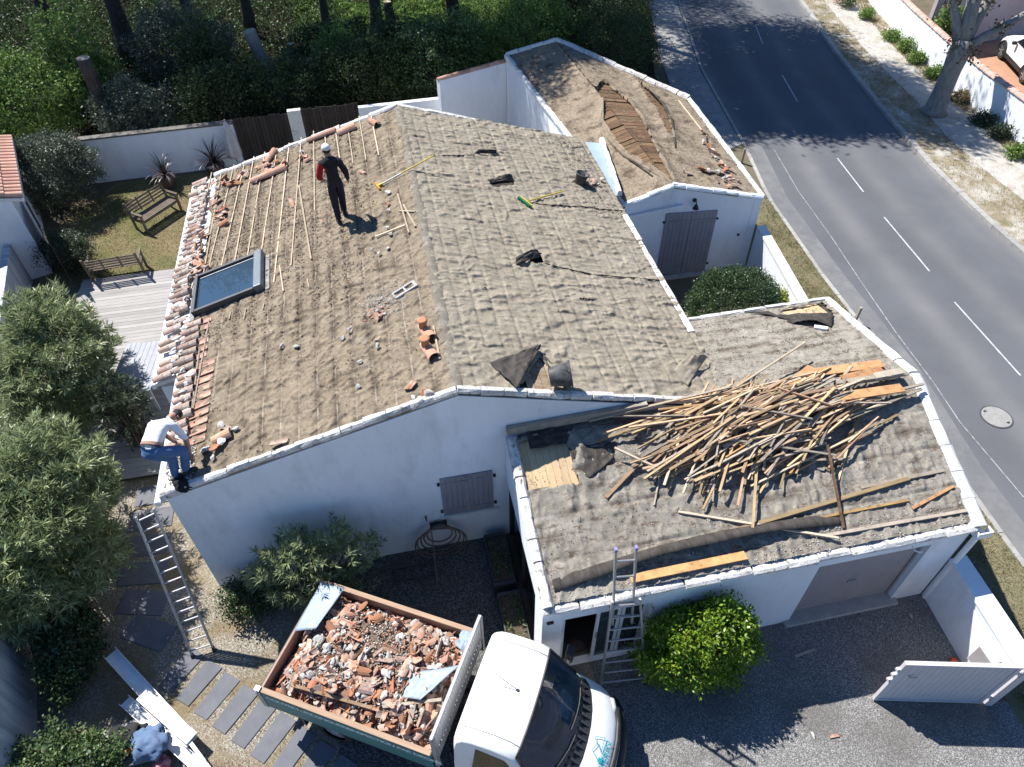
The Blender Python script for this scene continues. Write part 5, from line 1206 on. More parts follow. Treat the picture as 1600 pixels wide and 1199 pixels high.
# garage side and courtyard
clumpy('round_bush', 'bright lime-green rounded bush against the garage front', 'bush', (4.10, 4.62), (1.0, .56, 1.95), 1000, 30, .085, .040, L_yel, 111, None, .14, .5, .02, .62, False, .26)
clumpy('round_bush', 'clipped dark green dome bush between annex and garage', 'bush', (8.45, 12.95), (1.22, 1.1, 2.0), 1500, 34, .045, .026, L_box, 112, None, .09, .5, .02, .78, False, .05)
clumpy('shrub', 'small golden shrub by the white wall next to the dome bush', 'shrub', (9.75, 13.0), (.30, .32, 1.25), 150, 26, .065, .04, L_gold, 113, None, .09, .6, .1, .5)
# strap-leaved plants in pots before the back wall
def cordyline(x, y, lab, seed, s=1.0):
    rng = np.random.default_rng(seed)
    t = thing('potted_cordyline', lab, 'potted plant', (x, y, 0), group='bronze strap-leaved plants in pots by the back wall')
    mb = MB(); mb.tube([(x, y, 0), (x, y, .06), (x, y, .40*s), (x, y, .44*s)], [.20*s, .22*s, .31*s, .30*s], 16); mb.build('pot', mat('dark_pot', (0.05, 0.035, 0.035), (0.07, 0.05, 0.05), 5, .6), t, smooth=True)
    V = []; F = []
    for k in range(46):
        a = rng.uniform(0, 6.28); el = rng.uniform(.35, 1.4); L = rng.uniform(.55, .95)*s; p = np.array((x, y, .45*s)); d = np.array((math.cos(a)*math.cos(el), math.sin(a)*math.cos(el), math.sin(el))); sd = np.array((-math.sin(a), math.cos(a), 0))
        n0 = len(V)
        for i in range(6):
            w = .022*(1-i/5)**.6+.002; V += [p-sd*w, p+sd*w]; p = p+d*L/5; d = d+np.array((0, 0, -.20*(1+i*.25))); d /= np.linalg.norm(d)
        F += [(n0+2*i, n0+2*i+1, n0+2*i+3, n0+2*i+2) for i in range(5)]
    add_np('strap_leaves', np.array(V), np.array(F), L_cord, t)
cordyline(-7.35, 24.35, 'potted bronze strap-leaved plant in the middle of the white back wall', 5)
cordyline(-5.75, 24.75, 'potted bronze strap-leaved plant next to the folded parasol', 6, 1.1)
pa = thing('parasol', 'folded pale parasol standing against the dark board fence', 'parasol', (-5.0, 24.9, 0))
mb = MB(); mb.tube([(-5.0, 24.9, 0), (-5.0, 24.9, 1.95)], .022, 8); mb.build('pole', M_alu, pa)
V = []; n = 16
for k, (z, r) in enumerate(((.62, .22), (.9, .21), (1.3, .16), (1.62, .10), (1.68, .13), (1.88, .03))):
    for i in range(n):
        a = 2*math.pi*i/n; rr = r*(1+.22*(i % 2)*(1 if k < 3 else .3)); V.append((-5.0+rr*math.cos(a), 24.9+rr*math.sin(a), z))
mb = MB(); mb.add(V, [(k*n+i, k*n+(i+1) % n, (k+1)*n+(i+1) % n, (k+1)*n+i) for k in range(5) for i in range(n)]); mb.build('canopy', mat('parasol_cloth', (0.50, 0.47, 0.47), (0.42, 0.39, 0.40), 4, .9), pa)
mb = MB(); mb.ring((-5.0, 24.9, 0), (-5.0, 24.9, .07), .26, .22, 18); mb.build('base', M_concrete, pa)

# ---- the wood behind
WG = 'shrubs growing behind the back garden fence'
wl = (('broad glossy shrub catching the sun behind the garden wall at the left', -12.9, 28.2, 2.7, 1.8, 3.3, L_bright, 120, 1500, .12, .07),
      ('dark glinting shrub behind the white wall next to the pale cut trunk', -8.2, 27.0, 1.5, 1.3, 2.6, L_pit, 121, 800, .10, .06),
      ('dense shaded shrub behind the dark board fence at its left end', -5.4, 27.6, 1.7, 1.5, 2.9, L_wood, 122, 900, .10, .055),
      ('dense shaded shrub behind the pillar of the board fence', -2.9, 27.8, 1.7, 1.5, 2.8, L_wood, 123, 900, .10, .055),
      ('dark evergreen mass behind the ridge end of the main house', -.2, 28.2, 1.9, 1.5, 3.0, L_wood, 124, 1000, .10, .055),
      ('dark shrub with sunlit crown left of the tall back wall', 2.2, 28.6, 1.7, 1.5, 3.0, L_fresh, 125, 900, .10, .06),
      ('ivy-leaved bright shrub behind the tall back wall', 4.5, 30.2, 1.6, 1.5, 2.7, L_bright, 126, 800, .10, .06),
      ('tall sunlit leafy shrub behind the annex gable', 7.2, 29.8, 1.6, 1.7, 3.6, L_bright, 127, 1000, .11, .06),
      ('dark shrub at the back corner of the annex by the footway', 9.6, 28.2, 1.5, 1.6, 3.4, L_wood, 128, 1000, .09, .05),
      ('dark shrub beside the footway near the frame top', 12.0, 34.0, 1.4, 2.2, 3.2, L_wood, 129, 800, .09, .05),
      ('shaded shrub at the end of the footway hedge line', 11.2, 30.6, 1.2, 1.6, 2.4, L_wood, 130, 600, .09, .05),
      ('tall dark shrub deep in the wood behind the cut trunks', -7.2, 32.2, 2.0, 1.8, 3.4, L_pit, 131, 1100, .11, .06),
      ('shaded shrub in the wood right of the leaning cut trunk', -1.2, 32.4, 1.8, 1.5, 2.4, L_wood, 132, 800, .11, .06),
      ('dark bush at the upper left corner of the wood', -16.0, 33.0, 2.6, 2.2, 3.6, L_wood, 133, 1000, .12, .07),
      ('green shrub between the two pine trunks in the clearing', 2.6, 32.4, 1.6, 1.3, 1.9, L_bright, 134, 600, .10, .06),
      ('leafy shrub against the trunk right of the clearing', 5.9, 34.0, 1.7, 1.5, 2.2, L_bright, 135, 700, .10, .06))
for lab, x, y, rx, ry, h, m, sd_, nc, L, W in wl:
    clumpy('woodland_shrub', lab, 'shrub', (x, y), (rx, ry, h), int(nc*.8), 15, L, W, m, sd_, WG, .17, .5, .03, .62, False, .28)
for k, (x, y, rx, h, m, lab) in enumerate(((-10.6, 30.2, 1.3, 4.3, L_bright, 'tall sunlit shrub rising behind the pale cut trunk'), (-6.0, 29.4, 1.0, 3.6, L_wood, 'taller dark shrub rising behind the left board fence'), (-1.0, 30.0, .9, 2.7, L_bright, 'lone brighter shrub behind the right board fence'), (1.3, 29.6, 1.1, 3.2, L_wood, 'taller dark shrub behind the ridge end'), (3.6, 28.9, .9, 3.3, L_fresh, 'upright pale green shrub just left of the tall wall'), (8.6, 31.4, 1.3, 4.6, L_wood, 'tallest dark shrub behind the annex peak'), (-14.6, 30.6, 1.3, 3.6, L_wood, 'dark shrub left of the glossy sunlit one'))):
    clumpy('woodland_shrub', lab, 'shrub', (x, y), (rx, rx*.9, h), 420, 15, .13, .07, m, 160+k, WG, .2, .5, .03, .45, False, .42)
def undergrowth(name, poly, n, m, seed, hz=.5, L=.11, W=.06, f=.5, th=-.2, zb=0):
    rng = np.random.default_rng(seed); P = np.array(poly); lo = P.min(0); hi = P.max(0)
    q = rng.uniform(lo, hi, (n*3, 2)); q = q[in_poly(q[:, 0], q[:, 1], poly)]; q = q[perlin(q[:, 0]*f, q[:, 1]*f, seed)+rng.normal(size=len(q))*.1 > th][:n]
    hgt = hz*np.clip(.45+.9*fbm(q[:, 0]*.8, q[:, 1]*.8, seed+3), .05, 1.5)
    B = np.column_stack([q, zb+hgt*rng.random(len(q))**.5])
    V, F = leaf_mesh(B, rand_dirs(len(B), rng)*.8+np.array((0, 0, .7)), rng.uniform(.6, 1.3, len(B))*L, W, rng)
    return tag(add_np(name, V, F, m), kind='stuff')
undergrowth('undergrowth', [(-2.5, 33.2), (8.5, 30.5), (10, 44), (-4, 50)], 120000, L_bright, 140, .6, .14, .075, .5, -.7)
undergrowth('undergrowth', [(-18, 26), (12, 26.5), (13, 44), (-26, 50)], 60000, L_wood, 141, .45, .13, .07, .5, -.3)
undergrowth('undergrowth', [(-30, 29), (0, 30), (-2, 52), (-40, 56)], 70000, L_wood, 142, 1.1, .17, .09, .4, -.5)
undergrowth('undergrowth', [(6, 27.5), (11, 27), (13.6, 34), (16, 44), (8, 44)], 30000, L_wood, 143, 1.2, .15, .08, .4, -.5)
# trunks and stumps
def trunk_thing(name, label, cat, base, top, r0, r1, m=M_pinebark, cut=False, group=None):
    t = thing(name, label, cat, (base[0], base[1], 0), group=group)
    b = np.array((*base[:2], -.05)); e = np.array(top, float); n = 8; P = []; rr = []
    for k in range(n+1):
        f = k/n; P.append(b+(e-b)*f+np.array((.05*math.sin(f*5), .04*math.cos(f*4), 0))*(1-abs(2*f-1))); rr.append((r0*(1+.5*max(0, .12-f)/.12)*(1-f)+r1*f)*random.uniform(.96, 1.05))
    mb = MB(); mb.tube(P, rr, 12); mb.build('trunk', m, t, smooth=True)
    if cut:
        d = (P[-1]-P[-2]); d = d/np.linalg.norm(d); mb = MB(); mb.ring(P[-1]+d*.002, P[-1]+d*.012, r1*.97, r1*.93, 14); mb.build('cut_face', M_cutwood, t)
    return t
trunk_thing('cut_trunk', 'upright cut trunk with pale sawn top behind the sunlit shrub', 'stump', (-9.3, 27.3), (-9.35, 27.2, 3.5), .24, .22, M_pinebark, True)
trunk_thing('cut_trunk', 'thick cut trunk leaning left above the dark board fence', 'stump', (-3.55, 30.2), (-4.15, 30.0, 3.0), .27, .24, M_bark, True)
trunk_thing('cut_trunk', 'slim upright cut trunk beside the thick leaning one', 'stump', (-2.75, 30.6), (-2.8, 30.6, 2.2), .15, .14, M_pinebark, True)
trunk_thing('cut_trunk', 'short cut trunk leaning right beside the slim upright one', 'stump', (-2.55, 30.4), (-2.1, 30.5, 1.6), .15, .13, M_pinebark, True)
trunk_thing('cut_trunk', 'short dark stump standing in the sunny clearing', 'stump', (1.55, 36.6), (1.45, 36.6, 1.6), .22, .21, M_pinebark, True)
def pine(name, label, base, h, r0, cr, ch, seed, group='tall pines standing in the wood', n=210, lean=(0, 0), leaf=(.25, .06)):
    rng = np.random.default_rng(seed)
    t = thing(name, label, 'tree', (base[0], base[1], 0), group=group)
    top = np.array((base[0]+lean[0], base[1]+lean[1], h)); b = np.array((*base, -.05)); P = [b+(top-b)*f+np.array((math.sin(f*6)*.12, math.cos(f*5)*.1, 0)) for f in np.linspace(0, 1, 12)]
    mb = MB(); mb.tube(P, [r0*(1.25-.35*min(1, f*8) if f < .12 else .9*(1-f)+.22*f) for f in np.linspace(0, 1, 12)], 12); mb.build('trunk', M_pinebark, t, smooth=True)
    mb = MB()
    for k in range(9):
        f = rng.uniform(.06, .5); p0 = b+(top-b)*f; a = rng.uniform(0, 6.283); L_ = rng.uniform(.5, 1.6); e = p0+np.array((math.cos(a)*L_, math.sin(a)*L_, rng.uniform(-.1, .6)))
        mb.tube([p0, (p0+e)/2+np.array((0, 0, rng.uniform(-.15, .1))), e], [.035, .022, .008], 5, False)
        for q in range(2): g_ = p0+(e-p0)*rng.uniform(.4, .9); mb.tube([g_, g_+rng.normal(size=3)*.3], [.012, .004], 4, False)
    mb.build('dead_branch', M_pinebark, t)
    c = top+np.array((0, 0, -ch*.1)); mb = MB(); C = []
    for k in range(n):
        a = rng.uniform(0, 6.283); q = rng.random()**.55; e = c+np.array((math.cos(a)*cr*q, math.sin(a)*cr*q, ch*(.55*math.sqrt(max(0, 1-q*q))-.28)+rng.normal()*ch*.10))
        lob = 1+.32*math.sin(a*3+seed)+.16*math.sin(a*7+seed*2); e = c+(e-c)*np.array((lob, lob, 1)); C.append(e)
        if k % 5 == 0:
            s = top-np.array((0, 0, rng.uniform(.1, .3)*h*.5)); mb.tube([s, (s+e)/2+np.array((0, 0, -.2)), e], [.07, .045, .02], 5, False)
    mb.build('branch', M_pinebark, t)
    C = np.array(C); per = 95; ci = np.repeat(np.arange(len(C)), per)
    Pn = C[ci]+rng.normal(size=(len(ci), 3))*np.array((.38, .38, .20))*cr/4
    V, F = leaf_mesh(Pn, rand_dirs(len(ci), rng)+np.array((0, 0, .5)), leaf[0], leaf[1], rng); add_np('crown', V, F, L_pine, t)
    return t
pine('pine_tree', 'dark straight pine trunk left of the sunny clearing stump', (.75, 36.3), 12.5, .30, 3.6, 2.4, 201)
pine('pine_tree', 'dark pine trunk right of the sunny clearing', (4.6, 35.4), 12.5, .34, 3.6, 2.6, 202, n=380, lean=(-2.7, -3.0))
pine('pine_tree', 'slim dark pine trunk at the left edge of the clearing', (-1.6, 36.6), 12, .22, 3.4, 2.4, 203)
pine('pine_tree', 'thick dark pine trunk right of the pale cut trunk', (-10.4, 36.0), 12.5, .42, 4.4, 3.0, 204)
pine('pine_tree', 'pine beside the footway casting its crown on the road', (11.3, 35.6), 12.5, .30, 5.7, 3.2, 205, n=1150, lean=(.5, -1.1), leaf=(.30, .085))
pine('pine_tree', 'pine further back along the footway at the frame top', (9.3, 46.5), 13.5, .30, 5.0, 3.0, 206, n=260)
pine('pine_tree', 'pine deep in the wood behind the thick leaning cut trunk', (-5.2, 38.0), 12, .28, 4.6, 2.8, 207)
pine('pine_tree', 'pine in the wood behind the glossy sunlit shrub', (-14.5, 39.5), 12, .32, 4.2, 2.8, 208)
pine('pine_tree', 'pine in the wood behind the fence pillar shrubs', (-7.3, 35.0), 11.5, .26, 3.8, 2.8, 209)
# plane tree by the street wall
pt = thing('plane_tree', 'grey pollarded plane tree on the chalk verge across the road', 'tree', (21.75, 23.52, .1))
B0 = np.array((21.75, 23.52, .05)); FK = np.array((21.82, 23.6, 2.45))
mb = MB(); mb.tube([B0, B0+(0, 0, .22), B0+(FK-B0)*.35, B0+(FK-B0)*.7, FK, FK+(.05, .05, .35)], [.56, .41, .34, .33, .39, .30], 16); mb.build('trunk', M_bark, pt, smooth=True)
brs = [((22.0, 24.2, 4.3), (22.2, 24.9, 6.3), .25), ((22.7, 24.3, 3.8), (24.0, 25.6, 4.6), .20), ((23.0, 23.4, 3.2), (24.9, 23.9, 3.9), .17), ((21.3, 24.3, 3.9), (20.8, 25.0, 6.0), .16)]
mb = MB(); tips = []
for a, b_, r in brs:
    a = np.array(a); b_ = np.array(b_); mb.tube([FK-(0, 0, .2), FK*.45+a*.55+np.array((0, 0, .05)), a, (a+b_)/2+np.array((.08, -.05, .05)), b_], [r*1.15, r, r*.92, r*.8, r*.62], 10); tips += [a, b_]
mb.build('branch', M_bark, pt, smooth=True)
rng = np.random.default_rng(33); tips = np.array(tips+[FK+(.1, -.3, .1), FK+(-.3, .0, .2), FK+(.3, -.25, -.1)]); ci = rng.integers(0, len(tips), 900)
V, F = leaf_mesh(tips[ci]+rng.normal(size=(900, 3))*.16, rand_dirs(900, rng), .12, .09, rng); add_np('leaf_tufts', V, F, mat('rusty_tuft', (0.16, 0.13, 0.07), (0.10, 0.10, 0.045), 4, .7, isl=.4), pt)
# plants at the foot of the street wall
for k, (px, py, rx, h, m, lab, L) in enumerate(((1322, 12, .75, .8, L_fresh, 'flowering grey-green shrub at the top of the street wall', .08), (1352, 30, .5, .5, L_bright, 'low green plant beside the flowering shrub under the street wall', .08), (1392, 62, .55, .55, L_bright, 'leafy green clump halfway down the street wall foot', .1), (1412, 80, .5, .55, L_bright, 'glossy green clump left of the wall foot middle', .1),
                                                 (1430, 98, .5, .55, L_bright, 'glossy green clump nearest above the plane tree trunk', .1), (1457, 122, .45, .5, L_bright, 'green clump hidden partly behind the plane tree trunk', .1), (1500, 158, .45, .45, L_dry, 'yellowing grass clump just right of the plane tree', .12), (1535, 195, .6, .5, L_oled, 'dark iris clump in the tree shadow by the street wall', .14), (1560, 215, .4, .4, L_oled, 'dark spiky clump under the street wall shadows', .14), (1592, 245, .6, .5, L_bright, 'bright green clump at the right frame edge by the wall', .1))):
    p = at(px, py, .1)
    clumpy('wall_foot_plant', lab, 'plant', (p[0], p[1], .1), (rx*random.uniform(.6, 1.0), rx*random.uniform(.5, .8), h*random.uniform(.5, .9)), 60, 20, L, .05, m, 300+k, 'plants along the foot of the street wall', .16, .7, .0, .2, stems=False, zmin=.0)
p = at(1312, 6, .1); clumpy('flowering_plant', 'orange flowering plant at the top of the chalk path', 'plant', (p[0], p[1], .1), (.45, .4, .7), 60, 16, .06, .05, L_flower, 320, None, .1, .6, 0, .4, stems=False, zmin=.0)
clumpy('climbing_plant', 'leafy climber in the court behind the street wall', 'plant', (25.2, 28.6, 0), (.5, .5, 2.4), 90, 20, .14, .08, L_bright, 322, None, .15, .6, .2, .4)
# ================================================================== TRUCK
TM = Matrix.Translation((-2.65, 6.07, 0)) @ rotz(math.radians(-30.5))
truck = thing('tipper_truck', 'white tipper truck with teal side board, bed full of rubble', 'truck', (-2.65, 6.07, 0), math.radians(-30.5))
def TB(mb, name, m, parent=None, smooth=False):
    o = bpy.data.objects.new(name, mb.mesh(name, m, smooth)); COL.objects.link(o); o.parent = parent or truck; return o
BL_, BW, BZ, RZ = 3.00, .99, .92, 1.42
mb = MB(); mb.span((.0, -BW, BZ-.08), (BL_, BW, BZ)); TB(mb, 'bed_floor', M_darkmetal)
mb = MB(); mb.span((-.6+.7, -.42, .55), (4.2, -.30, .80)); mb.span((.1, .30, .55), (4.2, .42, .80)); mb.span((.2, -.3, .6), (.35, .3, .78)); mb.span((2.4, -.3, .6), (2.55, .3, .78)); TB(mb, 'chassis', M_black)
M_bedwood = mat('bed_side_plywood', (0.42, 0.27, 0.20), (0.35, 0.22, 0.165), 4, .8, .001, 40, stretch=(.5, 4, 4), spots=((0.55, 0.47, 0.4), 7, .58, .72, .5))
M_rimwood = mat('bed_rim_timber', (0.40, 0.28, 0.19), (0.32, 0.215, 0.145), 4, .8, .002, 40, stretch=(.5, 6, 6))
for s, m in ((-1, M_bedwood), (1, M_bedwood)):
    sb = bpy.data.objects.new('side_board', None); COL.objects.link(sb); sb.parent = truck
    mb = MB(); mb.span((.03, s*(BW+.0) if s < 0 else BW-.03, BZ+.002), (BL_-.03, -BW+.03 if s < 0 else BW, RZ)); TB(mb, 'plywood_lining', m, sb)
    mb = MB(); mb.span((.0, -BW-.05 if s < 0 else BW+.002, BZ-.10), (BL_, -BW-.002 if s < 0 else BW+.05, RZ-.03)); TB(mb, 'outer_panel', M_teal, sb)
    mb = MB(); mb.span((.0, -BW-.052 if s < 0 else BW-.035, RZ+.001), (BL_-.02, -BW+.035 if s < 0 else BW+.052, RZ+.03)); bevel(TB(mb, 'top_rail', M_rimwood, sb), .006, 1)
    if s < 0:
        for body, x0, sz in (('COUVERTURE', .10, .145), ('ZINGUERIE', .98, .145), ('INSPECTION PAR DRONE', 1.64, .145)):
            cu = bpy.data.curves.new('lettering', 'FONT'); cu.body = body; cu.size = sz; cu.extrude = .001; cu.offset = .003; cu.space_character = .92; cu.materials.append(M_letter)
            o = bpy.data.objects.new('lettering', cu); COL.objects.link(o); o.parent = sb
            o.location = (x0*.985, -BW-.0525, RZ-.19); o.rotation_euler = (math.pi/2, 0, 0)
mb = MB(); mb.span((-.05, -BW, BZ-.1), (-.005, BW, RZ-.05)); bevel(TB(mb, 'tailgate', M_darkmetal), .01, 1)
mb = MB(); mb.span((-.004, -BW+.03, BZ), (.026, BW-.03, RZ+.0)); TB(mb, 'tail_lining', M_bedwood)
mb = MB()
for y in (-BW-.02, BW+.02):
    mb.span((-.07, y-.04, BZ-.12), (.02, y+.04, RZ+.06)); mb.ring((-.03, y-.06, RZ+.0), (-.03, y+.06, RZ+.0), .03, .03, 8)
TB(mb, 'corner_post', M_alu)
# headboard: frame, grille bars
hb = bpy.data.objects.new('headboard', None); COL.objects.link(hb); hb.parent = truck
for lo_, hi_ in (((3.02, -BW-.02, BZ), (3.08, -BW+.05, 2.08)), ((3.02, BW-.05, BZ), (3.08, BW+.02, 2.08))): mb = MB(); mb.span(lo_, hi_); TB(mb, 'post', M_alu, hb)
mb = MB(); mb.span((3.015, -BW-.02, 2.082), (3.075, BW+.02, 2.125)); bevel(TB(mb, 'top_rail', M_alu, hb), .012, 1)
for k in range(24):
    y0 = -BW+.06+k*(2*BW-.12)/24
    mb = MB(); mb.span((3.045, y0+.006, RZ-.3), (3.062, y0+(2*BW-.12)/24-.008, 2.079)); TB(mb, 'slat', mat('pale_grille', (0.50, 0.50, 0.50), (0.42, 0.42, 0.42), 4, .5) if 'pale_grille' not in MATS else MATS['pale_grille'], hb)
mb = MB()
for z in (1.45,): mb.span((3.064, -BW+.05, z), (3.078, BW-.05, z+.04))
TB(mb, 'crossbar', M_alu, hb)
# wheels
def wheel(x, y, r=.34, w=.22):
    wh = bpy.data.objects.new('wheel', None); COL.objects.link(wh); wh.parent = truck; wh.location = (x, y, r)
    mb = MB(); n = 24; prof = ((-.5, .60), (-.5, .88), (-.42, .97), (-.2, 1), (.2, 1), (.42, .97), (.5, .88), (.5, .60)); V = []
    for i in range(n):
        a = 2*math.pi*i/n
        for yy, rr in prof: V.append((rr*r*math.cos(a), yy*w, rr*r*math.sin(a)))
    k = len(prof); mb.add(V, [(i*k+j, i*k+j+1, ((i+1) % n)*k+j+1, ((i+1) % n)*k+j) for i in range(n) for j in range(k-1)]); TB(mb, 'tyre', M_rubber, wh, True)
    mb = MB(); s = -1 if y < 0 else 1
    mb.ring((0, s*w*.30, 0), (0, s*w*.36, 0), r*.6, r*.57, 20); mb.ring((0, s*w*.36, 0), (0, s*w*.46, 0), r*.22, r*.18, 12)
    for i in range(6): a = i*math.pi/3; mb.box((r*.4*math.cos(a), s*w*.375, r*.4*math.sin(a)), (.05, .012, .05))
    TB(mb, 'rim', M_alu, wh)
for x, y in ((1.1, -.86), (1.1, .86), (4.75, -.84), (4.75, .84)): wheel(x, y)
mb = MB(); mb.span((.75, -.97, .60), (.83, -.75, .64)); mb.span((-.12, -.85, .55), (-.06, .85, .68)); mb.span((.55, -1.0, .35), (.6, -.72, .75)); TB(mb, 'mudguard', M_black)
mb = MB()
for y in (-.75, .75): mb.span((-.13, y-.16, .56), (-.121, y+.16, .67))
TB(mb, 'tail_light', mat('red_lens', (0.35, 0.02, 0.02), (0.3, 0.02, 0.02), 3, .3), None)
# cab shell lofted across the width
prof = [(3.32, .45), (3.30, 1.2), (3.30, 1.88), (3.33, 2.08), (3.42, 2.19), (3.6, 2.235), (3.9, 2.25), (4.15, 2.225), (4.32, 2.15), (4.55, 1.87), (4.78, 1.58), (4.98, 1.31), (5.06, 1.23), (5.17, 1.195), (5.35, 1.12), (5.52, 1.01), (5.62, .88), (5.68, .70), (5.70, .50), (5.62, .34)]
ST = [-1, -.985, -.95, -.88, -.75, -.5, -.25, 0, .25, .5, .75, .88, .95, .985, 1]
def cabpt(x, z, s, off=0.0):
    a = abs(s); zz = z; xx = x
    if z > 1.25: zz -= (.03*a**2+.09*max(0, (a-.86)/.14)**2)*min(1, (z-1.25)/.7)
    if x > 4.2: xx -= .26*a**2.4*min(1, (x-4.2)/.7)+.10*max(0, (a-.8)/.2)**2*min(1, (x-4.2)/1.0)
    if x < 3.5: xx += .05*max(0, (a-.85)/.15)**2
    if 4.9 < x and .6 < z <= 1.25: zz -= .07*a**3
    y = s*1.0*(1-.135*max(0, min(1.1, (zz-1.15)/1.0)))*(1-.0*a)
    return (xx, y, zz)
V = [cabpt(x, z, s) for s in ST for x, z in prof]; n = len(prof)
mb = MB(); F = []; seg = []
for i in range(len(ST)-1):
    for j in range(n-1):
        if 8 <= j <= 10 and 2 <= i <= len(ST)-4: continue
        F.append((i*n+j, i*n+j+1, (i+1)*n+j+1, (i+1)*n+j)); seg.append(1 if j in (11, 12) and 2 <= i <= len(ST)-4 else (1 if j >= 17 else 0))
F.append(tuple(range(n))); seg.append(0); F.append(tuple(range((len(ST)-1)*n, len(ST)*n))[::-1]); seg.append(0)
mb.add(V, F); mb.mi = seg
cab = TB(mb, 'cab', [M_whitemetal, M_black])
cab.data.polygons.foreach_set('use_smooth', [True]*(len(F)-2)+[False]*2)
m_ = cab.modifiers.new('edge', 'EDGE_SPLIT'); m_.split_angle = math.radians(48)
Vw = [cabpt(*p, s) for s in ST[2:-2] for p in prof[8:12]]; k = len(ST)-4
mb = MB(); mb.add(Vw, [(i*4+j, i*4+j+1, (i+1)*4+j+1, (i+1)*4+j) for i in range(k-1) for j in range(3)]); TB(mb, 'windscreen', glass_mat('windscreen_glass', (0.025, 0.05, 0.085), .30, .02), cab, True)
mb = MB()
def wsline(s0, s1, j0, j1, w):  # black border of the glass
    pass
for s in (-.95, .95):
    P = [Vector(cabpt(*p, s))+Vector((.01, 0, .008)) for p in prof[8:12]]; mb.tube(P, .022, 6)
P = [Vector(cabpt(*prof[8], s))+Vector((.006, 0, .006)) for s in ST[2:-2]]; mb.tube(P, .018, 6)
TB(mb, 'screen_seal', M_black, cab, True)
for sg in (-1, 1):
    mb = MB(); q = [(3.62, 1.28), (4.60, 1.28), (4.52, 1.45), (4.12, 1.98), (3.68, 2.02)]
    pt_ = lambda x, z: (x-.0, sg*(1.0*(1-.135*max(0, (z-1.15)))+.006), z)
    mb.add([pt_(*p) for p in q], [tuple(range(5))]); TB(mb, 'side_window', glass_mat('cab_side_glass', (0.01, 0.012, 0.014), 0, .03) if 'cab_side_glass' not in MATS else MATS['cab_side_glass'], cab)
    mr = bpy.data.objects.new('mirror', None); COL.objects.link(mr); mr.parent = truck; mr.location = (4.55, sg*1.08, 1.42)
    mb = MB(); mb.box((0, sg*.08, 0), (.12, .20, .32)); bevel(TB(mb, 'housing', M_black, mr), .035, 3)
    mb = MB(); mb.box((-.064, sg*.08, 0), (.006, .16, .27)); TB(mb, 'mirror_glass', M_alu, mr)
    mb = MB(); mb.beam((0, -sg*.12, -.05), (0, sg*.02, -.02), .05, .05); TB(mb, 'arm', M_black, mr)
    mb = MB(); P = [cabpt(5.50, .98, sg*f) for f in (.62, .72, .84, .93)]; 
    mb.tube([Vector(p)+Vector((.035, 0, -.06)) for p in P], [.03, .075, .075, .03], 8); TB(mb, 'headlight', mat('clear_lens', (0.55, 0.57, 0.58), (0.4, 0.42, 0.43), 9, .15), truck, True)
# dashboard, papers, seats
mb = MB(); mb.prism([(4.42, -.80), (4.80, -.72), (4.86, -.3), (4.88, .3), (4.80, .72), (4.42, .80)], .9, lambda x, y: 1.30-.25*(x-4.42)); TB(mb, 'dashboard', M_black, cab)
mb = MB(); mb.span((3.36, -.84, .5), (5.2, .84, .56)); mb.span((3.34, -.84, .57), (3.36, .84, 2.0)); mb.span((3.5, -.7, .57), (3.98, .7, .95)); mb.span((3.38, -.7, .96), (3.55, -.15, 1.65)); mb.span((3.38, .1, .96), (3.55, .7, 1.65)); TB(mb, 'seats', M_black, cab)
M_paper = mat('pale_paper', (0.55, 0.66, 0.68), (0.5, 0.62, 0.64), 3, .8)
mb = MB(); mb.add([(4.60, .22, 1.275), (4.79, .20, 1.225), (4.80, .50, 1.225), (4.62, .52, 1.275)], [(0, 1, 2, 3)]); mb.add([(4.55, .42, 1.29), (4.74, .36, 1.245), (4.78, .56, 1.235), (4.58, .64, 1.285)], [(0, 1, 2, 3)]); pp = TB(mb, 'paper_sheet', M_paper, cab)
# cowl grille bars and wipers
mb = MB()
for k in range(15):
    s = -.82+k*.117; a = Vector(cabpt(*prof[11], s))+Vector((.02, 0, .006)); b = Vector(cabpt(*prof[13], s))+Vector((-.02, 0, .006)); mb.beam(a, b, .045, .012)
TB(mb, 'cowl_grille', M_darkmetal, cab)
for s0, s1 in ((-.70, -.02), (.0, .72)):
    wp_ = []
    for f in np.linspace(0, 1, 6):
        s = s0+(s1-s0)*f; j = .12+.35*f*(1-f); p = Vector(cabpt(4.98-.08*(1-f)-.03, 1.31+.10*(1-f)+.03, s)); wp_.append(p+Vector((.02, 0, .02)))
    mb = MB(); mb.tube(wp_, .010, 5); mb.beam(Vector(cabpt(5.06, 1.23, s1))+Vector((0, 0, .02)), wp_[3], .02, .012); TB(mb, 'wiper', M_black, truck)
mb = MB(); mb.tube([(4.02, .02, 2.24), (3.98, .02, 2.28), (3.62, .06, 2.50)], .006, 5); mb.ring((4.02, .02, 2.23), (4.02, .02, 2.26), .03, .02, 8); TB(mb, 'aerial', M_iron)
mb = MB()
for s in (-.55, -.33, -.11, .11, .33, .55):
    P = [Vector(cabpt(x, z, s)) for x, z in ((3.5, 2.212), (3.7, 2.243), (4.0, 2.243))]; mb.tube([p+Vector((0, 0, -.004)) for p in P], .012, 6)
TB(mb, 'roof_rib', M_whitemetal)
for s in (-.80, .80):
    mb = MB(); P = [Vector(cabpt(x, z, s)) for x, z in ((3.42, 2.19), (3.6, 2.235), (3.9, 2.25), (4.15, 2.225), (4.3, 2.16))]; mb.tube([p+Vector((0, 0, .002)) for p in P], .005, 5); TB(mb, 'roof_gutter', M_darkmetal)
mb = MB(); P = [Vector(cabpt(5.66, .62, s))+Vector((.03, 0, 0)) for s in ST[1:-1]]; mb.tube(P, .10, 8); TB(mb, 'bumper', M_black, truck, True)
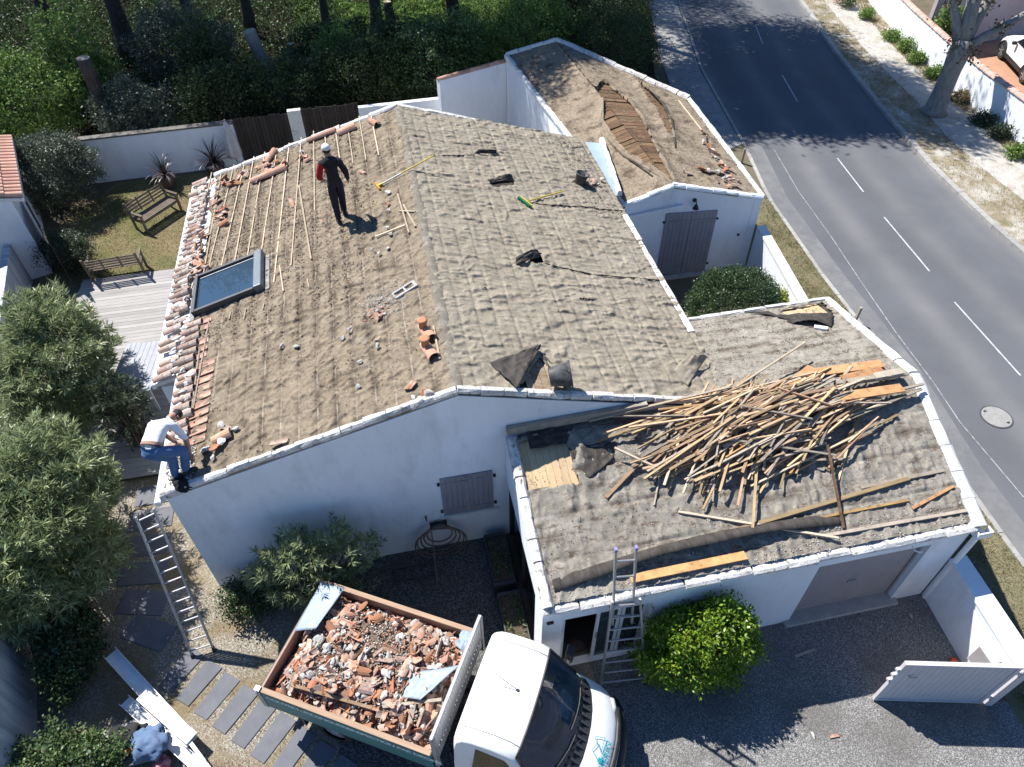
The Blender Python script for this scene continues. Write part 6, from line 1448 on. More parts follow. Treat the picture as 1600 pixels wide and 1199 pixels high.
mb = MB(); P = [Vector(cabpt(5.60, .92, s))+Vector((.012, 0, 0)) for s in ST[4:-4]]; mb.tube(P, .05, 8); TB(mb, 'grille', M_black, truck, True)
mb = MB()
for y in (-1, 1):
    a = [cabpt(4.44, 1.2, y*1.0), cabpt(4.44, .5, y)]; mb.tube([Vector(p)+Vector((0, y*.003, 0)) for p in a], .005, 4)
TB(mb, 'door_seam', M_darkmetal, cab)
# bonnet emblem and lettering
def hood_frame(s, x, z):
    p = Vector(cabpt(x, z, s)); py = (Vector(cabpt(x, z, s+.05))-p).normalized(); px = (Vector(cabpt(x-.08, z+.045, s))-p).normalized(); nz = py.cross(px).normalized(); px = nz.cross(py)
    M = Matrix((py, px, nz)).transposed().to_4x4(); M.translation = p+nz*.012; return M
cu = bpy.data.curves.new('lettering', 'FONT'); cu.body = 'HERIN'; cu.size = .15; cu.extrude = .001; cu.materials.append(M_tealmark)
o = bpy.data.objects.new('lettering', cu); COL.objects.link(o); o.parent = truck; o.matrix_basis = hood_frame(-.27, 5.50, 1.025)
mb = MB(); H = hood_frame(-.19, 5.39, 1.10)
for a, b in (((0, 0), (.10, .16)), ((.10, .16), (.20, .10)), ((.20, .10), (.30, .18)), ((.30, .18), (.36, .0)), ((.14, .0), (.24, .10)), ((.36, 0), (.16, 0))): mb.beam(H @ Vector((*a, 0)), H @ Vector((*b, 0)), .008, .004, H.to_3x3() @ Vector((0, 0, 1)))
mb.box(H @ Vector((.02, -.02, 0)), (.07, .07, .004), (H.to_3x3())); TB(mb, 'emblem', M_tealmark)
def meshed(o):
    dg = bpy.context.evaluated_depsgraph_get(); dg.update(); me = bpy.data.meshes.new_from_object(o.evaluated_get(dg)); n = bpy.data.objects.new('lettering', me); COL.objects.link(n)
    n.parent = o.parent; n.matrix_basis = o.matrix_basis.copy(); bpy.data.objects.remove(o); n.name = 'lettering'; return n
for o in [o for o in COL.objects if o.type == 'FONT']: meshed(o)
# ------------------------------------------------------------------ the load
rng = np.random.default_rng(55)
def mound(x, y):
    e = np.minimum(np.minimum(x/.5, (3.0-x)/.35), (1-np.abs(y))/.35); e = np.clip(e, 0, 1)
    return 1.08+.30*e+.14*np.exp(-((x-1.7)**2/1.1+(y-.15)**2/.35))+.05*perlin(np.asarray(x)*2.2, np.asarray(y)*2.2, 7)
g = 70; xs = np.linspace(.03, 3.0, g); ys = np.linspace(-.95, .95, 46); Xm, Ym = np.meshgrid(xs, ys, indexing='ij')
Zm = mound(Xm, Ym)+.03*fbm(Xm*9, Ym*9, 4, 3)-.03
idx = np.arange(g*46).reshape(g, 46); W3 = np.array(TM)
Vv = np.stack([Xm, Ym, Zm], -1).reshape(-1, 3)@W3[:3, :3].T+W3[:3, 3]
tag(add_np('rubble_soil', Vv, np.stack([idx[:-1, :-1], idx[1:, :-1], idx[1:, 1:], idx[:-1, 1:]], -1).reshape(-1, 4), M_rubsoil, smooth=True), 'grey-brown mortar dust and soil heaped in the truck bed', 'rubble', kind='stuff')
def rand_rot(rng, tilt=.6):
    return Matrix.Rotation(rng.uniform(0, 6.283), 4, 'Z') @ Matrix.Rotation(rng.normal()*tilt, 4, 'X') @ Matrix.Rotation(rng.normal()*tilt, 4, 'Y')
nt = 0; nf = 0; nlp = 0; REST = []
for k in range(1500):
    x, y = rng.uniform(.14, 2.90), rng.uniform(-.90, .90)
    soil = math.exp(-((x-1.45)**2/.30+(y-.36)**2/.12))
    if rng.random() < soil*1.35: continue
    if nt >= 860: break
    nt += 1
    big = nt <= 300
    z = float(mound(x, y))+(rng.uniform(.0, .085) if big else rng.uniform(-.03, .04))
    M = TM @ Matrix.Translation((x, y, z)) @ rand_rot(rng, .5)
    tile = rng.random() < .62
    s = rng.uniform(.75, 1.15)*(1 if big else .75)
    if tile: me_ = FRAG[rng.integers(len(FRAG))]; M = M @ Matrix.Diagonal((s, s, s, 1))
    else: s *= rng.uniform(.55, 1.0); me_ = LUMP[rng.integers(len(LUMP))]; M = M @ Matrix.Diagonal((s*.95, s*.7, s*.7, 1))
    if not big: REST.append((me_, M)); continue
    where = ('rear ' if x < 1 else 'front ' if x > 2 else 'middle ')+('near' if y < -.3 else 'far' if y > .3 else 'centre')
    if tile: tag(inst('tile_fragment', me_, M), 'broken terracotta tile piece in the %s part of the truck load' % where, 'tile fragment', 'broken tiles in the truck bed')
    else: tag(inst('mortar_lump', me_, M), 'pale mortar lump in the %s part of the truck load' % where, 'mortar lump', 'mortar lumps in the truck bed')
bmr = bmesh.new(); rm_ = []
for me_, M in REST:
    t_ = me_.copy(); t_.transform(M); m0 = me_.materials[0]
    if m0 not in rm_: rm_.append(m0)
    t_.polygons.foreach_set('material_index', [rm_.index(m0)]*len(t_.polygons)); bmr.from_mesh(t_); bpy.data.meshes.remove(t_)
me_ = bpy.data.meshes.new('rubble'); bmr.to_mesh(me_); bmr.free()
for m0 in rm_: me_.materials.append(m0)
tag(inst('rubble', me_, Matrix()), 'small broken tile and mortar pieces filling the truck bed', 'rubble', kind='stuff')
def scatter_stuff(name, pts, size, m, seed, label=None, flat=.6):
    """small crumbs: one mesh of little jagged lumps"""
    rng = np.random.default_rng(seed); n = len(pts)
    base = np.array([(1, 0, 0), (-.5, .87, 0), (-.5, -.87, 0), (0, 0, .9), (.1, .1, -.7)]); Fb = np.array([(0, 1, 3), (1, 2, 3), (2, 0, 3), (1, 0, 4), (2, 1, 4), (0, 2, 4)])
    s = size*rng.uniform(.4, 1.4, (n, 1, 1))*rng.uniform(.5, 1.4, (n, 5, 1)); a = rng.uniform(0, 6.28, n); c, sn = np.cos(a), np.sin(a)
    B = base[None]*np.array((1, .7, flat)); R = np.stack([B[..., 0]*c[:, None]-B[..., 1]*sn[:, None], B[..., 0]*sn[:, None]+B[..., 1]*c[:, None], np.broadcast_to(B[..., 2], (n, 5))], -1)
    V = (pts[:, None, :]+R*s).reshape(-1, 3); F = (Fb[None]+5*np.arange(n)[:, None, None]).reshape(-1, 3)
    return tag(add_np(name, V, F, m), label, None, None, 'stuff')
M_crumb = mat('mortar_crumb', (0.50, 0.47, 0.43), (0.34, 0.31, 0.28), 9, .95, isl=.35)
M_tcrumb = mat('tile_crumb', (0.42, 0.22, 0.15), (0.30, 0.19, 0.14), 9, .95, isl=.35)
M_twig = mat('brown_litter', (0.12, 0.085, 0.06), (0.20, 0.15, 0.11), 9, .95, isl=.4)
def load_pts(n, seed):
    r = np.random.default_rng(seed); x = r.uniform(.1, 3.0, n); y = r.uniform(-.92, .92, n); P = np.stack([x, y, mound(x, y)+r.uniform(-.02, .03, n)], 1); return P@W3[:3, :3].T+W3[:3, 3]
scatter_stuff('rubble_crumbs', load_pts(2200, 1), .028, M_crumb, 2); scatter_stuff('rubble_crumbs', load_pts(2200, 3), .034, M_tcrumb, 4)
def Tp(x, y, z): return np.array(TM @ Vector((x, y, z)))
def zinc_piece(name, label, P, seed, fold=.03, m=M_zinc, n=16):
    o = cloth_patch(name, [Tp(*p) for p in P], n, m, None, fold, seed, .004); return tag(o, label, 'sheet')
zinc_piece('zinc_sheet', 'crumpled pale blue zinc sheet on the rear corner of the load', [(.03, .95, 1.53), (.05, .0, 1.51), (.42, .12, 1.62), (.52, .95, 1.60)], 3, .015)
zinc_piece('zinc_sheet', 'bent triangular zinc offcut by the headboard', [(2.22, -.02, 1.53), (2.26, -.42, 1.58), (2.55, -.38, 1.60), (2.95, .32, 1.66)], 5, .02)
zinc_piece('zinc_sheet', 'rolled grey zinc scrap at the far front corner of the load', [(2.72, .92, 1.5), (2.72, .62, 1.6), (2.92, .55, 1.55), (2.94, .90, 1.68)], 8, .04)
for k, (a, b, w, m, lab) in enumerate((((.45, -.78, 1.44), (1.85, -.70, 1.48), .05, M_lath, 'long lath lying in the load along the near side board'), ((2.0, -.62, 1.46), (2.85, -.25, 1.55), .05, M_lathgrey, 'weathered split batten by the front of the load'), ((1.1, -.32, 1.42), (1.35, .15, 1.60), .045, M_oldboard, 'dark stick poking from the middle of the load'), ((2.5, -.75, 1.40), (2.45, -.42, 1.52), .08, M_lathgrey, 'stubby weathered timber offcut in the load'), ((1.62, .72, 1.42), (1.66, .60, 1.62), .07, M_bedwood, 'upright board offcut at the far side of the load'))):
    mb = MB(); mb.beam(Tp(*a), Tp(*b), w, .03); tag(mb.build('lath', m), lab, 'lath')

# ================================================================== LATHS HEAPED ON THE GARAGE
rng = np.random.default_rng(77)
gz = lambda x, y: min(pz(GF, x, y), pz(GB, x, y))
hc = on_plane(1185, 668, GF, .15)[:2]
def heap(x, y):
    u = (x-hc[0])/2.35; v = (y-hc[1])/1.05
    return .62*math.exp(-(u*u*1.15+v*v*1.5))
LATHM = {}
def lath_obj(name, A, B, w, h, m, roll=0):
    A = Vector(A); B = Vector(B); L = (B-A).length; key = (round(L*8), round(w*200), round(h*200), m.name)
    if key not in LATHM:
        mb = MB(); mb.box((0, 0, 0), (max(.1, round(L*8)/8), w, h)); LATHM[key] = mb.mesh(name, m)
    d = (B-A).normalized(); s = Vector((0, 0, 1)).cross(d).normalized(); u = d.cross(s); R = Matrix((d, s, u)).transposed().to_4x4(); R.translation = (A+B)/2
    return inst(name, LATHM[key], R @ Matrix.Rotation(roll, 4, 'X'))
nl = 0
while nl < 285:
    q = rng.random(); x = hc[0]+rng.normal()*1.02; y = hc[1]+rng.normal()*.36
    if abs(x-hc[0]) > 2.0 or abs(y-hc[1]) > .85: continue
    left = x < hc[0]-.1
    ang = math.radians(rng.choice([rng.normal(14, 9), rng.normal(32, 12), rng.normal(52, 9) if left else rng.normal(20, 12), rng.normal(-10, 14)], p=[.38, .30, .22, .10]))
    L = float(np.clip(rng.normal(1.5, .55), .4, 2.7)); d = np.array((math.cos(ang), math.sin(ang)))
    c = np.array((x, y)); A = c-d*L/2; B = c+d*L/2
    t = rng.random()**.7; hcz = heap(*c)
    za = gz(*A)+.05+t*(.65*heap(*A)+.35*hcz*.8); zb_ = gz(*B)+.05+t*(.65*heap(*B)+.35*hcz*.8)
    if A[1] < 5.3 or B[1] > 10.4 or B[0] > 9.5 or A[0] < 2.3: continue
    m = (M_lath, M_lath, M_lath, M_lathpale, M_lathgrey, M_orangeboard)[rng.choice(6, p=[.30, .22, .10, .18, .15, .05])]
    w, h = ((.034, .024), (.036, .026), (.044, .024), (.028, .022))[rng.integers(4)]
    o = lath_obj('lath', (*A, za), (*B, zb_), w, h, m, rng.uniform(-.5, .5)); nl += 1
    tone = {'old_lath': 'brown', 'pale_lath': 'pale', 'weathered_lath': 'grey weathered', 'orange_board': 'orange'}[m.name]
    tag(o, '%s %s lath at the %s of the garage roof heap, %s' % ('short' if L < 1.1 else 'long' if L > 1.9 else 'middling', tone, 'left end' if x < hc[0]-.8 else 'right end' if x > hc[0]+.8 else 'middle', 'steeply slanted' if ang > .7 else 'slanted' if ang > .3 else 'nearly level' if ang > -.15 else 'reverse slanted'), 'lath', 'laths heaped on the garage roof')
def px_lath(a, b, pl, za, zb_, w, h, m, label, group=None, name='lath'):
    A = on_plane(*a, pl, za); B = on_plane(*b, pl, zb_); mb = MB(); mb.beam(A, B, w, h); o = mb.build(name, m); return tag(o, label, 'lath' if name == 'lath' else 'board', group)
px_lath((1060, 800), (1310, 841), GF, .04, .10, .04, .03, M_lathpale, 'pale lath crossing the lower front of the garage roof')
px_lath((1068, 853), (1420, 748), GF, .04, .08, .07, .04, M_lath, 'thick lath running up right below the heap')
px_lath((1075, 850), (1420, 782), GF, .05, .05, .045, .03, M_orangeboard, 'orange lath lying below the thick lath on the garage roof')
px_lath((1425, 795), (1490, 760), GF, .05, .05, .05, .03, M_orangeboard, 'short lath near the right front corner of the garage roof')
px_lath((1285, 838), (1510, 798), GF, .05, .05, .06, .03, M_lathgrey, 'grey lath along the front eave of the garage')
px_lath((1345, 762), (1475, 735), GF, .05, .05, .07, .03, M_lathgrey, 'grey board end beside the right coping')
px_lath((1293, 695), (1318, 825), GF, .32, .08, .04, .03, M_oldboard, 'dark lath leaning down from heap toward the garage eave')
px_lath((960, 700), (1020, 728), GF, .25, .22, .04, .03, M_lathpale, 'white-edged lath jutting from the left end of the heap')
px_lath((947, 778), (1000, 722), GF, .05, .15, .06, .03, M_lath, 'lath sticking out lowest at the left of the heap')
px_lath((1150, 605), (1258, 535), GB, .30, .45, .035, .03, M_lathpale, 'long single lath pointing up from the heap over the back slope')
px_lath((920, 658), (1140, 605), GF, .12, .35, .04, .03, M_lathpale, 'long lath overhanging the bared boards at the heap left end')
px_lath((930, 690), (1180, 610), GF, .14, .4, .045, .03, M_lath, 'second long lath overhanging the heap left end')
px_lath((1290, 670), (1440, 608), GF, .2, .16, .05, .03, M_lathgrey, 'weathered lath reaching over the right coping')
px_lath((1330, 628), (1443, 600), GF, .2, .20, .05, .03, M_lathgrey, 'thin dark lath beside the one reaching over the coping')
px_lath((1275, 582), (1378, 568), GB, .12, .10, .20, .025, M_orangeboard, 'broad orange board at the top of the heap', None, 'plank')
px_lath((1316, 592), (1378, 577), GB, .12, .10, .17, .025, M_orangeboard, 'shorter orange board just below the broad one', None, 'plank')
px_lath((1300, 622), (1410, 606), GF, .30, .22, .20, .025, M_orangeboard, 'orange board under the grey laths near the right coping', None, 'plank')
px_lath((1240, 607), (1275, 578), GB, .12, .10, .36, .025, M_orangeboard, 'wide reddish board end at the left of the orange boards', None, 'plank')
px_lath((1305, 600), (1390, 588), GB, .14, .14, .09, .09, M_lathgrey, 'weathered grey beam end on the back slope by the heap', None, 'plank')
px_lath((1365, 590), (1408, 582), GB, .16, .14, .14, .10, M_lathgrey, 'blocky grey timber offcut next to the right coping', None, 'plank')
mb = MB(); mb.beam(on_plane(1272, 511, GB, .06), on_plane(1293, 514, GB, .06), .09, .05); tag(mb.build('white_block', M_white), 'white block lying by the bared boards on the garage back slope', 'block')
# ================================================================== DEBRIS ON THE ROOFS
rng = np.random.default_rng(91)
def tiles_at(pl, pts, label, group, spread=4, nlump=.0, tilt=.35, off=.06, sz=(.75, 1.2), frag=True, cat='tile fragment'):
    for p in pts:
        q = (p[0]+rng.normal()*spread*.3, p[1]+rng.normal()*spread*.3)
        c = on_plane(*q, pl, off+rng.uniform(0, .05)); s = rng.uniform(*sz)
        M = Matrix.Translation(c) @ slope_rot(pl) @ rand_rot(rng, tilt) @ Matrix.Diagonal((s, s, s, 1))
        if rng.random() < nlump: tag(inst('mortar_lump', LUMP[rng.integers(8)], M @ Matrix.Diagonal((.7, .6, .5, 1))), label.replace('broken tile piece', 'mortar lump'), 'mortar lump', group.replace('broken tiles', 'mortar lumps'))
        else: tag(inst('tile_fragment', FRAG[rng.integers(12)], M), label, cat, group)
def line_px(a, b, n, w): return [(a[0]+(b[0]-a[0])*t+rng.normal()*w, a[1]+(b[1]-a[1])*t+rng.normal()*w) for t in np.linspace(0, 1, n)]
tiles_at(ML, line_px((338, 290), (385, 268), 14, 5)+line_px((385, 278), (440, 255), 20, 6), 'broken tile piece by the back left verge of the main roof', 'broken tiles along the back left verge', 3, .15)
tiles_at(ML, line_px((335, 315), (350, 340), 14, 6), 'broken tile piece in the small heap below the back left corner', 'broken tiles in the small heap below the back left corner', 3, .1)
tiles_at(ML, line_px((312, 365), (310, 430), 24, 5)+line_px((305, 400), (325, 420), 6, 4), 'broken tile piece loose along the left eave row', 'broken tiles loose beside the left eave row', 3, .15)
tiles_at(ML, [(470, 238), (476, 243), (468, 247), (480, 248), (474, 236)], 'broken tile piece with white mortar behind the standing worker', 'broken tiles behind the standing worker', 2, .3)
tiles_at(MR, [], '', '')
def one_tile(pl, a, b, label, r=1.0, m=TILE, up=True, off=.07, L=None):
    A = on_plane(*a, pl, off); B = on_plane(*b, pl, off); d = Vector(B-A); L0 = d.length; d.normalize(); n = Vector((-pl[0], -pl[1], 1)).normalized(); s = n.cross(d).normalized(); n = d.cross(s)
    R = Matrix((d, s, n)).transposed().to_4x4(); R.translation = (Vector(A)+Vector(B))/2
    return tag(inst('roof_tile', m, R @ Matrix.Diagonal((L0/.46, r, r, 1))), label, 'roof tile')
one_tile(ML, (480, 221), (525, 204), 'long whole tile lying by the back verge, upper one', .9)
one_tile(ML, (528, 210), (556, 198), 'whole tile next to the back verge nearest the ridge', 1.2)
one_tile(ML, (392, 285), (448, 262), 'long dusty tile lying lowest of the back left heap', 1.1)
one_tile(ML, (415, 256), (430, 236), 'orange tile on edge in the back left heap', 1.0)
one_tile(ML, (578, 188), (590, 196), 'single pale tile piece near the ridge end', .9)
one_tile(ML, (333, 690), (362, 676), 'terracotta tile under the mortar lumps by the crouching worker', 1.0)
tiles_at(ML, [(352, 668), (360, 672), (345, 664), (368, 670), (355, 680), (318, 704), (325, 700), (332, 713), (345, 690), (340, 694)], 'broken tile piece in the small pile near the crouching worker', 'broken tiles near the crouching worker', 2, .85, .3)
tiles_at(ML, [(455, 315), (503, 345), (610, 366), (605, 355), (592, 395), (580, 389), (606, 388), (535, 528), (562, 565), (440, 540), (463, 541), (437, 690), (560, 603), (640, 600), (646, 601), (655, 625), (664, 618), (566, 270), (607, 300), (606, 318), (607, 328), (545, 515), (590, 486), (595, 492), (588, 496), (600, 490), (592, 530), (590, 540)], 'broken tile piece lying alone on the bare left roof slope', 'broken tiles lying alone on the left slope', 1, .45, .3, .05, (.5, .9))
tiles_at(ML, [(645, 620), (656, 626), (668, 616), (672, 615)], 'broken tile piece by the front verge below the ridge', 'broken tiles by the front verge', 1, .9)
# annex debris
tiles_at(AR, [(1070, 265), (1075, 270), (1098, 264), (1110, 268), (1125, 257), (1138, 262), (1130, 255)], 'broken tile piece on the right slope of the annex', 'broken tiles on the annex right slope', 2)
tiles_at(AR, line_px((1100, 212), (1120, 245), 12, 3)+line_px((1118, 265), (1150, 285), 16, 6), 'broken tile piece along the right eave of the annex', 'broken tiles along the annex right eave', 3, .45)
tiles_at(MR, [(918, 285), (922, 290), (930, 283), (936, 288), (940, 280), (926, 282)], 'broken tile piece beside the bucket at the valley', 'broken tiles beside the valley bucket', 2, .5)
# two chimney-cowl tiles near the ridge
for (px, py), lab in (((667, 520), 'terracotta vent tile with small pipe, upper of two by the ridge'), ((671, 549), 'terracotta vent tile with small pipe, lower of two by the ridge')):
    t = thing('vent_tile', lab, 'vent tile', on_plane(px, py, ML, .03)); M = Matrix.Translation(on_plane(px, py, ML, .06)) @ slope_rot(ML) @ rotz(math.radians(-72))
    inst('tile', TILE, M @ Matrix.Diagonal((1.0, 1.1, 1.1, 1)), t).data = TILE
    mb = MB(); c = M @ Vector((-.10, 0, .08)); mb.tube([c, c+Vector((0, 0, .10)), c+Vector((0, 0, .16)), c+Vector((0, 0, .165))], [.075, .07, .095, .05], 14); mb.build('pipe', M_brighttile, t, smooth=True)
mb = MB(); mb.beam(on_plane(677, 510, ML, .05), on_plane(687, 561, ML, .05), .035, .03); tag(mb.build('lath', M_lathpale), 'pale lath beside the two terracotta vent tiles', 'lath')
for a, b, lab in (((621, 303), (639, 364), 'longer of two crossed laths near the ridge'), ((630, 320), (649, 354), 'shorter of two crossed laths near the ridge'), ((587, 370), (633, 352), 'lath lying across the slope below the crossed pair'), ((624, 330), (649, 331), 'thin lath laid across the crossed pair'), ((467, 290), (486, 405), 'slanting lath left of the standing worker')):
    A = on_plane(*a, ML, .06); B = on_plane(*b, ML, .06); mb = MB(); mb.beam(A, B, .036, .028); tag(mb.build('lath', M_lathpale), lab, 'lath')
# fine crumbs and litter (uncountable)
def crumbs(pl, n, seed, xr, yr, size, m, f=1.2, th=.1, poly=None, strip=None):
    r = np.random.default_rng(seed); x = r.uniform(*xr, n*4); y = r.uniform(*yr, n*4); k = perlin(x*f, y*f, seed)+r.normal(size=len(x))*.10 > th
    if strip: k &= (np.abs(((x if strip[0] == 'x' else y)/strip[1]+.5) % 1-.5)*strip[1] < strip[2]) | (r.random(len(x)) < .15)
    if poly is not None: k &= in_poly(x, y, poly)
    x, y = x[k][:n], y[k][:n]; return scatter_stuff('debris', np.stack([x, y, pz(pl, x, y)+felt_h(pl, x, y)+.014+.006*r.random(len(x))], 1), size, m, seed)
crumbs(ML, 3000, 401, (XL+.1, .5), (8.3, 18.9), .022, M_twig, .8, -.02, strip=('x', .34, .06))
crumbs(ML, 5000, 420, (XL+.3, -.4), (11.5, 18.9), .022, M_twig, .6, -.15, strip=('x', .34, .10))
crumbs(ML, 5200, 421, (XL+.1, .5), (8.3, 18.9), .007, M_crumb, .8, -.4, strip=('x', .34, .008))
crumbs(MR, 4200, 422, (.9, 5.6), (8.3, 18.9), .006, M_crumb, .8, -.4, strip=('x', .34, .007))
r_ = np.random.default_rng(423); cc = on_plane(600, 474, ML); x = cc[0]+r_.normal(size=900)*.24; y = cc[1]+r_.normal(size=900)*.22; scatter_stuff('debris', np.stack([x, y, pz(ML, x, y)+felt_h(ML, x, y)+.016], 1), .019, M_crumb, 424)
cc = on_plane(590, 490, ML); x = cc[0]+r_.normal(size=120)*.12; y = cc[1]+r_.normal(size=120)*.10; scatter_stuff('debris', np.stack([x, y, pz(ML, x, y)+felt_h(ML, x, y)+.02], 1), .03, M_tcrumb, 425)
crumbs(ML, 1000, 402, (XL+.1, .6), (8.3, 18.9), .011, M_crumb, 1.1, .08)
crumbs(ML, 260, 403, (XL+.1, .6), (8.3, 18.9), .017, M_tcrumb, 1.0, .0)
crumbs(ML, 900, 404, (XL+.1, -3.4), (11, 18.9), .014, M_twig, 1.5, -.2)
crumbs(ML, 500, 405, (-1.5, .4), (9.0, 14), .016, M_crumb, 1.0, .05)
crumbs(MR, 700, 406, (.9, 5.6), (8.3, 18.9), .009, M_twig, 1.0, .12)
crumbs(MR, 900, 407, (4.9, 5.8), (14.5, 18.6), .018, M_twig, 1.5, -.3)
crumbs(MR, 500, 408, (5.3, 5.85), (9, 15), .012, M_crumb, 1.5, -.1)
crumbs(GF, 1800, 409, (1.6, 9.1), (5.2, 7.9), .013, M_twig, 1.1, .02, poly=out_f)
crumbs(GF, 900, 410, (1.6, 9.1), (5.2, 7.9), .014, M_crumb, 1.0, .05, poly=out_f)
crumbs(GF, 900, 411, (1.6, 9.1), (5.1, 5.5), .018, M_crumb, 1.5, -.3)
crumbs(GB, 1800, 412, (5.4, 9.4), (8.0, 11.1), .016, M_twig, 1.6, .02, poly=out_b, strip=('y', .36, .09))
crumbs(GB, 800, 413, (5.3, 7.5), (8.5, 11.1), .016, M_crumb, 1.2, -.1, poly=out_b)
crumbs(AL, 1300, 414, (5.0, 7.5), (15.8, 26), .016, M_twig, .9, .0, poly=[AfL[:2], AfR[:2], AbR[:2], AbL[:2]])
crumbs(AR, 2200, 415, (6.8, 10.4), (15.8, 25.9), .017, M_twig, .9, -.1, poly=[AfR[:2], AfE[:2], AbE[:2], AbR[:2]])
crumbs(AR, 900, 416, (6.8, 10.4), (15.8, 25.9), .018, M_crumb, 1.2, .0, poly=[AfR[:2], AfE[:2], AbE[:2], AbR[:2]])
r_ = np.random.default_rng(417); P = np.stack([r_.uniform(1.3, 9, 500), r_.uniform(-2, 5, 500), np.full(500, .02)], 1); scatter_stuff('driveway_crumbs', P, .012, M_crumb, 418)
for (px, py), lab, pl_ in (((1258, 1020), 'splinter of wood lying on the shaded driveway', None),):
    A = at(1242, 1026, .03); B = at(1273, 1015, .03); mb = MB(); mb.beam(A, B, .05, .02); tag(mb.build('wood_splinter', M_lathgrey), lab, 'splinter')
for (px, py), lab in (((1423, 962), 'small tan stone on the driveway near the garage corner'), ((1303, 1150), 'orange tile chip lying on the sunny driveway'), ((1270, 1148), 'brown dead leaf clump on the sunny driveway')):
    c = at(px, py, .03); o = inst('tile_fragment' if 'tile' in lab else 'stone', FRAG[0] if 'tile' in lab else LUMP[2], Matrix.Translation(c) @ Matrix.Diagonal((.45, .45, .35, 1))); tag(o, lab, 'chip' if 'tile' in lab else 'stone')

# ================================================================== TOOLS
def broom(name, label, a, b, pl, head_dir, head_w, m_head, m_handle, offh=.08, grip=None, cat='broom'):
    A = Vector(on_plane(*a, pl, .07)); B = Vector(on_plane(*b, pl, offh)); t = thing(name, label, cat, A)
    mb = MB(); f = .42; mb.tube([A, A+(B-A)*f], .016, 8); mb.build('handle', grip or m_handle, t)
    mb = MB(); mb.tube([A+(B-A)*(f+.003), B], .0165, 8); mb.build('handle', m_handle, t)
    d = (B-A).normalized(); n = Vector((-pl[0], -pl[1], 1)).normalized(); s = (Matrix.Rotation(head_dir, 3, n) @ d).normalized()
    return t, A, d, s, n
M_yellow = mat('yellow_paint', (0.62, 0.44, 0.03), (0.52, 0.36, 0.03), 6, .5)
M_orange = mat('orange_paint', (0.60, 0.23, 0.02), (0.50, 0.19, 0.02), 6, .5)
M_green = mat('green_bristle', (0.015, 0.16, 0.075), (0.012, 0.12, 0.06), 40, .8, .004, 90)
t, A, d, s, n = broom('roof_scraper', 'orange-headed scraper with a long yellow handle near the ridge', (590, 291), (678, 243), ML, math.pi/2, .3, M_orange, M_yellow, .10, M_alu, 'scraper')
A0 = Vector(on_plane(678, 243, MR, .06)); 
mb = MB(); mb.beam(A-s*.17, A+s*.17, .05, .04); mb.build('head', M_orange, t); mb = MB(); mb.beam(A-d*.03, A+d*.12, .04, .04); mb.build('socket', M_yellow, t)
t, A, d, s, n = broom('broom', 'green broom with yellow handle on the right roof slope', (822, 315), (880, 299), MR, math.pi/2, .4, M_green, M_yellow, .09)
mb = MB(); mb.beam(A-s*.2-d*.02, A+s*.2-d*.02, .07, .05); mb.build('head', M_yellow, t)
mb = MB(); mb.beam(A-s*.2-d*.075, A+s*.2-d*.075, .06, .085); mb.build('bristles', M_green, t)
def bucket(label, px, pl, tilt, size=1.0, off=.02):
    c = Vector(on_plane(*px, pl, off)); t = thing('bucket', label, 'bucket', c, group=None)
    M = Matrix.Translation(c) @ tilt @ Matrix.Scale(size, 4)
    prof_ = ((0, .125), (.02, .13), (.27, .165), (.275, .185), (.295, .185), (.295, .158), (.03, .12), (.03, .0))
    V = []; n = 22
    for z, r in prof_:
        for i in range(n): V.append(M @ Vector((r*math.cos(2*math.pi*i/n), r*math.sin(2*math.pi*i/n), z)))
    F = [(k*n+i, k*n+(i+1) % n, (k+1)*n+(i+1) % n, (k+1)*n+i) for k in range(len(prof_)-1) for i in range(n)]+[tuple(range(n-1, -1, -1))]
    mb = MB(); mb.add(V, F); mb.build('body', mat('dusty_black_rubber', (0.028, 0.029, 0.032), (0.09, 0.09, 0.092), 7, .55, .002, 40), t, smooth=True)
    mb = MB(); mb.tube([M @ Vector((.187*math.cos(a), .187*math.sin(a)*.5-.12, .26+.10*math.sin(a)*-1+.03)) for a in np.linspace(0, math.pi, 12)], .006, 5); mb.build('handle', M_darkmetal, t)
    return t
bucket('black bucket standing upright by the zinc valley', (905, 287), MR, slope_rot(MR), 1.0)
bucket('blue-black bucket tipped on its side at the front verge', (858, 600), MR, Matrix.Translation((0, 0, .16)) @ rotz(math.radians(-8)) @ Matrix.Rotation(math.radians(80), 4, 'Y'), 1.3, .06)
# ladders
def ladder(name, label, a0, a1, b0, b1, rungs, m=M_alu, w=.028, d=.065, feet=True, skip=()):
    a0, a1, b0, b1 = map(Vector, (a0, a1, b0, b1)); t = thing(name, label, 'ladder', (a0+b0)/2)
    up = (a1-a0).cross(b0-a0).normalized()
    for p, q in ((a0, a1), (b0, b1)):
        mb = MB(); mb.beam(p, q, w, d, up); mb.build('rail', m, t)
        if feet: mb = MB(); mb.beam(p-(q-p).normalized()*.04, p+(q-p).normalized()*.06, w*1.6, d*1.25, up); mb.build('foot', M_black, t)
    for k in range(rungs):
        f = (k+.6)/rungs
        p, q = a0+(a1-a0)*f, b0+(b1-b0)*f; mb = MB(); e = (q-p).normalized()
        mb.tube([p+e*w*.4, q-e*w*.4], .017, 7); mb.build('rung', m, t)
    return t
ladder('ladder', 'long aluminium ladder leaning on the house corner gutter', at(301, 1026, .03), at(212, 808, 2.86), at(334, 1015, .03), at(240, 795, 2.92), 14)
a0, b0 = at(938, 1076, .02), at(1008, 1068, .02); pf = lambda px, py, Y: np.array((lambda d_: d_*(Y/d_[1]))(ray(px, py)))+np.array((0, 0, CAM_H))
a1, b1 = pf(957, 940, 4.95), pf(1000, 936, 4.95)
